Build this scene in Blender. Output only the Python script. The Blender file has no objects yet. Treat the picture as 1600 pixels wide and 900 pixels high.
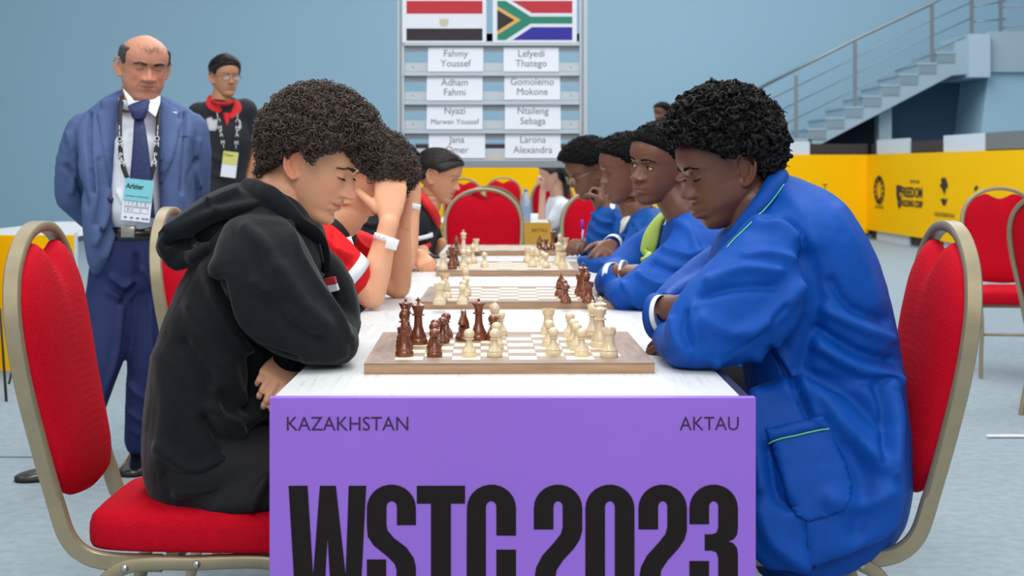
import bpy, bmesh, math, random
import numpy as np
from mathutils import Vector, Matrix
PI = math.pi
random.seed(7)
RNG = np.random.RandomState(7)
SC = bpy.context.scene
COL = SC.collection

# ------------------------------------------------------------------ camera, world, lights, exposure
FOC = 2383.0          # focal length in pixels of the 1600 wide frame
CX, HY = 800.0, 262.0 # principal column and horizon row
CH = 1.138            # camera height in metres
cam_d = bpy.data.cameras.new('camera')
cam = bpy.data.objects.new('camera', cam_d); COL.objects.link(cam)
cam.location = (0, 0, CH); cam.rotation_euler = (PI/2, 0, 0)
cam_d.sensor_width = 36.0; cam_d.lens = FOC*36.0/1600.0
cam_d.shift_y = -(450.0-HY)/1600.0
cam_d.clip_end = 200
cam_d.dof.use_dof = True; cam_d.dof.focus_distance = 3.2; cam_d.dof.aperture_fstop = 8.0
SC.camera = cam

wd = bpy.data.worlds.new('world'); SC.world = wd; wd.use_nodes = True
bgn = wd.node_tree.nodes['Background']
bgn.inputs['Color'].default_value = (0.93, 0.955, 1.0, 1); bgn.inputs['Strength'].default_value = 0.50

def area(name, loc, size, power, color=(1, 1, 1), rot=(0, 0, 0), size_y=None):
    d = bpy.data.lights.new(name, 'AREA'); d.energy = power; d.color = color
    d.shape = 'RECTANGLE'; d.size = size; d.size_y = size_y or size
    o = bpy.data.objects.new(name, d); o.location = loc; o.rotation_euler = rot
    COL.objects.link(o); return o
area('hall_and_fill_light', (0.0, 3.4, 6.0), 3.0, 180, (1, 0.98, 0.95))
area('hall_and_fill_light', (-5.0, 3.0, 6.0), 3.0, 70, (1, 0.98, 0.95), (0, math.radians(-38), 0))
area('hall_and_fill_light', (5.0, 5.5, 6.0), 3.0, 85, (1, 0.98, 0.95), (0, math.radians(38), 0))
area('hall_and_fill_light', (0.0, -2.5, 5.0), 4.0, 190, (1, 0.99, 0.97), (math.radians(48), 0, 0))  # fill light added behind the camera to brighten the table front
area('hall_and_fill_light', (0, 12.0, 8.0), 7.0, 420, (0.97, 0.98, 1))
area('hall_and_fill_light', (2, 19.0, 8.0), 9.0, 620, (0.95, 0.98, 1))

SC.view_settings.view_transform = 'Standard'
SC.view_settings.look = 'None'
SC.view_settings.exposure = 0.24
SC.view_settings.gamma = 1.0
SC.view_settings.use_curve_mapping = False

# ------------------------------------------------------------------ helpers
def P(px, py, Y):
    "photo pixel at depth Y -> world point"
    return np.array([(px-CX)*Y/FOC, Y, CH-(py-HY)*Y/FOC])

def lin(c):
    def f(v):
        v /= 255.0
        return v/12.92 if v <= 0.04045 else ((v+0.055)/1.055)**2.4
    return (f(c[0]), f(c[1]), f(c[2]), 1.0)

MATS = {}
def mat(name, rgb, rough=0.6, metal=0.0, noise=0.0, nscale=8.0, bump=0.0, bscale=60.0, spec=0.5,
        sheen=0.0, rgb2=None, tint=False, sss=0.0, coat=0.0, btype='noise', stretch=None, ndetail=4.0, emit=0.0, trans=0.0, bdist=0.002):
    if name in MATS: return MATS[name]
    m = bpy.data.materials.new(name); m.use_nodes = True
    nt = m.node_tree; N = nt.nodes; L = nt.links
    b = N['Principled BSDF']
    c = lin(rgb)
    b.inputs['Base Color'].default_value = c
    b.inputs['Roughness'].default_value = rough
    b.inputs['Metallic'].default_value = metal
    b.inputs['Specular IOR Level'].default_value = spec
    if sheen: b.inputs['Sheen Weight'].default_value = sheen; b.inputs['Sheen Roughness'].default_value = 0.4
    if coat: b.inputs['Coat Weight'].default_value = coat; b.inputs['Coat Roughness'].default_value = 0.15
    if trans: b.inputs['Transmission Weight'].default_value = trans
    if sss:
        b.inputs['Subsurface Weight'].default_value = sss
        b.inputs['Subsurface Radius'].default_value = (1.0, 0.35, 0.2)
        b.inputs['Subsurface Scale'].default_value = 0.008
    if emit:
        b.inputs['Emission Color'].default_value = c; b.inputs['Emission Strength'].default_value = emit
    tc = N.new('ShaderNodeTexCoord'); mp = N.new('ShaderNodeMapping')
    L.new(tc.outputs['Object'], mp.inputs['Vector'])
    if stretch: mp.inputs['Scale'].default_value = stretch
    out = None
    if noise or rgb2:
        n = N.new('ShaderNodeTexNoise'); n.inputs['Scale'].default_value = nscale; n.inputs['Detail'].default_value = ndetail
        L.new(mp.outputs['Vector'], n.inputs['Vector'])
        mx = N.new('ShaderNodeMix'); mx.data_type = 'RGBA'
        r = N.new('ShaderNodeMapRange'); r.inputs['From Min'].default_value = 0.3; r.inputs['From Max'].default_value = 0.7
        L.new(n.outputs['Fac'], r.inputs['Value']); L.new(r.outputs['Result'], mx.inputs['Factor'])
        if rgb2: c2 = lin(rgb2); c1 = c
        else:
            c1 = tuple(min(1, v*(1+noise)) for v in c[:3])+(1,); c2 = tuple(v*(1-noise) for v in c[:3])+(1,)
        mx.inputs['A'].default_value = c1; mx.inputs['B'].default_value = c2
        out = mx.outputs['Result']
    if tint:
        a = N.new('ShaderNodeAttribute'); a.attribute_name = 'tint'
        mm = N.new('ShaderNodeMix'); mm.data_type = 'RGBA'; mm.blend_type = 'MULTIPLY'; mm.inputs['Factor'].default_value = 1
        if out: L.new(out, mm.inputs['A'])
        else: mm.inputs['A'].default_value = c
        L.new(a.outputs['Color'], mm.inputs['B']); out = mm.outputs['Result']
    if out: L.new(out, b.inputs['Base Color'])
    if bump:
        bm_ = N.new('ShaderNodeBump'); bm_.inputs['Strength'].default_value = bump; bm_.inputs['Distance'].default_value = bdist
        if btype == 'noise':
            t = N.new('ShaderNodeTexNoise'); t.inputs['Scale'].default_value = bscale; t.inputs['Detail'].default_value = 5; o = t.outputs['Fac']
        elif btype == 'voronoi':
            t = N.new('ShaderNodeTexVoronoi'); t.inputs['Scale'].default_value = bscale; t.inputs['Randomness'].default_value = 0.35; o = t.outputs['Distance']
        elif btype == 'wave':
            t = N.new('ShaderNodeTexWave'); t.inputs['Scale'].default_value = bscale; t.inputs['Distortion'].default_value = 3; o = t.outputs['Fac']
        L.new(mp.outputs['Vector'], t.inputs['Vector'])
        L.new(o, bm_.inputs['Height']); L.new(bm_.outputs['Normal'], b.inputs['Normal'])
    MATS[name] = m
    return m

def mesh_obj(name, V, F, m=None, parent=None, smooth=True, label=None, tint=None):
    me = bpy.data.meshes.new(name)
    me.from_pydata([tuple(v) for v in V] if not isinstance(V, np.ndarray) else V.tolist(), [], [tuple(f) for f in F] if not isinstance(F, np.ndarray) else F.tolist())
    if smooth: me.polygons.foreach_set('use_smooth', np.ones(len(me.polygons), dtype=bool))
    if m is not None:
        for mm in (m if isinstance(m, (list, tuple)) else [m]): me.materials.append(mm)
    if tint is not None:
        a = me.color_attributes.new('tint', 'FLOAT_COLOR', 'POINT')
        cc = np.ones((len(V), 4), dtype=np.float32); cc[:, :3] = tint
        a.data.foreach_set('color', cc.ravel())
    me.update()
    o = bpy.data.objects.new(name, me); COL.objects.link(o)
    if parent is not None: put(o, parent)
    if label: o['label'] = label
    return o

def put(o, parent):
    o.parent = parent
    o.matrix_parent_inverse = parent.matrix_basis.inverted()   # keep world placement of geometry built in world space

def loc_child(o, parent):
    "geometry already in the parent's local frame"
    o.parent = parent; return o

def thing(name, label, cat, loc=(0, 0, 0), rz=0.0, group=None):
    o = bpy.data.objects.new(name, None); COL.objects.link(o); o.empty_display_size = 0.1
    o.location = loc; o.rotation_euler = (0, 0, rz)
    o['label'] = label; o['category'] = cat
    if group: o['group'] = group
    return o
def tag(o, label, cat, group=None, kind=None):
    o['label'] = label; o['category'] = cat
    if group: o['group'] = group
    if kind: o['kind'] = kind
    return o
def struct(o, label=None, cat=None):
    o['kind'] = 'structure'
    if label: o['label'] = label
    if cat: o['category'] = cat
    return o
def copy_tree(o, parent=None):
    c = o.copy(); COL.objects.link(c)
    if parent is not None: c.parent = parent; c.matrix_parent_inverse = o.matrix_parent_inverse.copy()
    for ch in list(o.children): copy_tree(ch, c)
    return c

class G:
    "geometry collector: everything added ends up in one mesh"
    def __init__(s): s.V = []; s.F = []; s.n = 0
    def add(s, V, F):
        V = np.asarray(V, float); s.V.append(V)
        s.F.extend([tuple(int(i)+s.n for i in f) for f in F]); s.n += len(V); return s
    def verts(s): return np.concatenate(s.V) if s.V else np.zeros((0, 3))
    def box(s, c, d, rot=None, bev=0.0):
        x, y, z = d[0]/2, d[1]/2, d[2]/2
        if bev <= 0:
            V = np.array([(a*x, b*y, e*z) for e in (-1, 1) for b in (-1, 1) for a in (-1, 1)], float)
            F = [(0, 2, 3, 1), (4, 5, 7, 6), (0, 1, 5, 4), (2, 6, 7, 3), (0, 4, 6, 2), (1, 3, 7, 5)]
        else:
            bm = bmesh.new(); bmesh.ops.create_cube(bm, size=1)
            for v in bm.verts: v.co = (v.co.x*2*x, v.co.y*2*y, v.co.z*2*z)
            bmesh.ops.bevel(bm, geom=list(bm.edges), offset=bev, segments=2, affect='EDGES', profile=0.5)
            bm.verts.index_update()
            V = np.array([tuple(v.co) for v in bm.verts]); F = [tuple(v.index for v in f.verts) for f in bm.faces]; bm.free()
        if rot is not None: V = V @ np.array(rot).T
        return s.add(V+np.array(c), F)
    def box2(s, a, b, bev=0.0):
        a = np.array(a, float); b = np.array(b, float)
        return s.box((a+b)/2, np.abs(b-a), None, bev)
    def rings(s, R, cap0=True, cap1=True, closed=False):
        "R: list of (n,3) rings"
        n = len(R[0]); V = np.concatenate(R); F = []
        m = len(R)
        for i in range(m if closed else m-1):
            j = (i+1) % m
            for k in range(n):
                l = (k+1) % n
                F.append((i*n+k, i*n+l, j*n+l, j*n+k))
        if not closed:
            if cap0: F.append(tuple(range(n))[::-1])
            if cap1: F.append(tuple(range((m-1)*n, m*n)))
        return s.add(V, F)
    def sweep(s, pts, a, b=None, seg=12, up=(0, 0, 1), expo=2.0, closed=False, taper=None, sub=0):
        "tube along pts; a = half size across, b = half size along 'up' side"
        pts = np.array(pts, float)
        if sub: pts = spline(pts, sub, closed)
        n = len(pts); R = []
        a_ = np.interp(np.linspace(0, 1, n), np.linspace(0, 1, len(np.atleast_1d(a))), np.atleast_1d(a)) if not np.isscalar(a) else np.full(n, a)
        b = a if b is None else b
        b_ = np.interp(np.linspace(0, 1, n), np.linspace(0, 1, len(np.atleast_1d(b))), np.atleast_1d(b)) if not np.isscalar(b) else np.full(n, b)
        T = np.gradient(pts, axis=0)
        if closed: T = np.roll(pts, -1, 0)-np.roll(pts, 1, 0)
        T /= np.linalg.norm(T, axis=1)[:, None]+1e-12
        u = np.array(up, float)
        for i in range(n):
            t = T[i]
            x = np.cross(u, t)
            if np.linalg.norm(x) < 1e-4: x = np.cross((1, 0.01, 0), t)
            x /= np.linalg.norm(x); y = np.cross(t, x)
            th = np.linspace(0, 2*PI, seg, endpoint=False)+PI/seg
            cs, sn = np.cos(th), np.sin(th)
            ca = np.sign(cs)*np.abs(cs)**(2/expo); sa = np.sign(sn)*np.abs(sn)**(2/expo)
            R.append(pts[i]+np.outer(ca*a_[i], x)+np.outer(sa*b_[i], y))
        return s.rings(R, closed=closed)
    def lathe(s, prof, seg=24, c=(0, 0, 0)):
        th = np.linspace(0, 2*PI, seg, endpoint=False)
        R = [np.stack([r*np.cos(th)+c[0], r*np.sin(th)+c[1], np.full(seg, z+c[2])], 1) for r, z in prof]
        return s.rings(R)
    def ball(s, c, r, seg=16, rot=None):
        r = np.array(r if not np.isscalar(r) else (r, r, r), float)
        m = seg//2+1; R = []
        th = np.linspace(0, 2*PI, seg, endpoint=False)
        for i in range(m):
            p = PI*(0.02+0.96*i/(m-1))-PI/2
            R.append(np.stack([np.cos(p)*np.cos(th)*r[0], np.cos(p)*np.sin(th)*r[1], np.full(seg, math.sin(p)*r[2])], 1))
        R = [q @ np.array(rot).T if rot is not None else q for q in R]
        return s.rings([q+np.array(c) for q in R])
    def prism(s, poly, y0, y1, hole=None):
        "extrude an xz polygon between y0 and y1 (triangulated by bmesh)"
        n = len(poly)
        V = [(p[0], y0, p[1]) for p in poly]+[(p[0], y1, p[1]) for p in poly]
        F = [tuple(range(n)), tuple(range(n, 2*n))[::-1]]+[(i, i+n, (i+1) % n+n, (i+1) % n) for i in range(n)]
        return s.add(V, F)
    def xf(s, M):
        M = np.array(M); s.V = [v @ M[:3, :3].T + M[:3, 3] for v in s.V]; return s
    def obj(s, name, m=None, parent=None, smooth=True, label=None, fixn=False, sharp=None):
        o = mesh_obj(name, s.verts(), s.F, m, parent, smooth, label)
        if fixn:
            bm = bmesh.new(); bm.from_mesh(o.data); bmesh.ops.recalc_face_normals(bm, faces=bm.faces); bm.to_mesh(o.data); bm.free()
        if sharp:
            o.data.set_sharp_from_angle(angle=math.radians(sharp))
        return o

def spline(p, k, closed=False):
    "Catmull-Rom through p, k subdivisions per span"
    p = np.array(p, float); n = len(p); out = []
    for i in range(n if closed else n-1):
        if closed: a, b, c, d = p[(i-1) % n], p[i], p[(i+1) % n], p[(i+2) % n]
        else: a, b, c, d = p[max(i-1, 0)], p[i], p[i+1], p[min(i+2, n-1)]
        for j in range(k):
            t = j/k
            out.append(0.5*((2*b)+(-a+c)*t+(2*a-5*b+4*c-d)*t*t+(-a+3*b-3*c+d)*t**3))
    if not closed: out.append(p[-1])
    return np.array(out)

def vnoise(Pn, scale, seed=0):
    "vectorised value noise in -1..1"
    q = Pn*scale+seed*17.31
    i = np.floor(q).astype(np.int64); f = q-i; f = f*f*(3-2*f)
    def h(a, b, c):
        v = (a*374761393+b*668265263+c*2147483647+seed*1013904223) & 0xffffffff
        v = ((v ^ (v >> 13))*1274126177) & 0xffffffff
        return ((v ^ (v >> 16)) & 0xffff)/32767.5-1
    r = 0
    for dx in (0, 1):
        for dy in (0, 1):
            for dz in (0, 1):
                w = (f[:, 0] if dx else 1-f[:, 0])*(f[:, 1] if dy else 1-f[:, 1])*(f[:, 2] if dz else 1-f[:, 2])
                r = r+w*h(i[:, 0]+dx, i[:, 1]+dy, i[:, 2]+dz)
    return r

def text_mesh(s, size, parent_mat, name='lettering', align='CENTER', sx=1.0, extrude=0.0004, bold=0.0, spacing=1.0, line=1.0):
    cu = bpy.data.curves.new(name, 'FONT'); cu.body = s; cu.size = size; cu.align_x = align; cu.extrude = extrude
    cu.offset = bold; cu.space_character = spacing; cu.space_line = line; cu.resolution_u = 3
    o = bpy.data.objects.new(name, cu); COL.objects.link(o)
    dg = bpy.context.evaluated_depsgraph_get(); dg.update()
    me = bpy.data.meshes.new_from_object(o.evaluated_get(dg))
    bpy.data.objects.remove(o); bpy.data.curves.remove(cu)
    me.transform(Matrix.Diagonal((sx, 1, 1, 1)))
    me.materials.clear(); me.materials.append(parent_mat)
    ob = bpy.data.objects.new(name, me); COL.objects.link(ob)
    return ob
def place_text(s, size, m, origin, parent, name='lettering', facing='-Y', **k):
    "text whose reading direction is +X and faces the camera at origin"
    o = text_mesh(s, size, m, name, **k)
    R = Matrix.Rotation(PI/2, 4, 'X')
    if facing == '-X': R = Matrix.Rotation(-PI/2, 4, 'Z') @ R
    if not isinstance(facing, str): R = facing
    o.data.transform(Matrix.Translation(Vector(origin)) @ R)
    if parent is not None: put(o, parent)
    return o

# ------------------------------------------------------------------ materials
M_FLOOR = mat('carpet_grey', (142, 157, 165), 0.95, noise=0.10, nscale=22.0, bump=0.5, bscale=400, spec=0.1, ndetail=9)
M_WALL = mat('wall_blue_grey', (166, 202, 221), 0.8, noise=0.03, nscale=0.15, spec=0.2)
M_CONC = mat('painted_concrete', (168, 190, 202), 0.8, noise=0.04, nscale=0.8, spec=0.2)
M_CONC_SHADE = mat('recess_shade_blue', (86, 112, 138), 0.85, noise=0.05, nscale=0.6, spec=0.2)  # concrete colour darkened to carry the shade under the stairs
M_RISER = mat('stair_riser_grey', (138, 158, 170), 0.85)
M_STEEL = mat('brushed_steel', (150, 155, 158), 0.35, 0.8)
M_YEL = mat('yellow_banner', (255, 194, 0), 0.7, noise=0.02, nscale=2, spec=0.1)
M_YEL2 = mat('dull_yellow_panel', (236, 178, 60), 0.6)
M_BLACK = mat('black_print', (34, 30, 32), 0.7)
M_DARKP = mat('dark_panel', (52, 44, 48), 0.7)
M_WHITEP = mat('white_panel', (205, 218, 230), 0.6)
M_PURPLE = mat('purple_panel', (150, 104, 214), 0.5, noise=0.02, nscale=3)
M_PRINT = mat('dark_print', (36, 31, 32), 0.85, spec=0.1)
M_PRINT2 = mat('plum_print', (52, 22, 66), 0.6)
M_GOLD = mat('champagne_frame', (156, 145, 118), 0.36, 0.35, noise=0.05, nscale=30)
M_RED = mat('red_woven_fabric', (196, 8, 34), 0.8, noise=0.05, nscale=60, bump=0.55, bscale=330, btype='voronoi', spec=0.1, sheen=0.0, bdist=0.0035)
M_BOLT = mat('zinc_bolt', (190, 190, 184), 0.3, 0.9)
M_DARKR = mat('dark_rubber', (30, 28, 28), 0.7)
M_SILVER = mat('satin_aluminium', (190, 200, 206), 0.45, 0.25)
M_SILVERD = mat('grey_aluminium', (142, 152, 160), 0.5, 0.3)
M_PAPER = mat('white_paper', (232, 238, 247), 0.7)
M_GTEXT = mat('grey_ink', (110, 118, 130), 0.7)
M_WOODL = mat('maple_square', (238, 228, 202), 0.4, noise=0.04, nscale=20)
M_WOODM = mat('walnut_square', (156, 134, 112), 0.42, noise=0.06, nscale=20)
M_LIGHTPC = mat('boxwood_piece', (220, 202, 168), 0.28, noise=0.06, nscale=30, coat=0.5)
M_DARKPC = mat('rosewood_piece', (116, 56, 26), 0.25, noise=0.4, nscale=26, coat=0.6, stretch=(3, 3, 0.6))
def wood_mat(name, a, b, stretch, scale=6):
    return mat(name, a, 0.45, rgb2=b, nscale=scale, stretch=stretch, bump=0.1, bscale=40, ndetail=6)
M_FRAME = wood_mat('walnut_border', (156, 132, 114), (122, 98, 82), (3, 22, 22), 3)
M_FRAMEY = wood_mat('walnut_border_side', (156, 132, 114), (118, 94, 80), (22, 3, 22), 3)
M_EDGE = wood_mat('board_edge_wood', (182, 146, 112), (146, 112, 84), (2, 20, 30), 3)
# white wood-grain table laminate
M_TABLE = mat('white_laminate', (208, 213, 215), 0.4, noise=0.03, nscale=4, stretch=(10, 1.2, 1))
def grain(m):
    nt = m.node_tree; N = nt.nodes; L = nt.links; b = N['Principled BSDF']
    tc = N.new('ShaderNodeTexCoord'); mp = N.new('ShaderNodeMapping'); mp.inputs['Scale'].default_value = (34, 1.6, 1); mp.inputs['Rotation'].default_value = (0, 0, 0.12)
    n = N.new('ShaderNodeTexNoise'); n.inputs['Scale'].default_value = 3.2; n.inputs['Detail'].default_value = 8; n.inputs['Roughness'].default_value = 0.65; n.inputs['Distortion'].default_value = 0.5
    r = N.new('ShaderNodeValToRGB'); r.color_ramp.elements[0].position = 0.52; r.color_ramp.elements[1].position = 0.72
    r.color_ramp.elements[0].color = lin((208, 213, 215)); r.color_ramp.elements[1].color = lin((176, 181, 186))
    L.new(tc.outputs['Object'], mp.inputs['Vector']); L.new(mp.outputs['Vector'], n.inputs['Vector']); L.new(n.outputs['Fac'], r.inputs['Fac']); L.new(r.outputs['Color'], b.inputs['Base Color'])
grain(M_TABLE)

# ------------------------------------------------------------------ setting
o = G().box2((-30, -3, -0.1), (30, 34, 0)).obj('floor', M_FLOOR, smooth=False); struct(o)
o = G().box2((-30, 28, 0), (30, 28.3, 12)).obj('wall_back', M_WALL, smooth=False); struct(o)
o = G().box2((-20.3, -3, 0), (-20, 28, 12)).obj('wall_left', M_WALL, smooth=False); struct(o)
o = G().box2((20, -3, 0), (20.3, 28, 12)).obj('wall_right', M_WALL, smooth=False); struct(o)
o = G().sweep([(2.0, 6.42, 0.008), (6.0, 6.38, 0.008)], 0.012, 0.007, 8).obj('cable_cover', mat('white_plastic', (235, 238, 240), 0.5))
tag(o, 'thin white cable strip lying straight across the grey carpet at right', 'cable cover')
o = G().sweep([(-3.4, 6.06, 0.003), (-1.6, 5.98, 0.003)], 0.012, 0.003, 8).obj('carpet_seam', mat('carpet_seam_grey', (140, 152, 160), 0.9)); struct(o)

# staircase at Y 24.4..26.5, parallel to the back wall
def SP(px, py, Y=25.0): 
    q = P(px, py, Y); return q[0], q[2]
st = thing('staircase', 'pale concrete staircase with steel railing rising right along the back wall', 'staircase', (P(1220, 262, 25)[0], 25, 0))
st['kind'] = 'structure'
YA, YB = 24.9, 26.4
xs0, zs0 = SP(1232, 229); run = 28.6*25/FOC; rise = 17.0*25/FOC
poly_steps = []
nst = 10
x, z = xs0, zs0-rise*0.4
pts = [(x, z)]
for i in range(nst):
    z += rise; pts.append((x, z)); 
    if i < nst-1: x += run; pts.append((x, z))
xl, zl = x, z
xe, _ = SP(1507, 120); 
pts.append((xe+0.1, zl))
g = G()
xb, zb = SP(1268, 232); xc, zc = SP(1485, 118); xd, zd = SP(1508, 116)
under = [(xe+0.1, zd), (xc, zc), (xb, zb), (xs0, zb)]
g.prism(pts+under, YA, YB)
g.obj('flight', M_CONC, st, smooth=False, fixn=True)
for i in range(nst-1):
    zz = zs0-rise*0.4+(i+1)*rise
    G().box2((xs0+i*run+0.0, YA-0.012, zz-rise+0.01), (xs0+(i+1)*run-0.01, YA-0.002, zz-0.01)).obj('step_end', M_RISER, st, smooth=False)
    G().box2((xs0+i*run-0.02, YA-0.02, zz-0.02), (xs0+(i+1)*run, YB, zz+0.012)).obj('tread', M_CONC, st, smooth=False)
# landing
a, b = SP(1507, 55), SP(1540, 122)
G().box2((a[0], YA-0.15, b[1]), (b[0], YB, a[1])).obj('landing_pier', mat('pale_pier', (186, 206, 222), 0.7), st, smooth=False)
a, b = SP(1540, 50), SP(1660, 113)
G().box2((a[0], YA, b[1]), (b[0]+3, YB, a[1])).obj('landing_slab', M_CONC, st, smooth=False)
a, b = SP(1190, 217), SP(1266, 262)
G().box2((a[0]-1, YA, 0), (b[0], YB, a[1])).obj('stair_base', M_CONC, st, smooth=False)
a, b = SP(1378, 165), SP(1398, 262)
G().box2((a[0], YA+0.3, 0), (b[0], YA+0.6, a[1]+0.25)).obj('column', M_CONC, st, smooth=False)
# recess behind; the shade under the flight is put into the wall colours
k26 = 26.6
o = G().prism([(SP(1262, 0, k26)[0], 0.0), (SP(1512, 0, k26)[0]+0.3, 0.0), (SP(1512, 0, k26)[0]+0.3, SP(0, 112, k26)[1]), (SP(1486, 0, k26)[0], SP(0, 112, k26)[1]), (SP(1262, 0, k26)[0], SP(0, 230, k26)[1])], 26.5, 26.6).obj('wall_recess', M_CONC_SHADE, smooth=False, fixn=True); struct(o)
o = G().prism([(SP(1268, 0, 26)[0], 0.0), (SP(1384, 0, 26)[0], 0.0), (SP(1384, 0, 26)[0], SP(0, 172, 26)[1]), (SP(1268, 0, 26)[0], SP(0, 229, 26)[1])], 26.0, 26.1).obj('wall_recess_shade', mat('recess_shade_dark', (40, 46, 58), 0.9), smooth=False, fixn=True); struct(o)  # dark sheet standing in for the shaded void left of the column
bx0, bx1 = SP(1512, 200), SP(1660, 200)
g = G(); V = []
for yy in (25.0, 26.9):
    V += [(SP(1512, 0)[0], yy, 0), (bx1[0]+3, yy, 0), (bx1[0]+3, yy, 2.75), (SP(1545, 0)[0], yy, 2.75)]
g.add(V, [(0, 1, 2, 3), (4, 7, 6, 5), (0, 4, 5, 1), (1, 5, 6, 2), (2, 6, 7, 3), (3, 7, 4, 0)])
o = g.obj('wall_stair', M_WALL, smooth=False); struct(o)
# railing
rl = [SP(1180, 141), SP(1335, 62), SP(1455, 6), SP(1470, -3), SP(1640, -30)]
yr = YA+0.05
def rail(dz, r, name, p=None):
    q = [(a[0], yr, a[1]-dz) for a in (p or rl)]
    G().sweep(q, r, seg=8).obj(name, M_STEEL, st)
rail(0, 0.028, 'handrail')
for dz in (0.27, 0.53, 0.79):
    p = [SP(1180, 141), SP(1455, 6), SP(1517, -22)]
    rail(dz, 0.009, 'lower_rail', p)
for (x0, y0, x1, y1) in ((1517, 12, 1570, 2), (1517, 35, 1570, 30), (1562, 12, 1680, 4), (1562, 44, 1680, 30)):
    a, b = SP(x0, y0), SP(x1, y1)
    G().sweep([(a[0], yr, a[1]), (b[0], yr, b[1])], 0.012, seg=6).obj('lower_rail', M_STEEL, st)
for px, ya, yb in ((1243, 118, 213), (1335, 66, 163), (1455, 6, 98), (1517, -10, 56), (1562, -20, 52)):
    a, b = SP(px, ya), SP(px, yb)
    G().box2((a[0]-0.028, yr-0.02, b[1]-0.05), (a[0]+0.028, yr+0.02, a[1])).obj('railing_post', M_STEEL, st, smooth=False)

# hoarding with yellow banner: back run, then a run coming toward the camera at right
YH = 24.4
hb = thing('hoarding', 'long checkered black and white hoarding with plain yellow banner across the hall', 'hoarding', (0, YH, 0))
X1 = (1357-CX)*YH/FOC
G().box2((-1.55, YH+0.06, 0.02), (X1, YH+0.1, 1.52)).obj('backing', M_DARKP, hb, smooth=False)
G().box2((-1.5, YH, 0.09), (X1, YH+0.03, 1.345)).obj('banner', M_YEL, hb, smooth=False)
for px0, px1 in ((1190, 1266),):
    a, b = P(px0, 0, YH)[0], P(px1, 0, YH)[0]
    G().box2((a, YH+0.04, 0.02), (b, YH+0.06, 1.56)).obj('white_panel', M_WHITEP, hb, smooth=False)
place_text('T', 0.14, M_BLACK, (P(1289, 0, YH)[0], YH-0.004, 0.78), hb)
hr = thing('hoarding', 'yellow sponsor banner with black emblems on checkered hoarding beside the right chairs', 'hoarding', (X1, YH, 0))
# line from (X1,YH) to near right; measured slopes
XR, YR = 5.95, 15.0
dirv = np.array([XR-X1, YR-YH]); Lr = np.linalg.norm(dirv); dirv /= Lr
Rh = Matrix(((dirv[0], -dirv[1]*-1, 0, X1), (dirv[1], dirv[0]*-1*-1, 0, YH), (0, 0, 1, 0), (0, 0, 0, 1)))
ang = math.atan2(dirv[1], dirv[0])
HM = Matrix.Translation((X1, YH, 0)) @ Matrix.Rotation(ang, 4, 'Z')   # local +x runs toward the camera, local -y faces the hall... 
def hpart(a, b, m, name):
    # the hall lies on local -y side when running toward camera from the corner (left of the travel direction is +x world)
    return G().box2(a, b).xf(HM).obj(name, m, hr, smooth=False)
def lx_of(px, d=0):
    "local x on the run seen at photo column px"
    t = (px-CX)/FOC
    # X1 + s*dx = t*(YH + s*dy)
    return (t*YH-X1)/(dirv[0]-t*dirv[1])
hpart((0, 0.05, 0.02), (Lr, 0.08, 1.52), M_DARKP, 'backing')
hpart((0, -0.0, 0.15), (Lr, -0.03, 1.345), M_YEL, 'banner')
for px0, px1 in ((1368, 1418), (1472, 1537)):
    hpart((lx_of(px0), 0.02, 0.0), (lx_of(px1), 0.05, 1.57), M_WHITEP, 'white_panel')
hpart((lx_of(1537), 0.02, 1.36), (Lr, 0.05, 1.57), mat('grey_panel', (112, 118, 122), 0.7), 'grey_panel')
HT = HM @ Matrix.Rotation(PI/2, 4, 'X')
def htext(s, size, px, z, sx=1.0, **k):
    o = text_mesh(s, size, M_BLACK, 'lettering', sx=sx, **k)
    o.data.transform(Matrix.Translation(Vector(HM @ Vector((lx_of(px), -0.036, z)))) @ HM.to_3x3().to_4x4() @ Matrix.Rotation(PI/2, 4, 'X'))
    put(o, hr)
def zr(px, py):
    s_ = lx_of(px); y = YH+s_*dirv[1]; return CH-(py-HY)*y/FOC
def hdisk(cx, cz, rx, rz, name='emblem', n=24, r0=0.0, a0=0, a1=2*PI):
    th = np.linspace(a0, a1, n+1)
    V = []; F = []
    for t in th:
        V += [(cx+rx*math.cos(t), -0.036, cz+rz*math.sin(t)), (cx+rx*r0*math.cos(t), -0.036, cz+rz*r0*math.sin(t))]
    for i in range(n): F.append((2*i, 2*i+1, 2*i+3, 2*i+2))
    return V, F
g = G()
w = 0.55
cz = zr(1377, 297)
c0 = lx_of(1377)
for k in range(12):
    V, F = hdisk(c0, cz, 0.30, 0.215, n=3, r0=0.62, a0=k*PI/6, a1=k*PI/6+0.36); g.add(V, F)
V, F = hdisk(c0, cz, 0.31, 0.225, n=24, r0=0.88); g.add(V, F)
V, F = hdisk(c0, cz, 0.12, 0.20, n=24, r0=0.75); g.add(V, F)
g.xf(HM).obj('emblem', M_BLACK, hr, smooth=False)
htext('FIDE PARTNERS', 0.07, 1377, zr(1377, 326), 1.0)
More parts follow.
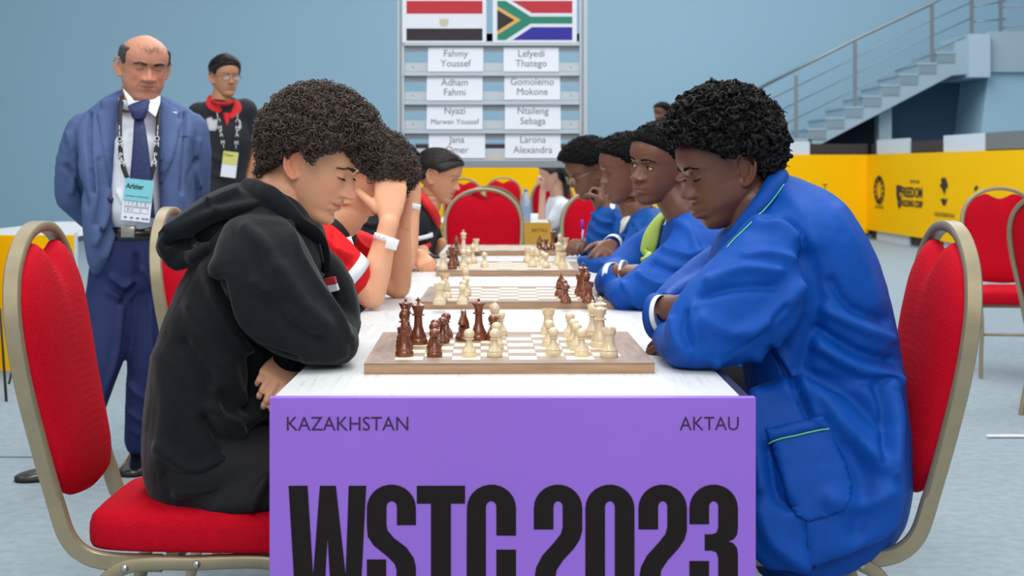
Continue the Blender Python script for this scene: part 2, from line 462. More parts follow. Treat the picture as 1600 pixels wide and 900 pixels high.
# shield
def hpoly(pts, name='emblem'):
    V = [(lx_of(x), -0.036, zr(x, y)) for x, y in pts]
    G().add(V, [tuple(range(len(V)))]).xf(HM).obj(name, M_BLACK, hr, smooth=False)
hpoly([(1404, 289), (1412.5, 290), (1412.5, 299), (1409, 301), (1409, 306), (1412, 308), (1412, 314), (1410, 317), (1405.5, 313), (1404, 305)])
hpoly([(1405.6, 314), (1409.5, 318), (1412, 316), (1411, 322), (1408.5, 327), (1406.5, 322)])
htext('FREEDOM', 0.2, 1428, zr(1428, 308), 1.2, bold=0.006)
htext('HOLDING CORP', 0.13, 1428, zr(1428, 323), 1.1, bold=0.004)
htext('PARTNER', 0.07, 1433, zr(1433, 286.5), 1.6)
hpoly([(1474, 281), (1476, 277), (1479, 279), (1480, 276), (1483, 281), (1484.5, 288), (1486, 291), (1482, 295), (1480.5, 301), (1479, 305), (1478, 300), (1475, 294), (1472, 290), (1475, 286)])
hpoly([(1472, 310), (1475, 312), (1478, 309), (1481, 312), (1485, 309), (1483, 315), (1481, 321), (1477, 321), (1475, 315)])
htext('CHESS FEDERATION', 0.08, 1479, zr(1479, 339), 1.2)
hpoly([(1526, 295), (1529, 290), (1533, 291), (1531, 296), (1527, 299)])
# ------------------------------------------------------------------ banquet chair (local: faces +x, centre of width y=0, floor z=0)
STP = np.polyfit([0.42, 0.49, 0.60, 0.712, 0.846, 0.969, 1.03], [-0.262, -0.288, -0.314, -0.342, -0.364, -0.374, -0.378], 3)
def stile_x(z):
    zs = [0.375, 0.42, 0.49, 0.60, 0.712, 0.846, 0.969, 1.03]
    xs = [-0.235, -0.265, -0.288, -0.312, -0.347, -0.368, -0.380, -0.388]
    return float(np.polyval(STP, z)) if z > 0.415 else float(np.interp(z, zs, xs))
def chair_parts(t, bolts=True):
    # back frame: one bent tube from seat rail up over the arch and down
    half = [(0.0, 1.018), (0.055, 1.013), (0.105, 0.996), (0.150, 0.966), (0.185, 0.925), (0.207, 0.865), (0.212, 0.800), (0.208, 0.72), (0.200, 0.64), (0.195, 0.56), (0.193, 0.49)]
    path = []
    low = [(-0.263, 0.425), (-0.228, 0.390), (-0.175, 0.377), (-0.08, 0.374)]
    for x, z in low[::-1]: path.append((x, -0.193, z))
    for y, z in half[::-1]: path.append((stile_x(z), -y, z))
    for y, z in half[1:]: path.append((stile_x(z), y, z))
    for x, z in low: path.append((x, 0.193, z))
    pth = spline(np.array(path), 5)
    # section: wide in x (depth), thin sideways; orient via reference direction pointing to the loop centre
    ctr = np.array([-0.30, 0, 0.72]); R = []
    T = np.gradient(pth, axis=0); T /= np.linalg.norm(T, axis=1)[:, None]
    for i, p in enumerate(pth):
        t_ = T[i]; side = np.array([0, 1.0, 0]) if True else None
        inw = ctr-p; inw[0] = 0; inw /= np.linalg.norm(inw)
        if p[2] < 0.5: inw = np.array([0, -np.sign(p[1]), 0.0])
        inw = inw-t_*np.dot(inw, t_); inw /= np.linalg.norm(inw); dep = np.cross(t_, inw)
        a, b = 0.0165, 0.0105
        oct_ = [(a, b*0.55), (a*0.8, b), (-a*0.8, b), (-a, b*0.55), (-a, -b*0.55), (-a*0.8, -b), (a*0.8, -b), (a, -b*0.55)]
        R.append(np.array([p+dep*u+inw*v for u, v in oct_]))
    loc_child(G().rings(R).obj('back_frame', M_GOLD, sharp=50), t)
    # backrest cushion
    n, m = 56, 9
    def outline(k):
        a = 2*PI*k/n; 
        yy, zz = math.sin(a), math.cos(a)
        return yy, zz
    prof_z = [0.49, 0.505, 0.54, 0.60, 0.70, 0.80, 0.865, 0.92, 0.953, 0.974, 0.986]
    prof_y = [0.120, 0.150, 0.176, 0.188, 0.198, 0.203, 0.199, 0.177, 0.149, 0.118, 0.088]
    rim = [(y, z) for y, z in zip(prof_y, prof_z)]
    top = [(0.064, 0.984), (0.040, 0.972), (0.015, 0.962), (0.0, 0.960)]
    bot = [(0.06, 0.483), (0.0, 0.480)]
    hp = bot[::-1][:-1]+[bot[0]]+rim+top
    hp = [(0.0, 0.480), (0.06, 0.483)]+rim+top
    loop = [(y, z) for y, z in hp]+[(-y, z) for y, z in hp[::-1][1:-1]]
    lp = spline(np.array([(0, y, z) for y, z in loop]), 3, True)[:, 1:]
    c = np.array([0, 0.74]); K = len(lp); R = []
    fr = [0.0, 0.15, 0.35, 0.55, 0.72, 0.86, 0.95, 0.99, 1.0]
    def ring(f, tk):
        q = c+(lp-c)*f
        r = []
        for y, z in q:
            dent = 0.014*math.exp(-(((z-0.955)/0.035)**2))*math.exp(-(y/0.028)**2)
            r.append((stile_x(z)+tk-dent, y, z))
        return np.array(r)
    R = []
    for f in fr: R.append(ring(max(f, 0.004), 0.0+0.050*math.sqrt(max(0, 1-f**3.2))+0.006))
    for f in fr[::-1][1:]: R.append(ring(max(f, 0.004), -0.016*math.sqrt(max(0, 1-f**4))+0.0))
    loc_child(G().rings(R).obj('backrest', M_RED), t)
    # seat
    sp = [(-0.235, 0.0), (-0.235, 0.10), (-0.225, 0.165), (-0.17, 0.20), (-0.05, 0.213), (0.10, 0.222), (0.17, 0.215), (0.203, 0.19), (0.215, 0.12), (0.218, 0.0)]
    loop = sp+[(x, -y) for x, y in sp[::-1][1:-1]]
    lp = spline(np.array([(x, y, 0) for x, y in loop]), 4, True)[:, :2]; c = np.array([0.0, 0.0])
    R = []
    for f, z in ((0.005, 0.396), (0.9, 0.396), (0.985, 0.399), (1.0, 0.408), (1.004, 0.425), (1.002, 0.443), (0.985, 0.457), (0.94, 0.468), (0.85, 0.475), (0.6, 0.484), (0.3, 0.489), (0.005, 0.49)):
        q = c+(lp-c)*f; R.append(np.concatenate([q, np.full((len(q), 1), z)], 1))
    loc_child(G().rings(R).obj('seat', M_RED), t)
    # legs: each side an inverted U split at mid rail -> front and rear leg
    for sgn in (-1, 1):
        y = sgn*0.200
        rail_z = 0.376
        rear = [(-0.02, y, rail_z), (-0.10, y, rail_z), (-0.155, y, rail_z-0.01), (-0.195, y, rail_z-0.045), (-0.215, y, rail_z-0.12), (-0.255, y*1.03, 0.12), (-0.285, y*1.05, 0.0)]
        front = [(-0.02, y, rail_z), (0.10, y, rail_z+0.004), (0.145, y, rail_z-0.006), (0.180, y, rail_z-0.045), (0.190, y, rail_z-0.12), (0.198, y*1.03, 0.12), (0.206, y*1.04, 0.0)]
        for nm, pth in (('leg', rear), ('leg', front)):
            q = spline(np.array(pth), 6)
            g = G().sweep(q, 0.009, 0.0145, 8, up=(0, 1, 0.001), expo=4)
            # sweep: a across up x t ; want thin along y
            T = np.gradient(q, axis=0); T /= np.linalg.norm(T, axis=1)[:, None]; R = []
            for i, p in enumerate(q):
                s_ = np.array([0, 1.0, 0]); s_ = s_-T[i]*T[i][1]; s_ /= np.linalg.norm(s_); d_ = np.cross(T[i], s_)
                a, b = 0.0135, 0.010
                R.append(np.array([p+d_*u+s_*v for u, v in ((a, b*.6), (a*.75, b), (-a*.75, b), (-a, b*.6), (-a, -b*.6), (-a*.75, -b), (a*.75, -b), (a, -b*.6))]))
            lg = G().rings(R).obj(nm, M_GOLD, sharp=50); loc_child(lg, t)
            if bolts:
                for (bx, bz) in (((-0.148, rail_z-0.008),) if pth is rear else ((-0.01, rail_z), (0.155, rail_z-0.012))):
                    b_ = G().lathe([(0.0002, 0.0), (0.0075, 0.0), (0.0078, 0.002), (0.006, 0.005), (0.0002, 0.0062)], 14)
                    b_.xf(Matrix.Translation((bx, y+sgn*0.0095, bz)) @ Matrix.Rotation(-sgn*PI/2, 4, 'X'))
                    loc_child(b_.obj('bolt', M_BOLT), lg)
    for xs in (-0.06, 0.12):
        loc_child(G().box2((xs-0.012, -0.195, 0.375), (xs+0.012, 0.195, 0.395)).obj('stretcher', M_GOLD, smooth=False), t)
    loc_child(G().sweep([(0.194, -0.205, 0.235), (0.194, 0.205, 0.235)], 0.008, seg=8).obj('stretcher', M_GOLD), t)
chair_proto = thing('banquet_chair', 'red padded banquet chair with oval back under the boy in black hoodie', 'chair', (-0.596, 3.14, 0), 0, 'red banquet chairs')
chair_parts(chair_proto)
def chair(x, y, rz, label):
    c = copy_tree(chair_proto); c.location = (x, y, 0); c.rotation_euler = (0, 0, rz); c['label'] = label; return c
chair(0.528, 3.162, PI, 'red banquet chair with gold frame under the front boy in blue blazer')
chair(-0.585, 4.28, 0, 'red banquet chair at left whose arch shows between arbiter and black hoodie')
chair(0.548, 4.40, PI, 'red banquet chair behind the front blue blazer, only its arch showing')
chair(-0.56, 5.60, 0, 'red banquet chair third along the left side, hidden behind the seated boys')
chair(0.55, 5.35, PI, 'red banquet chair third along the right side of the tables')
chair(-0.56, 6.62, 0, 'red banquet chair under the girl at far left of tables')
chair(0.50, 6.75, PI, 'red banquet chair under the boy with glasses at far right of tables')
def pchair(px, s, rz, label, dx=0.0):
    Y = FOC/s; return chair((px-CX)/s, Y+0.12, rz, label)
chair((755-CX)/286, FOC/286-0.39+0.10, -PI/2, 'red round-backed chair facing the camera at the end of the chess tables')
chair((806-CX)/272, FOC/272+0.10, -PI/2+0.45, 'dark red chair tucked behind the chair at the tables end, its right rim showing')
chair((786-CX)/135, FOC/135, -PI/2, 'small distant red chair centred against the yellow banner')
chair((706-CX)/150, FOC/150, -PI/2-0.3, 'small distant red chair just right of the girl face')
chair((850-CX)/150, FOC/150, PI/2+0.2, 'small distant red chair behind the raised forearm of the long haired woman')
chair((954-CX)/300, FOC/300-0.1, -PI/2+0.1, 'red chair behind the boy with glasses, its left rim showing')
# right background chairs
chair(2.765, FOC/283, -PI/2-0.12, 'red chair facing the camera in front of the yellow banner at right')
chair(2.70, 7.02, 0.62, 'red chair at the right photo edge turned sideways, overlapping the facing one')
chair(-1.02*3.05, 8.3, PI/2+0.5, 'gold legged chair behind the front left chair by the yellow panel')

# ------------------------------------------------------------------ tables
TZ = 0.75
def table(x0, x1, y0, y1, label, panel_mat=None, ptxt=None, group=None, purple=False):
    t = thing('long_table', label, 'table', ((x0+x1)/2, y0, 0), 0, group)
    G().box2((x0+0.004, y0+0.004, TZ-0.028), (x1-0.012, y1-0.003, TZ), 0.0015).obj('tabletop', M_TABLE, t, smooth=False)
    G().box2((x1-0.012, y0+0.004, TZ-0.03), (x1+0.004, y1-0.003, TZ-0.001)).obj('edge_trim', mat('dark_trim', (44, 44, 70), 0.4), t, smooth=False)
    for xx in (x0+0.05, x1-0.05):
        for yy in (y0+0.08, y1-0.06):
            G().box2((xx-0.02, yy-0.02, 0), (xx+0.02, yy+0.02, TZ-0.028)).obj('leg', mat('table_leg_grey', (70, 74, 84), 0.5), t, smooth=False)
    return t
TY = [2.6, 3.87, 5.14, 6.41, 7.68]
labs = ['white laminate table nearest the camera behind the purple panel', 'second white table, between the red shirted boy and green sashed boy', 'third white table along the row, under a half played board', 'farthest white table of the row, under the board before the red chair']
tabs = []
for i in range(4):
    tabs.append(table(-0.408, 0.400, TY[i], TY[i+1], labs[i], group='white tables joined in one row'))
# purple front panel
pn = thing('sign_panel', 'purple front panel of the nearest table with large black capitals and year', 'sign', (0, 2.58, 0))
s0 = FOC/2.6
def PX(px, py): return (px-CX)/s0, CH-(py-HY)/s0
G().box2(((424.5-CX)/s0, 2.576, 0.0), ((1177.5-CX)/s0, 2.598, PX(0, 618)[1]), 0.001).obj('board', M_PURPLE, pn, smooth=False)
yt = 2.5755
def ptext(s, px0, px1, py0, py1, mt, par, nm='lettering', **k):
    "fit a text string into a pixel rectangle on the panel"
    o = text_mesh(s, 0.05, mt, nm, align='LEFT', **k)
    me = o.data; co = np.empty(len(me.vertices)*3, 'f'); me.vertices.foreach_get('co', co); co = co.reshape(-1, 3)
    lo, hi = co.min(0), co.max(0); a = PX(px0, py1); b = PX(px1, py0)
    out = np.empty_like(co)
    out[:, 0] = a[0]+(co[:, 0]-lo[0])/(hi[0]-lo[0])*(b[0]-a[0])
    out[:, 2] = a[1]+(co[:, 1]-lo[1])/(hi[1]-lo[1])*(b[1]-a[1])
    out[:, 1] = yt+co[:, 2]*0.5
    me.vertices.foreach_set('co', out.ravel()); me.update(); put(o, par)
ptext('KAZAKHSTAN', 451.5, 639.5, 647.5, 669, M_PRINT2, pn)
ptext('AKTAU', 1059.5, 1151, 647.5, 668.5, M_PRINT2, pn)
# big condensed glyphs; coordinates in photo pixels, the panel runs on below the frame to y=1230
B0, T0 = 985.0, 755.0      # baseline / cap line
def glyph(outer, hole=None, name='letter'):
    g = G()
    def q(p): x, z = PX(p[0], p[1]); return (x, z)
    bm = bmesh.new()
    def loop(pts):
        pts = [p for i, p in enumerate(pts) if math.hypot(p[0]-pts[i-1][0], p[1]-pts[i-1][1]) > 0.3]
        vs = [bm.verts.new((q(p)[0], yt, q(p)[1])) for p in pts]
        return [bm.edges.new((vs[i], vs[(i+1) % len(vs)])) for i in range(len(vs))]
    es = loop(outer)
    if hole: es += loop(hole)
    bmesh.ops.triangle_fill(bm, use_beauty=True, edges=es)
    me = bpy.data.meshes.new(name)
    r = bmesh.ops.extrude_face_region(bm, geom=list(bm.faces))
    for v in [e for e in r['geom'] if isinstance(e, bmesh.types.BMVert)]: v.co.y -= 0.0006
    bmesh.ops.recalc_face_normals(bm, faces=bm.faces)
    bm.to_mesh(me); bm.free(); me.materials.append(M_PRINT)
    o = bpy.data.objects.new(name, me); COL.objects.link(o); put(o, pn)
def Z(x, y): return (420+x*0.475, 600+y*0.475)   # coordinates read in the enlarged view
def arc(cx, cy, rx, ry, a0, a1, n=8):
    return [(cx+rx*math.cos(math.radians(a)), cy-ry*math.sin(math.radians(a))) for a in np.linspace(a0, a1, n)]
def gl(pts, hole=None): glyph([Z(*p) for p in pts], [Z(*p) for p in hole] if hole else None)
BT = 980   # bottom of letters in zoomed units
# W
gl([(72, 325), (134, 325), (152, 615), (174, 325), (226, 325), (258, 615), (268, 325), (325, 325), (292, BT), (228, BT), (199, 495), (172, BT), (110, BT)])
# S
gl(arc(405, 400, 78, 80, 0, 180, 12)[::1][::-1][::-1] and (
   [(487, 453)]+arc(407, 398, 80, 77, 0, 180, 14)+[(327, 455)]+[(330, 490), (350, 520), (395, 556), (418, 580), (424, 600), (424, 900)]+arc(407, 905, 17, 20, 0, -180, 8)+[(390, 565), (327, 565), (327, 905)]+arc(407, 903, 80, 77, -180, 0, 14)+[(487, 590), (480, 560), (455, 525), (415, 495), (394, 470), (391, 452), (391, 395)]+arc(408, 393, 17, 18, 180, 0, 8)+[(425, 453)]))
# T
gl([(490, 325), (647, 325), (647, 383), (601, 383), (601, BT), (536, BT), (536, 383), (490, 383)])
# C (upper part and lower part joined by left stem)
gl([(813, 487)]+[(813, 400)]+arc(733, 398, 80, 77, 0, 180, 14)+[(651, 905)]+arc(733, 903, 80, 77, -180, 0, 14)+[(813, 533), (749, 533), (749, 905)]+arc(732, 905, 17, 20, 0, -180, 8)+[(715, 393)]+arc(732, 393, 17, 18, 180, 0, 8)+[(749, 487)])
def two(x):
    gl([(x, 467), (x, 400)]+arc(x+79, 398, 79, 77, 180, 0, 14)+[(x+158, 470), (x+150, 500), (x+130, 530), (x+95, 568), (x+74, 600), (x+68, 650), (x+66, 925), (x+158, 925), (x+158, BT), (x, BT), (x, 640), (x+8, 590), (x+28, 552), (x+66, 510), (x+88, 482), (x+94, 460), (x+94, 393)]+arc(x+79, 393, 15, 18, 0, 180, 8)+[(x+64, 467)])
two(871)
# 0
gl(arc(1119, 398, 80, 77, 0, 180, 14)+arc(1119, 903, 80, 77, 180, 360, 14), arc(1119, 393, 16, 18, 0, 180, 8)+arc(1119, 905, 16, 18, 180, 360, 8))
two(1212)
x = 1378
gl([(x, 450), (x, 400)]+arc(x+79, 398, 79, 77, 180, 0, 14)+[(x+158, 462), (x+155, 485), (x+143, 500), (x+126, 506), (x+143, 512), (x+155, 527), (x+158, 550), (x+158, 905)]+arc(x+79, 903, 79, 77, 0, -180, 14)+[(x, 570), (x+64, 570), (x+64, 905)]+arc(x+79, 905, 15, 20, 180, 360, 8)+[(x+94, 560), (x+88, 542), (x+74, 536), (x+50, 536), (x+50, 483), (x+74, 483), (x+88, 478), (x+94, 462), (x+94, 393)]+arc(x+79, 393, 15, 18, 0, 180, 8)+[(x+64, 450)])

# other tables with yellow panels
def yellow_table(xr, Y, label, mt, plabel, tx, ty):
    t = table(xr-0.82, xr, Y, Y+2.4, label)
    p = thing('sign_panel', plabel, 'sign', (xr-0.41, Y, 0))
    G().box2((xr-0.835, Y-0.03, 0.0), (xr-0.0, Y-0.008, TZ+0.01)).obj('board', mt, p, smooth=False)
    G().box2((xr-0.002, Y-0.032, 0.0), (xr+0.012, Y-0.006, TZ+0.025)).obj('edge', M_WHITEP, p, smooth=False)
    place_text('KAZAKHSTAN', 0.034, M_PRINT2 if mt is M_YEL else M_BLACK, (xr-0.80, Y-0.0305, TZ-0.055), p, align='LEFT')
    place_text('AKTAU', 0.034, M_PRINT2 if mt is M_YEL else M_BLACK, (xr-0.03, Y-0.0305, TZ-0.055), p, align='RIGHT')
    return t
yellow_table((119-CX)/278, FOC/278, 'white table behind the yellow panel at far left', M_YEL, 'bright yellow front panel with small dark lettering behind the front left chair', 0, 0)
yellow_table((862-CX)/226, FOC/226, 'white table behind the tan panel beyond the end chairs', M_YEL2, 'tan yellow front panel half hidden by the chairs at tables end', 0, 0)
# thin black stand at far left
g = thing('metal_stand', 'thin black metal stand leg frame at the left photo edge', 'stand', (-2.55, 7.45, 0))
a = P(0, 483, 7.45); b = P(10, 628, 7.42)
G().sweep([a+np.array([-0.3, 0, 0]), a, b], 0.007, seg=6).obj('upright', M_DARKR, g)
G().sweep([P(27, 535, 7.6), P(18, 582, 7.6), P(14, 600, 7.6)], 0.006, seg=6).obj('brace', M_DARKR, g)

# ------------------------------------------------------------------ pairing display stand
YS = 8.9; ss = FOC/YS
def SX(px): return (px-CX)/ss
def SZ(py): return CH-(py-HY)/ss
ds = thing('display_stand', 'tall aluminium stand with slotted shelves holding two flags and eight name cards', 'display stand', (SX(769), YS, 0))
for a, b in ((620.5, 632), (905, 918)):
    G().box2((SX(a), YS, 0), (SX(b), YS+0.05, SZ(-60)), 0.003).obj('upright', M_SILVER, ds, smooth=False)
    G().box2((SX(a+4), YS-0.006, SZ(262)), (SX(a+7), YS+0.001, SZ(-60))).obj('groove', M_SILVERD, ds, smooth=False)
    G().box2((SX(a)-0.01, YS-0.25, 0), (SX(b)+0.01, YS+0.3, 0.04)).obj('foot', M_SILVERD, ds, smooth=False)
lips = [68, 115, 160, 205, 249]
for k, py in enumerate(lips):
    G().box2((SX(632), YS-0.018, SZ(py+3.5)), (SX(905), YS+0.012, SZ(py-2.5))).obj('shelf', M_SILVER, ds, smooth=False)
    for (u, v, mm) in ((3.5, 13, M_SILVERD), (-17, -4, M_SILVER)):
        if k == 4 and u > 0: continue
        g_ = G().box2((SX(632), YS+0.012, SZ(py+v)), (SX(905), YS+0.02, SZ(py+u)))
        sl = g_.obj('slat', mm, ds, smooth=False)
        for hx in (645, 892):
            G().box2((SX(hx)-0.004, YS+0.0105, SZ(py+(u+v)/2)-0.004), (SX(hx)+0.004, YS+0.0125, SZ(py+(u+v)/2)+0.004)).obj('screw', M_SILVERD, sl, smooth=False)
G().box2((SX(621), YS-0.02, SZ(262)), (SX(917), YS+0.04, SZ(251)), 0.002).obj('bottom_rail', M_SILVERD, ds, smooth=False)
for k in range(1): G().box2((SX(632), YS+0.012, SZ(64)), (SX(905), YS+0.02, SZ(52))).obj('slat', M_SILVER, ds, smooth=False)
cards = [(669, 755, 74, 112, 'Fahmy', 'Youssef'), (787, 873, 74, 112, 'Lefyedi', 'Thatego'), (667, 754, 119, 157, 'Adham', 'Fahmi'), (788, 875, 118, 156, 'Gomolemo', 'Mokone'),
         (667, 754, 163, 202, 'Nyazi', 'Marwan Youssaf'), (789, 876, 163, 202, 'Ntsileng', 'Sebaga'), (670, 758, 208, 247, 'Jana', 'Omer'), (789, 876, 208, 247, 'Larona', 'Alexandra')]
rows = ['top', 'second', 'third', 'bottom']
for i, (x0, x1, y0, y1, l1, l2) in enumerate(cards):
    c = thing('name_card', 'white name card in the %s row, %s column of the display stand' % (rows[i//2], ('left', 'right')[i % 2]), 'card', (SX((x0+x1)/2), YS-0.03, SZ(y1)), 0, 'name cards on the display stand')
    V = [(SX(x0), YS-0.026, SZ(y1)), (SX(x1), YS-0.026, SZ(y1)), (SX(x1), YS+0.008, SZ(y0)), (SX(x0), YS+0.008, SZ(y0))]
    V += [(a, b+0.0015, d) for a, b, d in V]
    G().add(V, [(0, 1, 2, 3), (7, 6, 5, 4), (0, 4, 5, 1), (1, 5, 6, 2), (2, 6, 7, 3), (3, 7, 4, 0)]).obj('sheet', M_PAPER, c, smooth=False)
    tilt = math.atan2(0.034, SZ(y0)-SZ(y1))
    for k, l in enumerate((l1, l2)):
        fr_ = 0.61-0.41*k
        z = SZ(y1)+(SZ(y0)-SZ(y1))*fr_; y = YS-0.026+0.034*fr_-0.0015
        o = text_mesh(l, 0.060 if len(l) < 10 else 0.046, M_GTEXT, 'lettering', sx=0.92, extrude=0.0002)
        o.data.transform(Matrix.Translation((SX((x0+x1)/2), y, z)) @ Matrix.Rotation(PI/2-tilt, 4, 'X')); put(o, c)
# flags
def flag_sheet(x0, x1, label):
    f = thing('flag_sheet', label, 'flag', (SX((x0+x1)/2), YS-0.02, SZ(66)))
    G().box2((SX(x0), YS-0.0205, SZ(67)), (SX(x1), YS-0.019, SZ(-22))).obj('sheet', M_PAPER, f, smooth=False)
    return f
def fpoly(f, pts, m, nm, dy=0.0):
    V = [(SX(x), YS-0.0215-dy, SZ(y)) for x, y in pts]+[(SX(x), YS-0.0204-dy, SZ(y)) for x, y in pts]
    n = len(pts); F = [tuple(range(n))]+[(i, i+n, (i+1) % n+n, (i+1) % n) for i in range(n)]
    G().add(V, F).obj(nm, m, f, smooth=False)
FR = mat('flag_red', (196, 50, 62), 0.7); FK = mat('flag_black', (46, 42, 48), 0.7); FG = mat('flag_green', (40, 134, 112), 0.7); FB = mat('flag_blue', (48, 44, 160), 0.7); FY = mat('flag_gold', (226, 176, 100), 0.7); FW = mat('flag_white', (228, 232, 240), 0.7); FE = mat('emblem_gold', (205, 200, 175), 0.7)
f = flag_sheet(629, 760, 'printed red, white and black striped flag with a pale gold emblem')
fpoly(f, [(635.5, 2), (754, 2), (754, 22), (635.5, 22)], FR, 'red_stripe'); fpoly(f, [(635.5, 45), (754, 45), (754, 64), (635.5, 64)], FK, 'black_stripe')
fpoly(f, [(687, 29), (691, 31), (694, 28), (697, 31), (701, 29), (701, 38), (698, 42), (690, 42), (687, 38)], FE, 'emblem')
f = flag_sheet(770, 901, 'printed flag of red, green, blue, black and gold with a sideways Y')
fpoly(f, [(776.5, 2), (894, 2), (894, 64), (776.5, 64)], FW, 'ground')
fpoly(f, [(800, 2), (894, 2), (894, 21), (831, 21)], FR, 'red_field', 0.0008)
fpoly(f, [(831, 43), (894, 43), (894, 63), (801, 63)], FB, 'blue_field', 0.0008)
fpoly(f, [(777, 2), (790, 2), (829, 26.5), (894, 26.5), (894, 37.5), (829, 37.5), (790, 63), (777, 63), (777, 55), (812, 32), (777, 10)], FG, 'green_pall', 0.0008)
fpoly(f, [(777, 10), (814, 32), (777, 55)], FY, 'gold_chevron', 0.0011)
fpoly(f, [(777, 16), (804, 32), (777, 49)], FK, 'black_triangle', 0.0016)

# ------------------------------------------------------------------ chess boards and pieces
BW = 0.547
def board(cx, y0, yaw, label):
    t = thing('chess_board', label, 'chess board', (cx, y0+BW/2, TZ), yaw, 'wooden chess boards on the tables')
    h = BW/2; m = 0.220; th = 0.0205
    loc_child(G().box2((-h, -h, 0.0), (h, h, th-0.003)).obj('base', M_EDGE, smooth=False), t)
    g = G(); z0, z1 = th-0.003, th
    loc_child(G().add([(-h, -h, z0), (h, -h, z0), (m, -m, z0), (-m, -m, z0), (-h, -h, z1), (h, -h, z1), (m, -m, z1), (-m, -m, z1)], [(4, 5, 6, 7), (0, 1, 5, 4), (2, 3, 7, 6)]).obj('border', M_FRAME, smooth=False), t)
    loc_child(G().add([(h, h, z0), (-h, h, z0), (-m, m, z0), (m, m, z0), (h, h, z1), (-h, h, z1), (-m, m, z1), (m, m, z1)], [(4, 5, 6, 7), (0, 1, 5, 4), (2, 3, 7, 6)]).obj('border', M_FRAME, smooth=False), t)
    loc_child(G().add([(h, -h, z0), (h, h, z0), (m, m, z0), (m, -m, z0), (h, -h, z1), (h, h, z1), (m, m, z1), (m, -m, z1)], [(4, 5, 6, 7), (0, 1, 5, 4), (2, 3, 7, 6)]).obj('border', M_FRAMEY, smooth=False), t)
    loc_child(G().add([(-h, h, z0), (-h, -h, z0), (-m, -m, z0), (-m, m, z0), (-h, h, z1), (-h, -h, z1), (-m, -m, z1), (-m, m, z1)], [(4, 5, 6, 7), (0, 1, 5, 4), (2, 3, 7, 6)]).obj('border', M_FRAMEY, smooth=False), t)
    sq = 2*m/8
    if 'sq' not in board.__dict__:
        board.sq = []
        for k, mm in enumerate((M_WOODL, M_WOODM)):
            o = G().box((0, 0, 0), (sq-0.0006, sq-0.0006, 0.003)).obj('square', mm, smooth=False)
            board.sq.append(o.data); bpy.data.objects.remove(o)
    for i in range(8):
        for j in range(8):
            o = bpy.data.objects.new('square', board.sq[(i+j) % 2]); COL.objects.link(o); o.parent = t
            o.location = (-m+sq*(i+0.5), -m+sq*(j+0.5), th-0.0017)
    return t
b1 = board((792-CX)/830, FOC/831, math.radians(1.1), 'nearest wooden chess board, in front of the black hoodie and blue blazer')
b2 = board((810.3-CX)/576+0.0, FOC/570, 0.0, 'second wooden chess board, brown pieces grouped at its right')
b3 = board(0.002, FOC/438, 0.0, 'third wooden chess board, crowded with light pieces at right')
b4 = board((793.5-CX)/358, FOC/355, 0.0, 'farthest wooden chess board, before the round backed red chair')

def knight_geo():
    g = G()
    g.lathe([(0.0001, 0), (0.0175, 0), (0.018, 0.003), (0.0175, 0.008), (0.0155, 0.0105), (0.016, 0.012), (0.0135, 0.016), (0.0115, 0.019), (0.0001, 0.02)], 20)
    # head silhouette in xz (facing +x), lofted with varying thickness
    sil = [(-0.0125, 0.0185), (-0.0135, 0.028), (-0.0115, 0.040), (-0.006, 0.051), (-0.001, 0.057), (0.0015, 0.0625), (0.004, 0.057), (0.008, 0.052), (0.0125, 0.045), (0.0165, 0.0375), (0.0155, 0.034), (0.0115, 0.0325), (0.0055, 0.0365), (0.0035, 0.033), (0.0085, 0.026), (0.0115, 0.0185)]
    sil = np.array(sil); c = sil.mean(0)*0+np.array([-0.002, 0.036])
    q = spline(np.array([(x, 0, z) for x, z in sil]), 2, True)
    R = []
    for f, y in ((0.02, -0.0085), (0.7, -0.008), (0.9, -0.0055), (1.0, -0.002), (1.0, 0.002), (0.9, 0.0055), (0.7, 0.008), (0.02, 0.0085)):
        R.append(np.array([(c[0]+(p[0]-c[0])*f, y*(1.15-(p[2]-0.02)*9), c[1]+(p[2]-c[1])*f) for p in q]))
    g.rings(R)
    g.sweep([(0.000, 0.004, 0.053), (0.001, 0.0045, 0.066)], [0.003, 0.0008], seg=6); g.sweep([(0.000, -0.004, 0.053), (0.001, -0.0045, 0.066)], [0.003, 0.0008], seg=6)
    return g
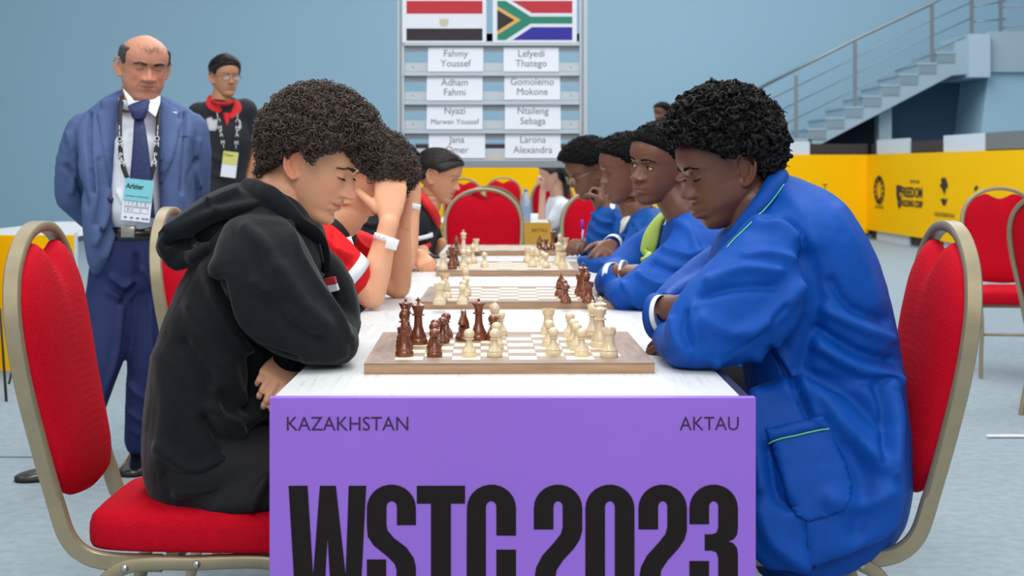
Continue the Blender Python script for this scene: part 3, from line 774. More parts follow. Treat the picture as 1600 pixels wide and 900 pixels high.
def piece_geo(kind):
    g = G()
    if kind == 'pawn':
        g.lathe([(0.0001, 0), (0.0148, 0), (0.0155, 0.002), (0.0155, 0.006), (0.014, 0.009), (0.0145, 0.011), (0.0115, 0.0165), (0.0075, 0.022), (0.0058, 0.029), (0.0056, 0.032), (0.0095, 0.0335), (0.0097, 0.035), (0.006, 0.0365), (0.0085, 0.0385), (0.0103, 0.042), (0.0107, 0.0455), (0.0095, 0.0495), (0.006, 0.053), (0.0001, 0.0545)], 24)
    if kind == 'rook':
        g.lathe([(0.0001, 0), (0.0175, 0), (0.018, 0.003), (0.0178, 0.008), (0.016, 0.011), (0.0165, 0.0135), (0.0125, 0.020), (0.0105, 0.030), (0.010, 0.041), (0.0125, 0.0435), (0.0135, 0.046), (0.014, 0.053), (0.0105, 0.053), (0.0103, 0.048), (0.0001, 0.048)], 24)
        for k in range(6):
            a = k*PI/3
            g.box((0.0122*math.cos(a), 0.0122*math.sin(a), 0.0545), (0.0038, 0.0085, 0.004), rot=np.array(Matrix.Rotation(a, 3, 'Z')))
    if kind == 'bishop':
        g.lathe([(0.0001, 0), (0.0172, 0), (0.0176, 0.003), (0.0172, 0.008), (0.015, 0.011), (0.0155, 0.0135), (0.011, 0.021), (0.0072, 0.031), (0.0062, 0.044), (0.0115, 0.046), (0.0115, 0.048), (0.007, 0.050), (0.0095, 0.053), (0.0114, 0.0585), (0.0105, 0.065), (0.0065, 0.071), (0.0028, 0.074), (0.0036, 0.0765), (0.0025, 0.079), (0.0001, 0.080)], 24)
        g.box((0.007, 0, 0.066), (0.009, 0.0012, 0.010), rot=np.array(Matrix.Rotation(0.6, 3, 'Y')))
    if kind == 'queen':
        g.lathe([(0.0001, 0), (0.019, 0), (0.0195, 0.003), (0.019, 0.009), (0.0165, 0.0125), (0.017, 0.015), (0.0125, 0.024), (0.0085, 0.036), (0.0075, 0.054), (0.0125, 0.056), (0.0125, 0.0585), (0.0085, 0.060), (0.0095, 0.066), (0.0135, 0.074), (0.0145, 0.077), (0.011, 0.0765), (0.0085, 0.080), (0.003, 0.083), (0.0001, 0.0832)], 24)
        for k in range(8):
            a = k*PI/4; g.ball((0.0128*math.cos(a), 0.0128*math.sin(a), 0.0778), 0.0024, 6)
        g.ball((0, 0, 0.0855), 0.0034, 10)
    if kind == 'king':
        g.lathe([(0.0001, 0), (0.0195, 0), (0.020, 0.003), (0.0195, 0.009), (0.017, 0.0125), (0.0175, 0.0155), (0.013, 0.025), (0.009, 0.038), (0.008, 0.058), (0.0132, 0.060), (0.0132, 0.0625), (0.009, 0.064), (0.0105, 0.070), (0.0145, 0.0795), (0.0145, 0.081), (0.006, 0.085), (0.0001, 0.0855)], 24)
        g.box((0, 0, 0.0905), (0.0042, 0.0042, 0.013), bev=0.0008); g.box((0, 0, 0.0915), (0.0105, 0.0042, 0.0042), bev=0.0008)
    if kind == 'knight': return knight_geo()
    return g
PM = {}
CNT = {}
SIDE = {'L': ('light boxwood', M_LIGHTPC), 'D': ('dark brown', M_DARKPC)}
def piece(px, py, kind, side, where, zoff=0.0205, rz=None, scale=1.0):
    s_ = (py-HY)/(CH-TZ-zoff); Y = FOC/s_; X = (px-CX)/s_
    k = (kind, side)
    if k not in PM:
        t = thing('chess_'+kind, '', 'chess piece'); o = piece_geo(kind).obj('body', SIDE[side][1], sharp=40); loc_child(o, t)
        f = G().lathe([(0.0001, -0.0001), (0.0145 if kind == 'pawn' else 0.017, -0.0001), (0.0145 if kind == 'pawn' else 0.017, 0.0012), (0.0001, 0.0012)], 16).obj('felt_base', mat('green_felt', (60, 70, 50), 0.9)); loc_child(f, t)
        if kind == 'knight': pass
        PM[k] = t; c = t
    else: c = copy_tree(PM[k])
    c.location = (X, Y, TZ+zoff); c.rotation_euler = (0, 0, rz if rz is not None else (0 if side == 'D' else PI)); c.scale = (scale,)*3
    c['label'] = where; c['group'] = 'chess pieces on the boards'
    return c
N1 = 'nearest board'
for a in [
 (632, 556.5, 'rook', 'D', 'dark rook at the front left corner of the nearest board'),
 (632, 545, 'knight', 'D', 'dark knight directly behind the front left dark rook, nearest board', 0.0205, -PI/2+0.3),
 (632, 538, 'bishop', 'D', 'dark bishop hidden behind knight on left file, nearest board'),
 (653.5, 537.5, 'king', 'D', 'tall dark king with cross near left edge, nearest board'),
 (634, 531.5, 'queen', 'D', 'dark queen behind the left dark knight, nearest board'),
 (679, 557, 'pawn', 'D', 'front dark pawn beside the dark rook, nearest board'),
 (678.5, 545.5, 'pawn', 'D', 'dark pawn just behind the front dark pawn, nearest board'),
 (680.5, 539.5, 'pawn', 'D', 'third dark pawn back in the left pawn file, nearest board'),
 (691.5, 535.5, 'pawn', 'D', 'dark pawn right of the left pawn file, nearest board'),
 (697, 527.5, 'pawn', 'D', 'rearmost dark pawn of the left cluster, nearest board'),
 (724.5, 532, 'knight', 'D', 'dark knight standing alone in mid left, nearest board', 0.0205, -PI/2-0.45),
 (748, 531, 'queen', 'D', 'dark queen right of the lone dark knight, nearest board'),
 (770.5, 531.5, 'pawn', 'D', 'dark pawn in front of the light bishop, nearest board'),
 (773, 526, 'bishop', 'L', 'light bishop rising above the dark pawn, nearest board'),
 (733, 557, 'pawn', 'L', 'light pawn at front beneath the dark queen, nearest board'),
 (773, 557, 'pawn', 'L', 'light pawn at front centre of the nearest board'),
 (775.5, 545, 'pawn', 'L', 'light pawn just behind the front centre pawn, nearest board'),
 (782, 524.5, 'pawn', 'L', 'light pawn at rear right of the light bishop, nearest board'),
 (864.5, 554.5, 'pawn', 'L', 'front light pawn at left of the right group, nearest board'),
 (858, 541, 'pawn', 'L', 'second light pawn behind the left front one of right group, nearest board'),
 (857, 522.5, 'rook', 'L', 'light rook at rear standing apart in right half, nearest board'),
 (909, 556, 'pawn', 'L', 'front light pawn beside the corner rook, nearest board'),
 (901, 546.5, 'pawn', 'L', 'light pawn second from front in the right file, nearest board'),
 (896, 539, 'pawn', 'L', 'light pawn third from front in the right file, nearest board'),
 (890.5, 527, 'pawn', 'L', 'rearmost light pawn of the right file, nearest board'),
 (937.5, 542, 'queen', 'L', 'light queen with scalloped crown by the right edge, nearest board'),
 (938, 535, 'king', 'L', 'light king with cross behind the light queen, nearest board'),
 (926, 526, 'bishop', 'L', 'light bishop half hidden left of the light king, nearest board'),
 (951.5, 557.5, 'rook', 'L', 'light rook at the front right corner of the nearest board')]:
    piece(*a)
for a in [
 (686.5, 476, 'rook', 'L', 'light rook at front left corner of the second board'),
 (691, 470, 'pawn', 'L', 'light pawn behind the front left rook, second board'),
 (696, 465.5, 'knight', 'L', 'light knight right behind the left pawn, second board'),
 (695, 457, 'rook', 'L', 'light rook at the rear of the left file, second board'),
 (722.5, 475.5, 'pawn', 'L', 'front light pawn right of the corner rook, second board'),
 (724, 468, 'pawn', 'L', 'second light pawn of the pawn file, second board'),
 (728, 462, 'pawn', 'L', 'third light pawn of the pawn file, second board'),
 (727, 456.5, 'bishop', 'L', 'rear light bishop of the pawn file, second board'),
 (876, 462, 'knight', 'D', 'dark knight with pale ears behind the pawn, second board'),
 (884, 474, 'pawn', 'D', 'front dark pawn of the second board'),
 (881, 467, 'pawn', 'D', 'dark pawn hidden behind the front dark pawn, second board'),
 (919.5, 473.5, 'rook', 'D', 'dark rook at front right corner of the second board'),
 (916, 466, 'bishop', 'D', 'dark bishop between rook and king, second board'),
 (911, 463, 'king', 'D', 'dark king towering behind the corner rook, second board'),
 (907, 459.5, 'rook', 'D', 'dark rook hidden behind the dark king, second board')]:
    piece(*a)
for a in [
 (706, 420.5, 'queen', 'D', 'dark queen at front left of the third board'),
 (711, 415.5, 'rook', 'D', 'dark rook half hidden behind the left dark queen, third board'),
 (692.5, 422, 'rook', 'L', 'pale rook left of the dark queen, third board'),
 (724, 420, 'bishop', 'L', 'light bishop right of the dark queen, third board'),
 (732, 412, 'pawn', 'L', 'light pawn in the left middle cluster, third board'),
 (739, 411, 'bishop', 'L', 'taller light piece of the left middle cluster, third board'),
 (757, 417, 'pawn', 'L', 'light pawn standing alone in mid left, third board'),
 (832, 417, 'bishop', 'L', 'front light bishop at left of the right group, third board'),
 (824.5, 410, 'rook', 'L', 'light rook at left rear of the right group, third board'),
 (838, 409, 'knight', 'L', 'light knight at rear of the right group, third board'),
 (848, 415, 'pawn', 'L', 'light pawn in middle of the right group, third board'),
 (853, 418.5, 'pawn', 'L', 'front light pawn of the right group, third board'),
 (872, 413.5, 'queen', 'L', 'light queen behind the corner rook, third board'),
 (879, 419, 'rook', 'L', 'light rook at front right corner of the third board'),
 (713, 398, 'bishop', 'D', 'dark bishop at left of the farthest board'),
 (724, 393.5, 'king', 'L', 'tall light king at left of the farthest board'),
 (744, 393, 'rook', 'L', 'light rook standing right of the light king, farthest board'),
 (843, 390, 'knight', 'D', 'small dark knight beside the light crown, farthest board'),
 (853, 391.5, 'pawn', 'D', 'dark pawn left of the dark king, farthest board'),
 (864, 390.5, 'king', 'D', 'dark king at right of the farthest board'),
 (875, 391, 'bishop', 'L', 'light bishop beside the dark king, farthest board'),
 (884, 391, 'rook', 'L', 'light rook at far right of the farthest board')]:
    piece(*a)

# score sheets and small items on the tables
def sheet(px, py, w, d, rz, label):
    s_ = (py-HY)/(CH-TZ); 
    o = G().box((0, 0, 0.0006), (w, d, 0.001)).obj('score_sheet', M_PAPER, smooth=False)
    o.location = ((px-CX)/s_, FOC/s_, TZ+0.0002); o.rotation_euler = (0, 0, rz); tag(o, label, 'paper', 'score sheets on the tables')
sheet(1075, 545, 0.15, 0.30, 0.05, 'white score sheet under the near blazer elbow')
sheet(930, 463, 0.14, 0.28, 0.0, 'white score sheet right of the second board')
sheet(905, 412, 0.15, 0.26, 0.1, 'white score sheet by the hand of the third boy in blue')
o = G().sweep([P(672, 398, 6.0), P(682, 402, 5.95), P(694, 399, 6.0), P(703, 402, 6.0)], [0.01, 0.02, 0.012, 0.016], 0.006, 8, sub=3).obj('watch_strap', M_DARKR)
tag(o, 'black strap lying on the table by the girl hands', 'strap')
g = thing('pen', 'purple pen held upright by the boy with glasses', 'pen', (0.29, 6.6, 0.85))
G().sweep([P(909.5, 380, 6.55), P(911, 358, 6.55)], 0.005, seg=8).obj('barrel', mat('pen_clear', (176, 186, 232), 0.3), g)
G().sweep([P(911, 358, 6.55), P(909.5, 343, 6.55)], 0.006, seg=8).obj('cap', mat('pen_purple', (96, 60, 200), 0.3), g)
# ------------------------------------------------------------------ figure toolkit
def fast_mesh(name, V, Q, m, parent=None, smooth=True, tint=None):
    "V (n,3), Q (k,4) quads"
    me = bpy.data.meshes.new(name); V = np.asarray(V, np.float32); Q = np.asarray(Q, np.int32)
    me.vertices.add(len(V)); me.vertices.foreach_set('co', V.ravel())
    me.loops.add(Q.size); me.loops.foreach_set('vertex_index', Q.ravel())
    me.polygons.add(len(Q)); me.polygons.foreach_set('loop_start', np.arange(0, Q.size, Q.shape[1], dtype=np.int32))
    me.update(calc_edges=True); me.validate()
    if smooth: me.polygons.foreach_set('use_smooth', np.ones(len(me.polygons), dtype=bool))
    if m is not None:
        for mm in (m if isinstance(m, (list, tuple)) else [m]): me.materials.append(mm)
    if tint is not None:
        a = me.color_attributes.new('tint', 'FLOAT_COLOR', 'POINT')
        cc = np.ones((len(V), 4), dtype=np.float32); cc[:, :3] = tint
        a.data.foreach_set('color', cc.ravel())
    o = bpy.data.objects.new(name, me); COL.objects.link(o)
    if parent is not None: put(o, parent)
    return o

def remesh(g, voxel, smooth=3, fac=0.5):
    "union of everything in g as one quad surface -> V, Q, normals"
    me = bpy.data.meshes.new('tmp'); me.from_pydata(g.verts().tolist(), [], g.F); me.update()
    bm = bmesh.new(); bm.from_mesh(me); bmesh.ops.recalc_face_normals(bm, faces=bm.faces); bm.to_mesh(me); bm.free()
    o = bpy.data.objects.new('tmp', me); COL.objects.link(o)
    r = o.modifiers.new('r', 'REMESH'); r.mode = 'VOXEL'; r.voxel_size = voxel; r.adaptivity = 0.0
    if smooth:
        s = o.modifiers.new('s', 'SMOOTH'); s.factor = fac; s.iterations = smooth
    dg = bpy.context.evaluated_depsgraph_get(); dg.update()
    e = bpy.data.meshes.new_from_object(o.evaluated_get(dg))
    n = len(e.vertices); V = np.empty(n*3, 'f'); e.vertices.foreach_get('co', V); V = V.reshape(-1, 3).astype(float)
    N = np.empty(n*3, 'f'); e.vertex_normals.foreach_get('vector', N); N = N.reshape(-1, 3).astype(float)
    ls = np.empty(len(e.polygons), 'i'); e.polygons.foreach_get('loop_total', ls)
    vi = np.empty(len(e.loops), 'i'); e.loops.foreach_get('vertex_index', vi)
    Q = vi.reshape(-1, 4) if len(ls) and (ls == 4).all() else None
    if Q is None:
        st_ = np.concatenate([[0], np.cumsum(ls)[:-1]]); Q = np.array([vi[a:a+4] if l == 4 else [vi[a], vi[a+1], vi[a+2], vi[a+2]] for a, l in zip(st_, ls)])
    bpy.data.objects.remove(o); bpy.data.meshes.remove(me); bpy.data.meshes.remove(e)
    return V, Q, N

def topx(V):
    return np.stack([CX+FOC*V[:, 0]/V[:, 1], HY-(V[:, 2]-CH)*FOC/V[:, 1]], 1)

def polydist(p, line):
    d = np.full(len(p), 1e9); line = np.array(line, float)
    for a, b in zip(line[:-1], line[1:]):
        ab = b-a; t = np.clip(((p-a) @ ab)/(ab @ ab), 0, 1)
        d = np.minimum(d, np.linalg.norm(p-(a+t[:, None]*ab), axis=1))
    return d

def folds(V, N, fl, ymax=99):
    "fl: list of (points on the photo plane, width px, height m); raises or sinks cloth along its normal"
    V0 = V; q = topx(V); face = np.clip(-N[:, 1]*2.5+0.2, 0, 1)*(V[:, 1] < ymax)
    d = np.zeros(len(V))
    for pts, w, amp in fl:
        ln = spline(np.array([(x, y, 0) for x, y in pts]), 5)[:, :2] if len(pts) > 2 else pts
        r = polydist(q, ln)/w
        if np.isscalar(amp): d += 2.5*amp*np.exp(-r*r)
    return V+N*(d*face)[:, None]

def wrinkle(V, N, amp, scale, seed=0, stretch=(1, 1, 1)):
    q = V*np.array(stretch)
    n = vnoise(q, scale, seed)+0.5*vnoise(q, scale*2.1, seed+3)
    r = 1-np.abs(n)*1.3
    return V+N*(amp*(0.6*n+0.5*r))[:, None]

def cloth(name, g, m, parent, voxel=0.006, smooth=6, fl=None, ymax=99, wr=None, label=None, cut=None):
    V, Q, N = remesh(g, voxel, smooth)
    if wr:
        for w in wr: V = wrinkle(V, N, *w)
    if fl: V = folds(V, N, fl, ymax)
    o = fast_mesh(name, V, Q, m, parent)
    if label: o['label'] = label
    return o

def ringpx(g, rings, sub=3, seg=28, expo=2.3, cap=True):
    "rings: (x1,y1,x2,y2,Y,half depth) silhouettes on both sides at depth Y -> closed loft"
    A = []; 
    for r in rings:
        a, b = P(r[0], r[1], r[4]), P(r[2], r[3], r[4])
        A.append(np.concatenate([(a+b)/2, (b-a)/2, [r[5]]]))
    A = spline(np.array(A), sub)
    th = np.linspace(0, 2*PI, seg, endpoint=False); cs, sn = np.cos(th), np.sin(th)
    ca = np.sign(cs)*np.abs(cs)**(2/expo); sa = np.sign(sn)*np.abs(sn)**(2/expo)
    R = []
    def rg(v, k=1.0, off=np.zeros(3)):
        return v[:3]+off+np.outer(ca*k, v[3:6])+np.outer(sa*v[6]*k, np.array([0, 1.0, 0]))
    for v in A: R.append(rg(v))
    if cap:
        d0 = A[0][:3]-A[1][:3]; d0 /= np.linalg.norm(d0)+1e-9; h0 = min(np.linalg.norm(A[0][3:6]), A[0][6])
        d1 = A[-1][:3]-A[-2][:3]; d1 /= np.linalg.norm(d1)+1e-9; h1 = min(np.linalg.norm(A[-1][3:6]), A[-1][6])
        R = [rg(A[0], k, d0*h0*o) for k, o in ((0.3, 0.42), (0.7, 0.32), (0.9, 0.16))]+R+[rg(A[-1], k, d1*h1*o) for k, o in ((0.9, 0.16), (0.7, 0.32), (0.3, 0.42))]
    g.rings(R)

def limb(g, pts, rad, sub=4, seg=16, ry=None):
    "rounded tube through world points with radii (capped by balls)"
    p = spline(np.array(pts, float), sub); r = np.interp(np.linspace(0, 1, len(p)), np.linspace(0, 1, len(rad)), rad)
    g.sweep(p, r, seg=seg)
    g.ball(p[0], rad[0], 12); g.ball(p[-1], rad[-1], 12)

def frame(d, n):
    d = np.array(d, float); d /= np.linalg.norm(d); n = np.array(n, float); n = n-d*np.dot(n, d); n /= np.linalg.norm(n)
    return d, n, np.cross(d, n)

def hand(g, w, d, n, side=1, curl=(0.3, 0.35, 0.4, 0.45), thumb=0.5, s=1.0, spread=0.06, bend2=1.0, tcurl=0.3, nails=None):
    """palm + five fingers. w wrist, d towards the knuckles, n the way the palm faces, side=+1 thumb on cross(d,n)."""
    d, n, t = frame(d, n); t = t*side; w = np.array(w, float)
    K = []
    offs = [0.030, 0.010, -0.010, -0.029]; kl = [0.090, 0.094, 0.089, 0.080]; fl = [0.074, 0.082, 0.077, 0.060]; fr = [0.0092, 0.0095, 0.0090, 0.0080]
    # palm
    pr = []
    for u, hw, th_ in ((-0.02, 0.024, 0.019), (0.0, 0.026, 0.018), (0.025, 0.034, 0.018), (0.055, 0.040, 0.0165), (0.085, 0.041, 0.0135), (0.094, 0.037, 0.010)):
        a = np.linspace(0, 2*PI, 20, endpoint=False); ca = np.sign(np.cos(a))*np.abs(np.cos(a))**(0.8); sa = np.sign(np.sin(a))*np.abs(np.sin(a))**(0.8)
        pr.append(w+d*u*s+np.outer(ca*hw*s, t)+np.outer(sa*th_*s, n))
    g.rings(pr)
    g.ball(w+(d*0.035+t*0.022+n*0.010)*s, np.array((0.020, 0.020, 0.020))*s, 12)   # thenar
    for i in range(4):
        base = w+(d*kl[i]*0.93+t*offs[i])*s; c = curl[i]
        ang = 0; p = base.copy(); pts = [w+(d*kl[i]*0.7+t*offs[i]*0.85)*s, p.copy()]
        dirs = d*math.cos(spread*(1.5-i))+t*math.sin(spread*(1.5-i))
        for seg_, (L, k) in enumerate(((0.45, 1.0), (0.30, 1.25*bend2), (0.25, 0.8*bend2))):
            ang += c*k*1.1
            v = dirs*math.cos(ang)+n*math.sin(ang)
            p = p+v*fl[i]*L*s; pts.append(p.copy())
        r = [fr[i]*1.05*s, fr[i]*1.08*s, fr[i]*0.98*s, fr[i]*0.93*s, fr[i]*0.78*s]
        q = spline(np.array(pts), 3); rr = np.interp(np.linspace(0, 1, len(q)), np.linspace(0, 1, 5), r)
        g.sweep(q, rr, seg=10, up=n+0.01); g.ball(q[-1], rr[-1]*1.0, 10); g.ball(pts[2], fr[i]*1.05*s, 8)
        if nails is not None: nails.append((p.copy(), v, n, fr[i]*s))
    b = w+(d*0.022+t*0.026+n*0.006)*s
    v1 = d*0.75+t*(0.75*thumb+0.25)+n*0.25*tcurl*2; v1 /= np.linalg.norm(v1)
    v2 = v1+n*tcurl*0.9-t*tcurl*0.5; v2 /= np.linalg.norm(v2); v3 = v2+n*tcurl*0.5-t*tcurl*0.6; v3 /= np.linalg.norm(v3)
    p1 = b+v1*0.040*s; p2 = p1+v2*0.032*s; p3 = p2+v3*0.024*s
    q = spline(np.array([b, p1, p2, p3]), 4); rr = np.interp(np.linspace(0, 1, len(q)), [0, .4, .75, 1], np.array([0.015, 0.0115, 0.0112, 0.0085])*s)
    g.sweep(q, rr, seg=10, up=n+0.01); g.ball(q[-1], rr[-1], 10)
    return g

# ---- head
def prof(z, tab): 
    t = np.array(sorted(tab)); return np.interp(z, t[:, 0], t[:, 1])
class Head:
    def __init__(s, o, heading, pitch=0, roll=0, size=1.0, width=1.0, nose=1.0, nose_w=1.0, lips=1.0, jaw=1.0, chin=0.0, cheek=0.0, eye=(0.0, -0.3), gaze=(0, -0.3), crease=0.0, dbl=0.0, mouth_open=0.0, brow=0.0, muz=0.0, mz=0.0):
        s.p = dict(width=width, nose=nose, nose_w=nose_w, lips=lips, jaw=jaw, chin=chin, cheek=cheek, eye=eye, gaze=gaze, crease=crease, dbl=dbl, mo=mouth_open, brow=brow, muz=muz, mz=mz)
        s.M = Matrix.Translation(Vector(o)) @ Matrix.Rotation(heading, 4, 'Z') @ Matrix.Rotation(pitch, 4, 'Y') @ Matrix.Rotation(roll, 4, 'X') @ Matrix.Diagonal((size, size, size, 1))
        s.Mi = s.M.inverted(); s.R = np.array(s.M.to_3x3()); s.size = size
        s.build()
    def w(s, p):
        M = np.array(s.M); return np.asarray(p, float) @ M[:3, :3].T+M[:3, 3]
    def l(s, V):
        M = np.array(s.Mi); return V @ M[:3, :3].T+M[:3, 3]
    def build(s):
        p = s.p; nt = 112
        zt = np.concatenate([[-0.1125, -0.1115, -0.110], np.arange(-0.108, 0.098, 0.0016), [0.0995, 0.1025, 0.1055, 0.1085, 0.1108, 0.1123, 0.1130]])
        kern = lambda a: np.convolve(np.pad(a, 2, 'edge'), [0.1, 0.2, 0.4, 0.2, 0.1], 'valid')
        front = [(-.1125, .056), (-.110, .068), (-.106, .077), (-.100, .084+p['chin']), (-.092, .087+p['chin']), (-.084, .084+p['chin']*.6), (-.078, .0815), (-.070, .0835), (-.055, .0855), (-.040, .0855), (-.028, .0845), (0, .0835), (.012, .083), (.020, .0885), (.028, .0925+p['brow']), (.045, .0945), (.062, .0915), (.078, .083), (.09, .071), (.100, .053), (.106, .038), (.110, .024), (.113, .001)]
        back = [(-.1125, .050), (-.110, .038), (-.106, .026), (-.095, .012), (-.08, -.006), (-.066, -.026), (-.058, -.05), (-.05, -.064), (-.035, -.078), (-.015, -.090), (.01, -.098), (.035, -.100), (.055, -.097), (.075, -.087), (.09, -.072), (.100, -.054), (.106, -.040), (.110, -.026), (.113, -.003)]
        hw = [(-.1125, .006), (-.110, .018), (-.106, .028), (-.100, .036), (-.09, .044), (-.078, .051), (-.065, .0575), (-.05, .0625), (-.03, .067), (-.01, .070), (.01, .0725), (.03, .0755), (.05, .0755), (.068, .070), (.082, .060), (.093, .048), (.101, .035), (.107, .023), (.111, .012), (.113, .001)]
        F_, B_, W_ = kern(prof(zt, front)), kern(prof(zt, back)), kern(prof(zt, hw))
        F_[-1] = .001; B_[-1] = -.003; W_[-1] = .001
        jf = np.interp(zt, [-.113, -.06, -.02], [p['jaw'], p['jaw'], 1.0]); W_ = W_*p['width']*jf
        C_ = kern(prof(zt, [(-.113, .052), (-.10, .035), (-.08, .020), (-.05, .004), (-.02, -.006), (.03, -.015), (.113, -.006)]))
        th = np.linspace(0, 2*PI, nt, endpoint=False); cs, sn = np.cos(th), np.sin(th)
        # denser in front
        th = th-0.25*np.sin(th); cs, sn = np.cos(th), np.sin(th)
        V = np.zeros((len(zt), nt, 3)); V[:, :, 2] = zt[:, None]
        ex = np.interp(zt, [-.113, -.09, -.03, .02, .06, .11], [2.0, 2.0, 2.25, 2.35, 2.2, 2.0])[:, None]
        ca = np.sign(cs)[None]*np.abs(cs)[None]**(2/ex); sa = np.sign(sn)[None]*np.abs(sn)[None]**(2/ex)
        V[:, :, 0] = C_[:, None]+np.where(cs[None] > 0, (F_-C_)[:, None]*ca, (C_-B_)[:, None]*ca)
        V[:, :, 1] = W_[:, None]*sa
        y = V[:, :, 1]; z = V[:, :, 2]; fr = np.clip(cs[None]*1.6, 0, 1)
        ga = lambda yy, zz, sy, sz: np.exp(-((np.abs(y)-yy)/sy)**2-((z-zz)/sz)**2)
        ay = np.abs(y)
        dx = np.zeros_like(y)
        nh = prof(z, [(.016, 0), (.008, .0035), (0, .0095), (-.01, .0165), (-.018, .0225), (-.0255, .0272), (-.030, .0265), (-.0345, .018), (-.039, .006), (-.043, .001), (-.046, 0)])*p['nose']
        nw = prof(z, [(.016, .009), (0, .0085), (-.012, .0098), (-.022, .0125*p['nose_w']), (-.030, .0145*p['nose_w']), (-.04, .016)])
        dx += nh*np.exp(-(ay/nw)**2.3)
        dx += 0.0105*p['nose']*ga(.0140*p['nose_w'], -.0300, .0052, .0058)
        dx -= 0.004*ga(.0068*p['nose_w'], -.0365, .0032, .003)
        dx -= 0.0085*ga(.030, .004, .0135, .0085)+0.004*ga(.015, .006, .006, .007)
        dx += (0.0032+p['brow'])*ga(.030, .0235, .016, .006)
        dx += (0.003+p['cheek'])*ga(.043, -.020, .018, .014)
        L = p['lips']; zk = z; z = z-p['mz']; ga = lambda yy, zz, sy, sz: np.exp(-((np.abs(y)-yy)/sy)**2-((z-zz)/sz)**2)
        dx += p['muz']*np.exp(-(ay/.030)**2.4)*np.exp(-((z+.056)/.019)**2)
        lw = np.exp(-(ay/.0245)**4)
        dx += lw*(0.0040*L**.8*np.exp(-((z+.0505-.0016*(L-1))/(.0042+.0014*(L-1)))**2)*(1-0.25*np.exp(-(y/.003)**2))+0.0048*L**.8*np.exp(-((z+.0630+.0018*(L-1))/(.0050+.0018*(L-1)))**2))
        dx -= 0.0045*np.exp(-(ay/.0250)**4)*np.exp(-((z+.0565)/.0016)**2)
        dx -= 0.0022*np.exp(-(ay/.016)**2)*np.exp(-((z+.0745)/.004)**2)
        dx -= 0.0015*np.exp(-(y/.0035)**2)*np.exp(-((z+.0425)/.004)**2)
        dx -= 0.0025*ga(.0275, -.0575, .004, .005)
        z = zk
        if p['crease']:
            c = p['crease']; yl = .017+(-.028-z)*.42
            dx -= c*0.0032*np.exp(-((ay-yl)/.0028)**2)*np.exp(-((z+.042)/.016)**2)
            dx += c*0.0026*np.exp(-((ay-yl-.009)/.007)**2)*np.exp(-((z+.045)/.018)**2)
            for q in (.048, .058, .068): dx -= c*0.0010*np.exp(-((z-q-0.004*np.cos(ay*90))/.0013)**2)*np.exp(-(ay/.035)**4)
            dx -= c*0.0016*np.exp(-((z+.006+.006*np.cos((ay-.03)*60))/.0016)**2)*ga(.03, -.006, .015, .008)
        V[:, :, 0] += dx*fr
        if p['dbl']:
            k = p['dbl']*np.exp(-((z+.10)/.02)**2); V[:, :, 2] -= 0.012*k*np.clip((V[:, :, 0]-0.0)/.05, 0, 1); V[:, :, 1] *= 1+0.14*k
        s.grid = V.copy(); s.nt = nt
        g = G(); g.rings([V[i] for i in range(len(zt))])
        s.g = g; s.V = V.reshape(-1, 3)
        # ears
        for sd in (-1, 1):
            ex_ = -0.010; W0 = 0.0705*p['width']
            Re = Matrix.Rotation(sd*math.radians(-22), 3, 'Z') @ Matrix.Rotation(math.radians(-9), 3, 'Y')
            c = np.array([ex_, sd*(W0+0.001), -0.008]); R_ = np.array(Re)
            def E(u, v, o): return c+R_ @ np.array([u*1.15, sd*o*1.1, v*1.15])
            hp = [(0.012, -.006, .000), (0.013, .006, .003), (0.010, .020, .006), (0.000, .030, .009), (-.013, .0285, .012), (-.0205, .017, .0135), (-.0205, .003, .013), (-.0155, -.012, .011), (-.008, -.021, .008), (.000, -.0265, .006), (.006, -.024, .003), (.009, -.016, .000)]
            q = spline(np.array([E(*h) for h in hp]), 3)
            g.sweep(q, [0.0026, 0.0032, 0.0036, 0.0038, 0.0038, 0.0036, 0.0042, 0.0040, 0.003], seg=8)
            g.ball(E(-.002, -.0225, .005), (0.0072, 0.0035, 0.0075), 10, rot=R_)
            q = spline(np.array([E(*h) for h in [(-.004, .020, .007), (-.011, .011, .0095), (-.0115, -.002, .009), (-.006, -.012, .0065), (.002, -.015, .004)]]), 3)
            g.sweep(q, [0.0022, 0.003, 0.003, 0.003, 0.0025], seg=8)
            g.ball(E(.0105, -.004, .003), (0.0035, 0.0032, 0.006), 8, rot=R_)
            R2 = []
            pl = [(0.008, -.018), (0.011, 0.0), (0.009, .018), (0, .027), (-.012, .025), (-.018, .014), (-.017, 0), (-.011, -.014), (-.002, -.022)]
            g.ball(E(-.003, .010, -.004), (0.013, 0.0065, 0.015), 12, rot=R_)
            for o_ in (-0.016, 0.0025): R2.append(np.array([E(u, v, o_+(-u)*0.28) for u, v in pl]))
            g.rings(R2)
        # eyelid balls (skin) for the closed part
        s.eyes = [np.array([0.0662, sd*0.0305, 0.004]) for sd in (-1, 1)]
    def mask(s, V, line):
        x = V[:, 0]; zl = np.interp(x, *line); return np.clip((V[:, 2]-zl)/0.010, 0, 1)
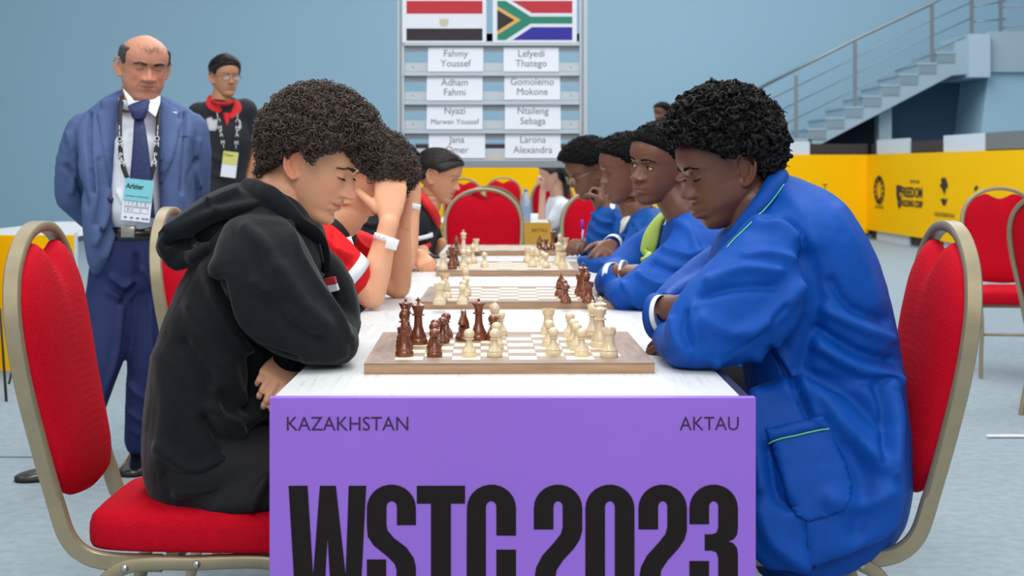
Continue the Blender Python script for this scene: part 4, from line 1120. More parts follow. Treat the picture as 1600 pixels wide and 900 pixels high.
    def lids(s, up, lo, r=0.0137):
        "upper and lower lids as skin shells over the eyeball"
        g = G(); 
        for c in s.eyes:
            for (e0, e1, outer) in ((up, 1.35, 1), (-1.35, lo, -1)):
                n1, n2 = 26, 9; R = []
                az = np.linspace(-1.5, 1.5, n1)
                A = np.zeros((n2, n1, 3)); Bk = np.zeros((n2, n1, 3))
                for j in range(n2):
                    f = j/(n2-1)
                    edge = np.clip(np.cos(az*1.15), 0, 1)**0.8
                    mid = (up+lo)/2*0+(-0.12)
                    e_edge = mid+((e0 if outer > 0 else e1)-mid)*edge
                    far = e1 if outer > 0 else e0
                    el = e_edge+(far-e_edge)*f
                    for arr, rr in ((A, r+0.0007*(1-f)), (Bk, 0.0085)):
                        arr[j, :, 0] = c[0]+rr*np.cos(el)*np.cos(az); arr[j, :, 1] = c[1]+rr*np.cos(el)*np.sin(az); arr[j, :, 2] = c[2]+rr*np.sin(el)
                g.rings([np.concatenate([A[j], Bk[j][::-1]]) for j in range(n2)])
        g.V = [s.w(v) for v in g.V]; return g
    def eyeballs(s, parent, az=0.0, el=-0.3, iris=(60, 36, 22)):
        mi = mat('iris_%d' % iris[0], iris, 0.15); mp_ = mat('pupil', (10, 8, 8), 0.05); ms = mat('eye_white', (196, 186, 178), 0.12, coat=0.6)
        for c in s.eyes:
            rr = 0.0125; angs = [0.0, 0.17, 0.175, 0.46, 0.50, 0.7, 1.0, 1.4, 1.9, 2.4, 3.0, PI]; seg = 24
            d = np.array([math.cos(el)*math.cos(az), math.cos(el)*math.sin(az), math.sin(el)])
            a, b, cc = frame(d, (0, 0.1, 1)); V = []; F = []; mi_ = []
            for k in angs:
                r_ = rr+(0.0005 if k < 0.5 else 0)
                for j in range(seg):
                    t = 2*PI*j/seg; V.append(c+r_*(math.cos(k)*a+math.sin(k)*(math.cos(t)*b+math.sin(t)*cc)))
            for i in range(len(angs)-1):
                for j in range(seg):
                    F.append((i*seg+j, i*seg+(j+1) % seg, (i+1)*seg+(j+1) % seg, (i+1)*seg+j)); mi_.append(1 if angs[i+1] <= 0.175 else (0 if angs[i+1] <= 0.46 else (1 if angs[i+1] <= 0.50 else 2)))
            o = mesh_obj('eyeball', s.w(np.array(V)), F, [mi, mp_, ms], parent)
            o.data.polygons.foreach_set('material_index', np.array(mi_, dtype=np.int32))
    def lashes(s, parent, m, up, lo=None, n=26, ln=0.006, r=0.0141):
        g = G()
        for c in s.eyes:
            az = np.linspace(-1.15, 1.15, 18)
            edge = np.clip(np.cos(az*1.15), 0, 1)**0.8; el = -0.12+(up+0.12)*edge
            q = np.stack([c[0]+r*np.cos(el)*np.cos(az), c[1]+r*np.cos(el)*np.sin(az), c[2]+r*np.sin(el)], 1)
            g.sweep(s.w(q), 0.0007*s.size, seg=5)
            if ln:
                for k in range(n):
                    a = -1.0+2.0*k/(n-1); e = -0.12+(up+0.12)*max(0, math.cos(a*1.15))**0.8
                    d = np.array([math.cos(e)*math.cos(a), math.cos(e)*math.sin(a), math.sin(e)])
                    p0 = c+d*r; p1 = p0+d*ln*0.7+np.array([0, 0, -ln*0.25]); p2 = p0+d*ln+np.array([0, 0, -0.1*ln])
                    g.sweep(s.w(np.array([p0, p1, p2])), [0.00045, 0.0003, 0.0001], seg=3)
        return g.obj('eyelashes', m, parent)
    def brows(s, parent, m, n=110, thick=1.0, z0=0.0235, drop=0.0, lenm=0.008, seed=0, angry=0.0):
        rs = np.random.RandomState(seed+5); g = G()
        for sd in (-1, 1):
            for k in range(n):
                u = rs.rand(); yy = 0.012+0.037*u
                zc = z0+0.0045*math.sin(min(1, u*1.15)*PI*0.75)-0.004*max(0, u-0.6)*2.5-angry*(1-u)*0.006
                hw_ = (0.0036*(1-u)**0.5+0.0012)*thick
                zz = zc+rs.uniform(-hw_, hw_)
                a = s.surf(yy, zz)
                if a is None: continue
                L = lenm*(0.7+0.5*rs.rand()); dz = L*(0.55*(1-u)+0.05)-0.2*L*u
                b_ = s.surf(min(yy+L*0.85, 0.053), zz+dz)
                p0 = np.array([a+0.0002, sd*yy, zz]); p2 = np.array([b_+0.0012, sd*(yy+L*0.85), zz+dz]); p1 = (p0+p2)/2+np.array([0.0009, 0, 0])
                g.sweep(s.w(np.array([p0, p1, p2])), np.array([0.0005, 0.0006, 0.0001])*s.size, seg=3)
        o = g.obj('eyebrows', m, parent); return o
    def surf(s, y, z):
        "front surface x at (y,z) in head space"
        i = int(np.argmin(np.abs(s.grid[:, 0, 2]-z))); row = s.grid[i]; h = s.nt//4+6
        yy = row[:h, 1]; xx = row[:h, 0]
        return float(np.interp(abs(y), yy, xx))
    def tint(s, V, lip=(0.8, 0.55, 0.5), stubble=0.0, ear=None, scalp=None, scalp_line=None, cheek=None, browc=None, under=0.0):
        q = s.l(V); T = np.ones((len(V), 3)); L = s.p['lips']; q0 = q; q = q.copy(); q[:, 2] = q[:, 2]-s.p['mz']*np.clip((-.035-q[:, 2])/.006, 0, 1)
        ay = np.abs(q[:, 1]); inface = (q[:, 0] > 0.05)
        def mixin(w, c):
            w = np.clip(w, 0, 1)[:, None]; return T*(1-w)+T*np.array(c)*w
        top = -.0475+.0035*(L-1)-ay*(0.25+.1*(L-1)); bot = -.0685-.0045*(L-1)+ay*(0.42+.15*(L-1))
        w = np.clip((top-q[:, 2])/.0012, 0, 1)*np.clip((q[:, 2]-bot)/.0012, 0, 1)*inface*np.clip((.0255-ay)/.002, 0, 1)*(q[:, 0] > .074)
        T = mixin(w*0.9, lip)
        w = np.exp(-((q[:, 2]+.0565)/.0011)**2)*inface*np.clip((.026-ay)/.003, 0, 1); T = mixin(w*0.8, (0.35, 0.2, 0.2))
        q = q0
        if stubble:
            n = 0.5+0.5*vnoise(q, 900); w = stubble*np.clip((-.045-q[:, 2])/.02, 0, 1)*np.clip((q[:, 0]+.02)/.02, 0, 1)*(0.5+n*.5)*(1-w)
            w += stubble*1.2*np.exp(-((q[:, 2]+.043)/.004)**2)*(q[:, 0] > .075)*np.exp(-(ay/.024)**4)
            T = mixin(w, (0.62, 0.60, 0.62))
        if ear is not None: T = mixin((np.clip((ay-.068*s.p['width'])/.006, 0, 1)*(np.abs(q[:, 0]+.012) < .03)*(np.abs(q[:, 2]+.006) < .034)), ear)
        if cheek is not None: T = mixin(np.exp(-((ay-.045)/.02)**2-((q[:, 2]+.025)/.02)**2)*inface, cheek); T = mixin(np.exp(-(ay/.014)**2-((q[:, 2]+.023)/.010)**2)*(q[:, 0] > .095), cheek)
        if under: T = mixin(under*np.exp(-((ay-.03)/.014)**2-((q[:, 2]+.010)/.006)**2)*inface, (0.8, 0.7, 0.72))
        if scalp is not None:
            w = s.mask(q, scalp_line)*(q[:, 2] > -.085)*(1-np.clip((ay-.070*s.p['width'])/.003, 0, 1)*(np.abs(q[:, 0]+.012) < .028)*(np.abs(q[:, 2]+.008) < .034)); T = mixin(w, scalp)
        if browc is not None:
            u = np.clip((ay-.012)/.037, 0, 1); zc = .0235+.0045*np.sin(np.clip(u*1.15, 0, 1)*PI*.75)-.004*np.clip(u-.6, 0, 1)*2.5
            w = np.exp(-((q[:, 2]-zc)/(.0026*(1.15-u*.7)))**4)*(ay > .010)*(ay < .050)*inface; T = mixin(w*.85, browc)
        return T
    # ---- hair
    def cap(s, parent, m, line, thick, noise=(0.004, 60), name='hair', inset=0.005, seed=0, wfun=None, label=None, tuck=0.0):
        "shell displaced out of the scalp; thick(q)->metres"
        V = s.V.copy(); n = len(V)
        gN = G(); 
        me = bpy.data.meshes.new('t'); F = s.gridF(); me.from_pydata(V.tolist(), [], F); me.update()
        N = np.empty(n*3, 'f'); me.vertex_normals.foreach_get('vector', N); N = N.reshape(-1, 3); bpy.data.meshes.remove(me)
        ctr = np.array([-0.005, 0, 0.01]); 
        if np.mean(np.sum(N*(V-ctr), 1)) < 0: N = -N
        w = s.mask(V, line) if wfun is None else wfun(V)
        w = w*w*(3-2*w)
        th = thick(V)
        if noise: th = th+noise[0]*(vnoise(V, noise[1], seed)+0.5*vnoise(V, noise[1]*2.2, seed+1))
        V2 = V+N*((-inset)+(th+inset)*w)[:, None]
        s.capN = N; s.capw = w
        nz = len(V)//s.nt; ri = np.unique(np.concatenate([np.arange(0, nz, 2), [nz-1]])); W2 = V2.reshape(nz, s.nt, 3)[ri][:, ::2]; n2 = s.nt//2
        F2 = [(i*n2+k, i*n2+(k+1) % n2, (i+1)*n2+(k+1) % n2, (i+1)*n2+k) for i in range(len(ri)-1) for k in range(n2)]
        o = mesh_obj(name, s.w(W2.reshape(-1, 3)), F2, m, parent)
        if label: o['label'] = label
        return o
    def gridF(s):
        nz = len(s.V)//s.nt; F = []
        for i in range(nz-1):
            for k in range(s.nt): l = (k+1) % s.nt; F.append((i*s.nt+k, i*s.nt+l, (i+1)*s.nt+l, (i+1)*s.nt+k))
        return F
    def scatter(s, n, thick, lo=0.8, hi=1.05, seed=0, wmin=0.5):
        "random points in the hair shell -> local points, normals"
        rs = np.random.RandomState(seed+11); nz = len(s.V)//s.nt
        V = s.V.reshape(nz, s.nt, 3); N = s.capN.reshape(nz, s.nt, 3); W = s.capw.reshape(nz, s.nt)
        a = V[:-1]; b = np.roll(V, -1, 1)[:-1]; c = V[1:]
        area_ = np.linalg.norm(np.cross(b-a, c-a), axis=2)*(W[:-1] > wmin)
        pr = area_.ravel()/area_.sum(); idx = rs.choice(len(pr), n, p=pr); i = idx//s.nt; j = idx % s.nt
        u, v = rs.rand(n)[:, None], rs.rand(n)[:, None]
        p = V[i, j]*(1-u)*(1-v)+np.roll(V, -1, 1)[i, j]*u*(1-v)+V[np.minimum(i+1, nz-1), j]*v
        p = V[i, j]+(np.roll(V, -1, 1)[i, j]-V[i, j])*u+(V[np.minimum(i+1, nz-1), j]-V[i, j])*v
        nn = N[i, j]; t = thick(p)*(lo+(hi-lo)*rs.rand(n)); ww = W[i, j]
        return p+nn*(t*ww**0.7)[:, None], nn

def curls(parent, H, pts, nrm, m, coil=0.006, tube=0.0009, turns=1.3, pitch=0.006, seg=11, seed=0, name='curls', jit=0.8, sides=3, label=None, taper=True, wob=0.0, align=0.0, tip=0.15):
    "many small helical locks as one mesh (local head space in, world out)"
    rs = np.random.RandomState(seed); n = len(pts)
    ax = rs.normal(size=(n, 3))*jit+nrm*align; ax /= np.linalg.norm(ax, axis=1)[:, None]
    r = rs.normal(size=(n, 3)); a = np.cross(ax, r); a /= np.linalg.norm(a, axis=1)[:, None]; b = np.cross(ax, a)
    t = np.linspace(0, 1, seg); ph = t*turns*2*PI
    co = (coil*(0.6+0.8*rs.rand(n)))[:, None, None]; pi_ = (pitch*(0.5+rs.rand(n)))[:, None, None]
    cs, sn = np.cos(ph)[None, :, None], np.sin(ph)[None, :, None]
    C = pts[:, None, :]+co*(cs*a[:, None]+sn*b[:, None])+pi_*(t-0.5)[None, :, None]*ax[:, None]
    if wob: C = C+rs.normal(size=C.shape)*wob
    rad = (cs*a[:, None]+sn*b[:, None]); axx = np.broadcast_to(ax[:, None], rad.shape)
    tr = tube*(0.7+0.6*rs.rand(n))[:, None, None]*(np.interp(t, [0, .15, .7, 1], [0.6, 1, 0.9, tip])[None, :, None] if taper else 1)
    ring = []
    for k in range(sides):
        an = 2*PI*k/sides; ring.append(C+tr*(math.cos(an)*rad+math.sin(an)*axx))
    V = np.stack(ring, 2).reshape(-1, 3)
    base = np.arange(n)[:, None, None]*seg*sides; i = np.arange(seg-1)[None, :, None]*sides; k = np.arange(sides)[None, None, :]; l = (k+1) % sides
    Q = np.stack([base+i+k, base+i+l, base+i+sides+l, base+i+sides+k], -1).reshape(-1, 4)
    o = fast_mesh(name, H.w(V), Q, m, parent); o['kind'] = 'stuff'
    if label: o['label'] = label
    return o

def body_piece(pieces, m, parent, tints=None, name='body'):
    "join remeshed pieces into one body mesh"
    VV = []; QQ = []; TT = []; off = 0
    for V, Q, T in pieces:
        VV.append(V); QQ.append(Q+off); off += len(V); TT.append(np.ones((len(V), 3)) if T is None else T)
    return fast_mesh(name, np.concatenate(VV), np.concatenate(QQ), m, parent, tint=np.concatenate(TT))

def quads_of(g):
    F = [f if len(f) == 4 else None for f in g.F]
    return g.verts(), np.array([f for f in F if f is not None])

HL_STD = ([-0.09, -0.075, -0.055, -0.035, -0.022, -0.005, 0.012, 0.022, 0.035, 0.05, 0.065, 0.085, 0.11], [-0.06, -0.058, -0.045, -0.02, 0.012, 0.030, 0.012, 0.010, 0.035, 0.046, 0.055, 0.066, 0.075])

def neck_g(g, H, base, r0=0.062, r1=0.055, top=(-0.018, 0, -0.045), mid=None):
    t = H.w(np.array([top]))[0]; b = np.array(base)
    up2 = H.w(np.array([(-0.012, 0, 0.01)]))[0]
    q = [b, (b*0.5+t*0.5) if mid is None else np.array(mid), t, up2]
    g.sweep(spline(np.array(q), 4), [r0, (r0+r1)/2*0.97, r1, r1*0.8], seg=24)

def core(g, hip, neck, shn, shf, e=0.0, fb=1.0):
    "bare torso from hip to neck; e extra thickness"
    hip, neck, a, b = [np.array(v, float) for v in (hip, neck, shn, shf)]
    w = b-a; W = np.linalg.norm(w)/2; w /= np.linalg.norm(w); up = neck-hip; L = np.linalg.norm(up)
    sm = (a+b)/2
    pts = [hip-up/L*0.06, hip, hip+(sm-hip)*0.35, hip+(sm-hip)*0.7, sm*0.93+hip*0.07, neck*0.75+sm*0.25, neck]
    hw = [0.13, 0.165, 0.14, 0.165, W*0.98, 0.10, 0.062]; hd = [0.10*fb, 0.115*fb, 0.105*fb, 0.115*fb, 0.095*fb, 0.070, 0.058]
    R = []; P2 = spline(np.array([np.concatenate([p, [x+e, y+e]]) for p, x, y in zip(pts, hw, hd)]), 3)
    T = np.gradient(P2[:, :3], axis=0)
    th = np.linspace(0, 2*PI, 28, endpoint=False); ca = np.sign(np.cos(th))*np.abs(np.cos(th))**.85; sa = np.sign(np.sin(th))*np.abs(np.sin(th))**.85
    for i in range(len(P2)):
        t = T[i]/np.linalg.norm(T[i]); ww = w-t*np.dot(w, t); ww /= np.linalg.norm(ww); d = np.cross(t, ww)
        R.append(P2[i, :3]+np.outer(ca*P2[i, 3], ww)+np.outer(sa*P2[i, 4], d))
    g.rings(R); g.ball(pts[0], 0.11+e, 14)
    for s_ in (a, b): g.ball(s_, 0.058+e*1.2, 14)
    g.sweep([a+(0, 0, 0.01), sm*0.4+neck*0.6, b+(0, 0, 0.01)], [0.045+e*.8, 0.06+e*.5, 0.045+e*.8], seg=16)

def legs_seated(g, hip, dirx, Y, e=0.0, kx=0.43, spread=0.10, knee_z=0.54, bare=False, hipw=0.09, ankle_dx=0.0):
    ends = []
    for sd in (-1, 1):
        h = np.array(hip)+np.array([0, sd*hipw, -0.01]); k = np.array([hip[0]+dirx*kx, Y+sd*(spread), knee_z]); an = np.array([k[0]+dirx*(0.01+ankle_dx), k[1], 0.09])
        g.sweep([h, (h+k)/2, k], [0.085+e, 0.072+e, 0.058+e], seg=18); g.ball(k, 0.057+e, 14); g.ball(h, 0.085+e, 14)
        g.sweep([k, k*0.55+an*0.45, an], [0.056+e, 0.052+e, 0.036+e*1.6], seg=16)
        ends.append(an)
    return ends

def shoe(parent, an, d, m, sole=None, L=0.27):
    "shoe under ankle point, toe towards d"
    d = np.array([d[0], d[1], 0.0]); d /= np.linalg.norm(d); s_ = np.array([-d[1], d[0], 0]); z = np.array([0, 0, 1.0])
    o0 = np.array([an[0], an[1], 0.0])
    prof_ = [(-0.075, 0.024, 0.055), (-0.068, 0.032, 0.075), (-0.04, 0.036, 0.085), (0.0, 0.037, 0.082), (0.04, 0.040, 0.066), (0.08, 0.045, 0.050), (0.12, 0.046, 0.042), (0.155, 0.040, 0.035), (0.18, 0.027, 0.027), (0.19, 0.010, 0.018)]
    k = L/0.27; R = []
    th = np.linspace(0, 2*PI, 20, endpoint=False); ca = np.sign(np.cos(th))*np.abs(np.cos(th))**.8; sa = np.sin(th)
    A = spline(np.array(prof_), 3)
    for x, w, h in A:
        zz = 0.016+np.where(sa > 0, sa*(h-0.016), 0)
        R.append(o0+np.outer(np.full(20, x*k), d)+np.outer(ca*w*k*np.where(sa > 0.4, 1-(sa-0.4)*0.5, 1), s_)+np.outer(zz, z))
    g = G().rings(R); sh = g.obj('shoe', m, parent)
    R = []
    for x, w, h in A:
        R.append(np.array([o0+d*x*k+s_*w*k*1.06*u+z*v for u, v in ((-1, 0.0), (1, 0.0), (1, 0.019), (-1, 0.019))]))
    G().rings(R).obj('sole', sole or mat('black_sole', (22, 20, 20), 0.6), sh)
    for j in range(3):
        G().sweep([o0+d*(0.035+j*0.018)*k-s_*0.016+z*(0.077-j*0.007), o0+d*(0.04+j*0.018)*k+z*(0.083-j*0.007), o0+d*(0.035+j*0.018)*k+s_*0.016+z*(0.077-j*0.007)], 0.0022, seg=5).obj('lace', mat('black_lace', (16, 16, 18), 0.8), sh)
    return sh

M_SKIN1 = mat('skin_light', (230, 170, 134), 0.5, tint=True, sss=0.10, bump=0.25, bscale=700, spec=0.35, bdist=0.0006)
M_SKIN2 = mat('skin_deep_brown', (104, 66, 50), 0.42, tint=True, sss=0.06, bump=0.25, bscale=700, spec=0.45, bdist=0.0006)
M_SKIN3 = mat('skin_brown', (112, 72, 54), 0.42, tint=True, sss=0.06, bump=0.25, bscale=700, spec=0.45, bdist=0.0006)
M_SKIN4 = mat('skin_tan', (196, 142, 108), 0.5, tint=True, sss=0.08, bump=0.2, bscale=700, spec=0.35, bdist=0.0006)
M_SKIN5 = mat('skin_weathered', (196, 138, 112), 0.5, tint=True, sss=0.08, bump=0.3, bscale=500, spec=0.4, bdist=0.0008)
M_HAIR = mat('hair_dark_brown', (48, 38, 34), 0.42, spec=0.6)
M_HAIRC = mat('hair_curl_brown', (74, 61, 53), 0.5, spec=0.4, noise=0.35, nscale=60)
M_HAIRK = mat('hair_black', (8, 8, 9), 0.8, spec=0.15)
M_HAIRK2 = mat('hair_black_soft', (12, 11, 13), 0.7, spec=0.3, noise=0.3, nscale=80)
M_HOOD = mat('black_fleece', (26, 30, 34), 0.92, noise=0.12, nscale=90, bump=0.35, bscale=900, spec=0.15, sheen=0.15)
M_HOOD2 = mat('black_fleece_lining', (18, 20, 23), 0.95, bump=0.3, bscale=900, spec=0.1)
M_TROUS = mat('black_twill', (20, 21, 25), 0.7, bump=0.3, bscale=900, spec=0.3)
M_BLAZ = mat('royal_blue_wool', (0, 74, 166), 0.6, noise=0.05, nscale=40, bump=0.2, bscale=900, spec=0.22)
M_BLAZ2 = mat('royal_blue_dim', (8, 74, 150), 0.65, noise=0.05, nscale=40, bump=0.2, bscale=900, spec=0.22)
M_PIPE = mat('green_piping', (120, 208, 120), 0.6)
M_SHIRT = mat('white_cotton', (226, 232, 240), 0.8, bump=0.15, bscale=500)
M_SUIT = mat('navy_suit_wool', (80, 99, 142), 0.75, noise=0.05, nscale=60, bump=0.15, bscale=900, spec=0.2)
M_SUITT = mat('navy_trouser_wool', (44, 54, 98), 0.75, noise=0.05, nscale=60, bump=0.15, bscale=900, spec=0.2)
M_REDSH = mat('red_jersey', (216, 22, 30), 0.75, bump=0.1, bscale=500, spec=0.25)
M_BLKSH = mat('black_jersey', (30, 34, 40), 0.8, bump=0.1, bscale=500, spec=0.2)
M_LEATH = mat('black_leather', (18, 18, 20), 0.25, spec=0.6, coat=0.3)
M_LIME = mat('lime_scarf', (176, 206, 96), 0.8, bump=0.5, bscale=500)
M_BAND = mat('white_wristband', (240, 244, 246), 0.4)

def strands(H, cap_o, parent, m, n, roots, target, length=0.12, r=0.0007, lift=0.001, seed=0, name='strands', seg=9, spread=0.3, w_=None):
    "fine locks combed over the cap from roots towards a target direction (all in head space)"
    from mathutils.bvhtree import BVHTree
    me = cap_o.data; k = len(me.vertices); co = np.empty(k*3, 'f'); me.vertices.foreach_get('co', co)
    b = BVHTree.FromPolygons(H.l(co.reshape(-1, 3).astype(float)).tolist(), [tuple(p.vertices) for p in me.polygons])
    rs = np.random.RandomState(seed); c0 = Vector((-0.005, 0, 0.01)); g = G()
    def on(d, lf):
        d = Vector(d); d.normalize(); h = b.ray_cast(c0, d)
        return None if h[0] is None else np.array(h[0])+np.array(h[1] if h[1].dot(d) > 0 else -h[1])*lf
    for i in range(n):
        p = roots(rs); d0 = np.array(p)-np.array(c0); d0 /= np.linalg.norm(d0)
        tg = np.array(target(p, rs))+rs.normal(size=3)*0.004*spread*5-np.array(c0); t_ = tg/np.linalg.norm(tg)
        ang = math.acos(max(-1, min(1, float(d0 @ t_)))); f = min(1.0, length*(0.7+0.6*rs.rand())/0.11/max(ang, 0.05)); q = []
        lf = lift*(0.2+rs.rand())
        for u in np.linspace(0, f, seg):
            d = (math.sin((1-u)*ang)*d0+math.sin(u*ang)*t_)/max(math.sin(ang), 1e-3); h = on(d, lf*(math.sin(PI*min(1, u/f*0.9+0.1))))
            if h is not None: q.append(h)
        if len(q) > 3: g.sweep(H.w(np.array(q)), np.array([0.6, 1, 1, 0.8, 0.2])*r*(0.7+0.6*rs.rand()), seg=4)
    o = g.obj(name, m, parent); o['kind'] = 'stuff'; return o
# ================================================================== boy in black hoodie (front left)
Y0 = 3.14
pn1 = thing('person', 'person with dark curly hair in black hoodie hunched over the nearest board', 'person', (-0.62, 3.14, 0.0), 0, 'players seated on the left')
H = Head(P(492, 253, Y0), math.radians(-14), math.radians(26), 0, size=1.01, nose=1.05, nose_w=1.0, lips=1.5, chin=0.002, jaw=0.97, brow=0.0, cheek=0.0)
g = G(); g.V = [H.w(v) for v in H.g.V]; g.F = H.g.F; g.n = H.g.n
lg_ = H.lids(-0.24, -0.40); [g.add(lg_.verts(), lg_.F)]
neck_g(g, H, P(415, 352, Y0), 0.066, 0.058, top=(-0.030, 0, -0.050), mid=P(440, 312, Y0))
V, Q, N = remesh(g, 0.0025, 2)
T = H.tint(V, lip=(0.88, 0.58, 0.58), ear=(1.05, 0.84, 0.80), stubble=0.10, cheek=(1.05, 0.9, 0.88), scalp=(0.35, 0.3, 0.3), scalp_line=(HL_STD[0], [v-0.004 for v in HL_STD[1]]))
# hidden frame under the clothes plus hands
g = G()
shn, shf = P(392, 392, 2.97), P(415, 392, 3.31)
hip = P(330, 712, Y0)
core(g, hip, P(418, 345, Y0), shn, shf, -0.05)
an1 = legs_seated(g, hip, 1, Y0, -0.012)
for s_, e_, w_ in ((shn, P(515, 540, 2.93), P(508, 535, 3.18)), (shf, P(528, 512, 3.33), P(452, 570, 3.03))):
    limb(g, [s_+(0, 0, -0.03), (s_+e_)/2, e_], [0.032, 0.032, 0.026]); limb(g, [e_, (e_+w_)/2, w_], [0.026, 0.026, 0.022])
V2, Q2, N2 = remesh(g, 0.012, 2)
g = G()
hand(g, P(452, 560, 3.06), P(426, 596, 2.99)-P(452, 560, 3.06), (-0.35, 0.8, -0.6), side=1, curl=(0.5, 0.58, 0.66, 0.75), thumb=0.2, s=0.86, spread=0.02, tcurl=0.8)
limb(g, [P(490, 546, 3.16), P(456, 560, 3.07)], [0.026, 0.024])
hand(g, P(492, 532, 3.2), (-0.25, 1, -0.05), (0, 0, -1), side=-1, curl=(0.4, .4, .4, .4), s=0.85, thumb=0.0)
V3, Q3, N3 = remesh(g, 0.0030, 2)
body_piece([(V, Q, T), (V2, Q2, None), (V3, Q3, None)], M_SKIN1, pn1)
H.eyeballs(pn1, 0.0, -0.75, (50, 30, 20)); H.lashes(pn1, M_HAIRK, -0.24, n=20, ln=0.0055, r=0.0145)
H.brows(pn1, M_HAIR, n=110, thick=0.75, z0=0.0200)
# hair: a bushy mass of small curls
def th1(q):
    f = np.clip((q[:, 0]-0.02)/0.07, 0, 1); b = np.clip((-q[:, 0]-0.03)/0.06, 0, 1); lo = np.clip((0.03-q[:, 2])/0.08, 0, 1)
    return 0.041-0.002*f-0.002*b-0.016*lo+0.006*np.clip((q[:, 2]-.06)/.05, 0, 1)
hair1 = H.cap(pn1, M_HAIR, HL_STD, lambda q: th1(q)*0.80, noise=(0.004, 55))
pts, nr = H.scatter(5800, th1, 0.70, 1.12, seed=1, wmin=0.25)
f_ = np.clip((pts[:, 0]-0.085)/0.04, 0, 1); pts[:, 0] += 0.006*f_; pts[:, 2] -= 0.020*f_    # fringe tips forward and down
curls(hair1, H, pts, nr, M_HAIRC, coil=0.0056, tube=0.0012, turns=1.1, pitch=0.007, seg=9, seed=3)
rs = np.random.RandomState(4); pf = np.stack([rs.uniform(0.085, 0.135, 1500), rs.uniform(-0.062, 0.062, 1500), rs.uniform(0.028, 0.075, 1500)], 1)
pf[:, 2] = np.maximum(pf[:, 2], 0.026+0.35*np.abs(pf[:, 1])+(0.125-pf[:, 0])*0.5); pf[:, 0] -= np.abs(pf[:, 1])*0.45
curls(hair1, H, pf, pf*0, M_HAIRC, coil=0.0056, tube=0.0012, turns=1.1, pitch=0.007, seg=9, seed=5, name='fringe')
rs = np.random.RandomState(14); n = 500; pf = np.stack([rs.uniform(-0.088, -0.05, n), rs.uniform(-0.05, 0.05, n), rs.uniform(-0.075, -0.03, n)], 1); pf[:, 0] -= 0.012
curls(hair1, H, pf, pf*0, M_HAIRC, coil=0.005, tube=0.0010, turns=1.2, pitch=0.006, seg=10, seed=15, name='nape_curls')

# hoodie
g = G()
ringpx(g, [(268, 797, 415, 797, 3.14, .13), (240, 765, 428, 780, 3.14, .165), (229, 715, 430, 735, 3.14, .18), (231, 640, 428, 680, 3.14, .175), (241, 570, 425, 630, 3.14, .168), (258, 505, 432, 575, 3.14, .17), (284, 445, 460, 520, 3.14, .175),
           (313, 395, 490, 462, 3.14, .18), (345, 348, 510, 410, 3.14, .175), (378, 315, 506, 365, 3.14, .14), (402, 297, 490, 342, 3.14, .095)], sub=4)
# near sleeve
ringpx(g, [(352, 352, 452, 352, 2.99, .055), (336, 400, 470, 372, 2.965, .07), (352, 462, 492, 415, 2.95, .075), (382, 515, 512, 452, 2.94, .072), (418, 548, 532, 485, 2.935, .066), (462, 566, 547, 520, 2.94, .060), (508, 568, 550, 545, 2.95, .045)], sub=4)
limb(g, [P(525, 535, 2.96), P(515, 525, 3.2)], [0.045, 0.038])
# far sleeve folded back towards the near hand
limb(g, [P(425, 392, 3.30), P(500, 440, 3.33), P(528, 505, 3.34)], [0.075, 0.066, 0.052])
limb(g, [P(528, 507, 3.34), P(492, 535, 3.18), P(455, 552, 3.05)], [0.052, 0.048, 0.038])
FL = [([(452, 350), (470, 400), (500, 450), (530, 490), (548, 530)], 5, .004),
      ([(345, 440), (365, 500), (405, 545), (460, 566)], 7, -.010), ([(330, 420), (352, 480), (392, 540)], 16, .007),
      ([(385, 360), (420, 395), (432, 450)], 12, .006), ([(352, 470), (375, 515), (410, 548)], 4, -.004),
      ([(440, 420), (470, 470), (505, 505)], 12, .005), ([(420, 470), (455, 505), (500, 530)], 9, -.005), ([(400, 440), (440, 485), (490, 515)], 9, .004),
      ([(330, 635), (360, 655), (395, 650), (420, 640)], 9, .008), ([(320, 655), (350, 690), (385, 690), (415, 668)], 8, -.009),
      ([(335, 610), (345, 650), (372, 672), (380, 700)], 8, .008), ([(255, 700), (300, 735), (350, 720), (425, 690)], 10, .006), ([(262, 745), (320, 745), (380, 712), (426, 705)], 7, -.007),
      ([(280, 770), (340, 760), (400, 730)], 8, .006), ([(250, 560), (262, 640), (250, 720)], 16, .004), ([(285, 540), (330, 600), (345, 640)], 14, -.006), ([(360, 560), (372, 610), (400, 640)], 10, .006), ([(300, 480), (340, 540), (350, 600)], 14, .005),
      ([(395, 560), (400, 600), (385, 640)], 9, -.008)]
hd = cloth('hoodie', g, M_HOOD, pn1, 0.006, 6, FL, ymax=3.14, wr=[(0.0022, 11, 1), (0.0010, 34, 2)])
# hem rib
# hood lying on the back
g = G()
ringpx(g, [(252, 372, 268, 408, 3.12, .07), (262, 352, 300, 402, 3.12, .115), (292, 328, 340, 380, 3.13, .135), (330, 302, 392, 362, 3.14, .14), (368, 286, 425, 350, 3.14, .12), (400, 290, 440, 340, 3.14, .095)], sub=4, expo=2.2)
limb(g, [P(258, 382, 3.0), P(276, 408, 3.02), P(310, 392, 3.0)], [0.016, 0.02, 0.018])
hood = cloth('hood', g, M_HOOD, hd, 0.005, 5, [([(270, 365), (330, 335), (400, 320)], 7, .006), ([(262, 380), (300, 380), (350, 352), (420, 345)], 7, -.008), ([(256, 368), (275, 352), (330, 318), (370, 300)], 5, .005), ([(300, 402), (335, 375), (372, 362)], 8, .006), ([(320, 310), (345, 335), (372, 350)], 3, .003)], ymax=3.16, wr=[(0.002, 16, 4)])
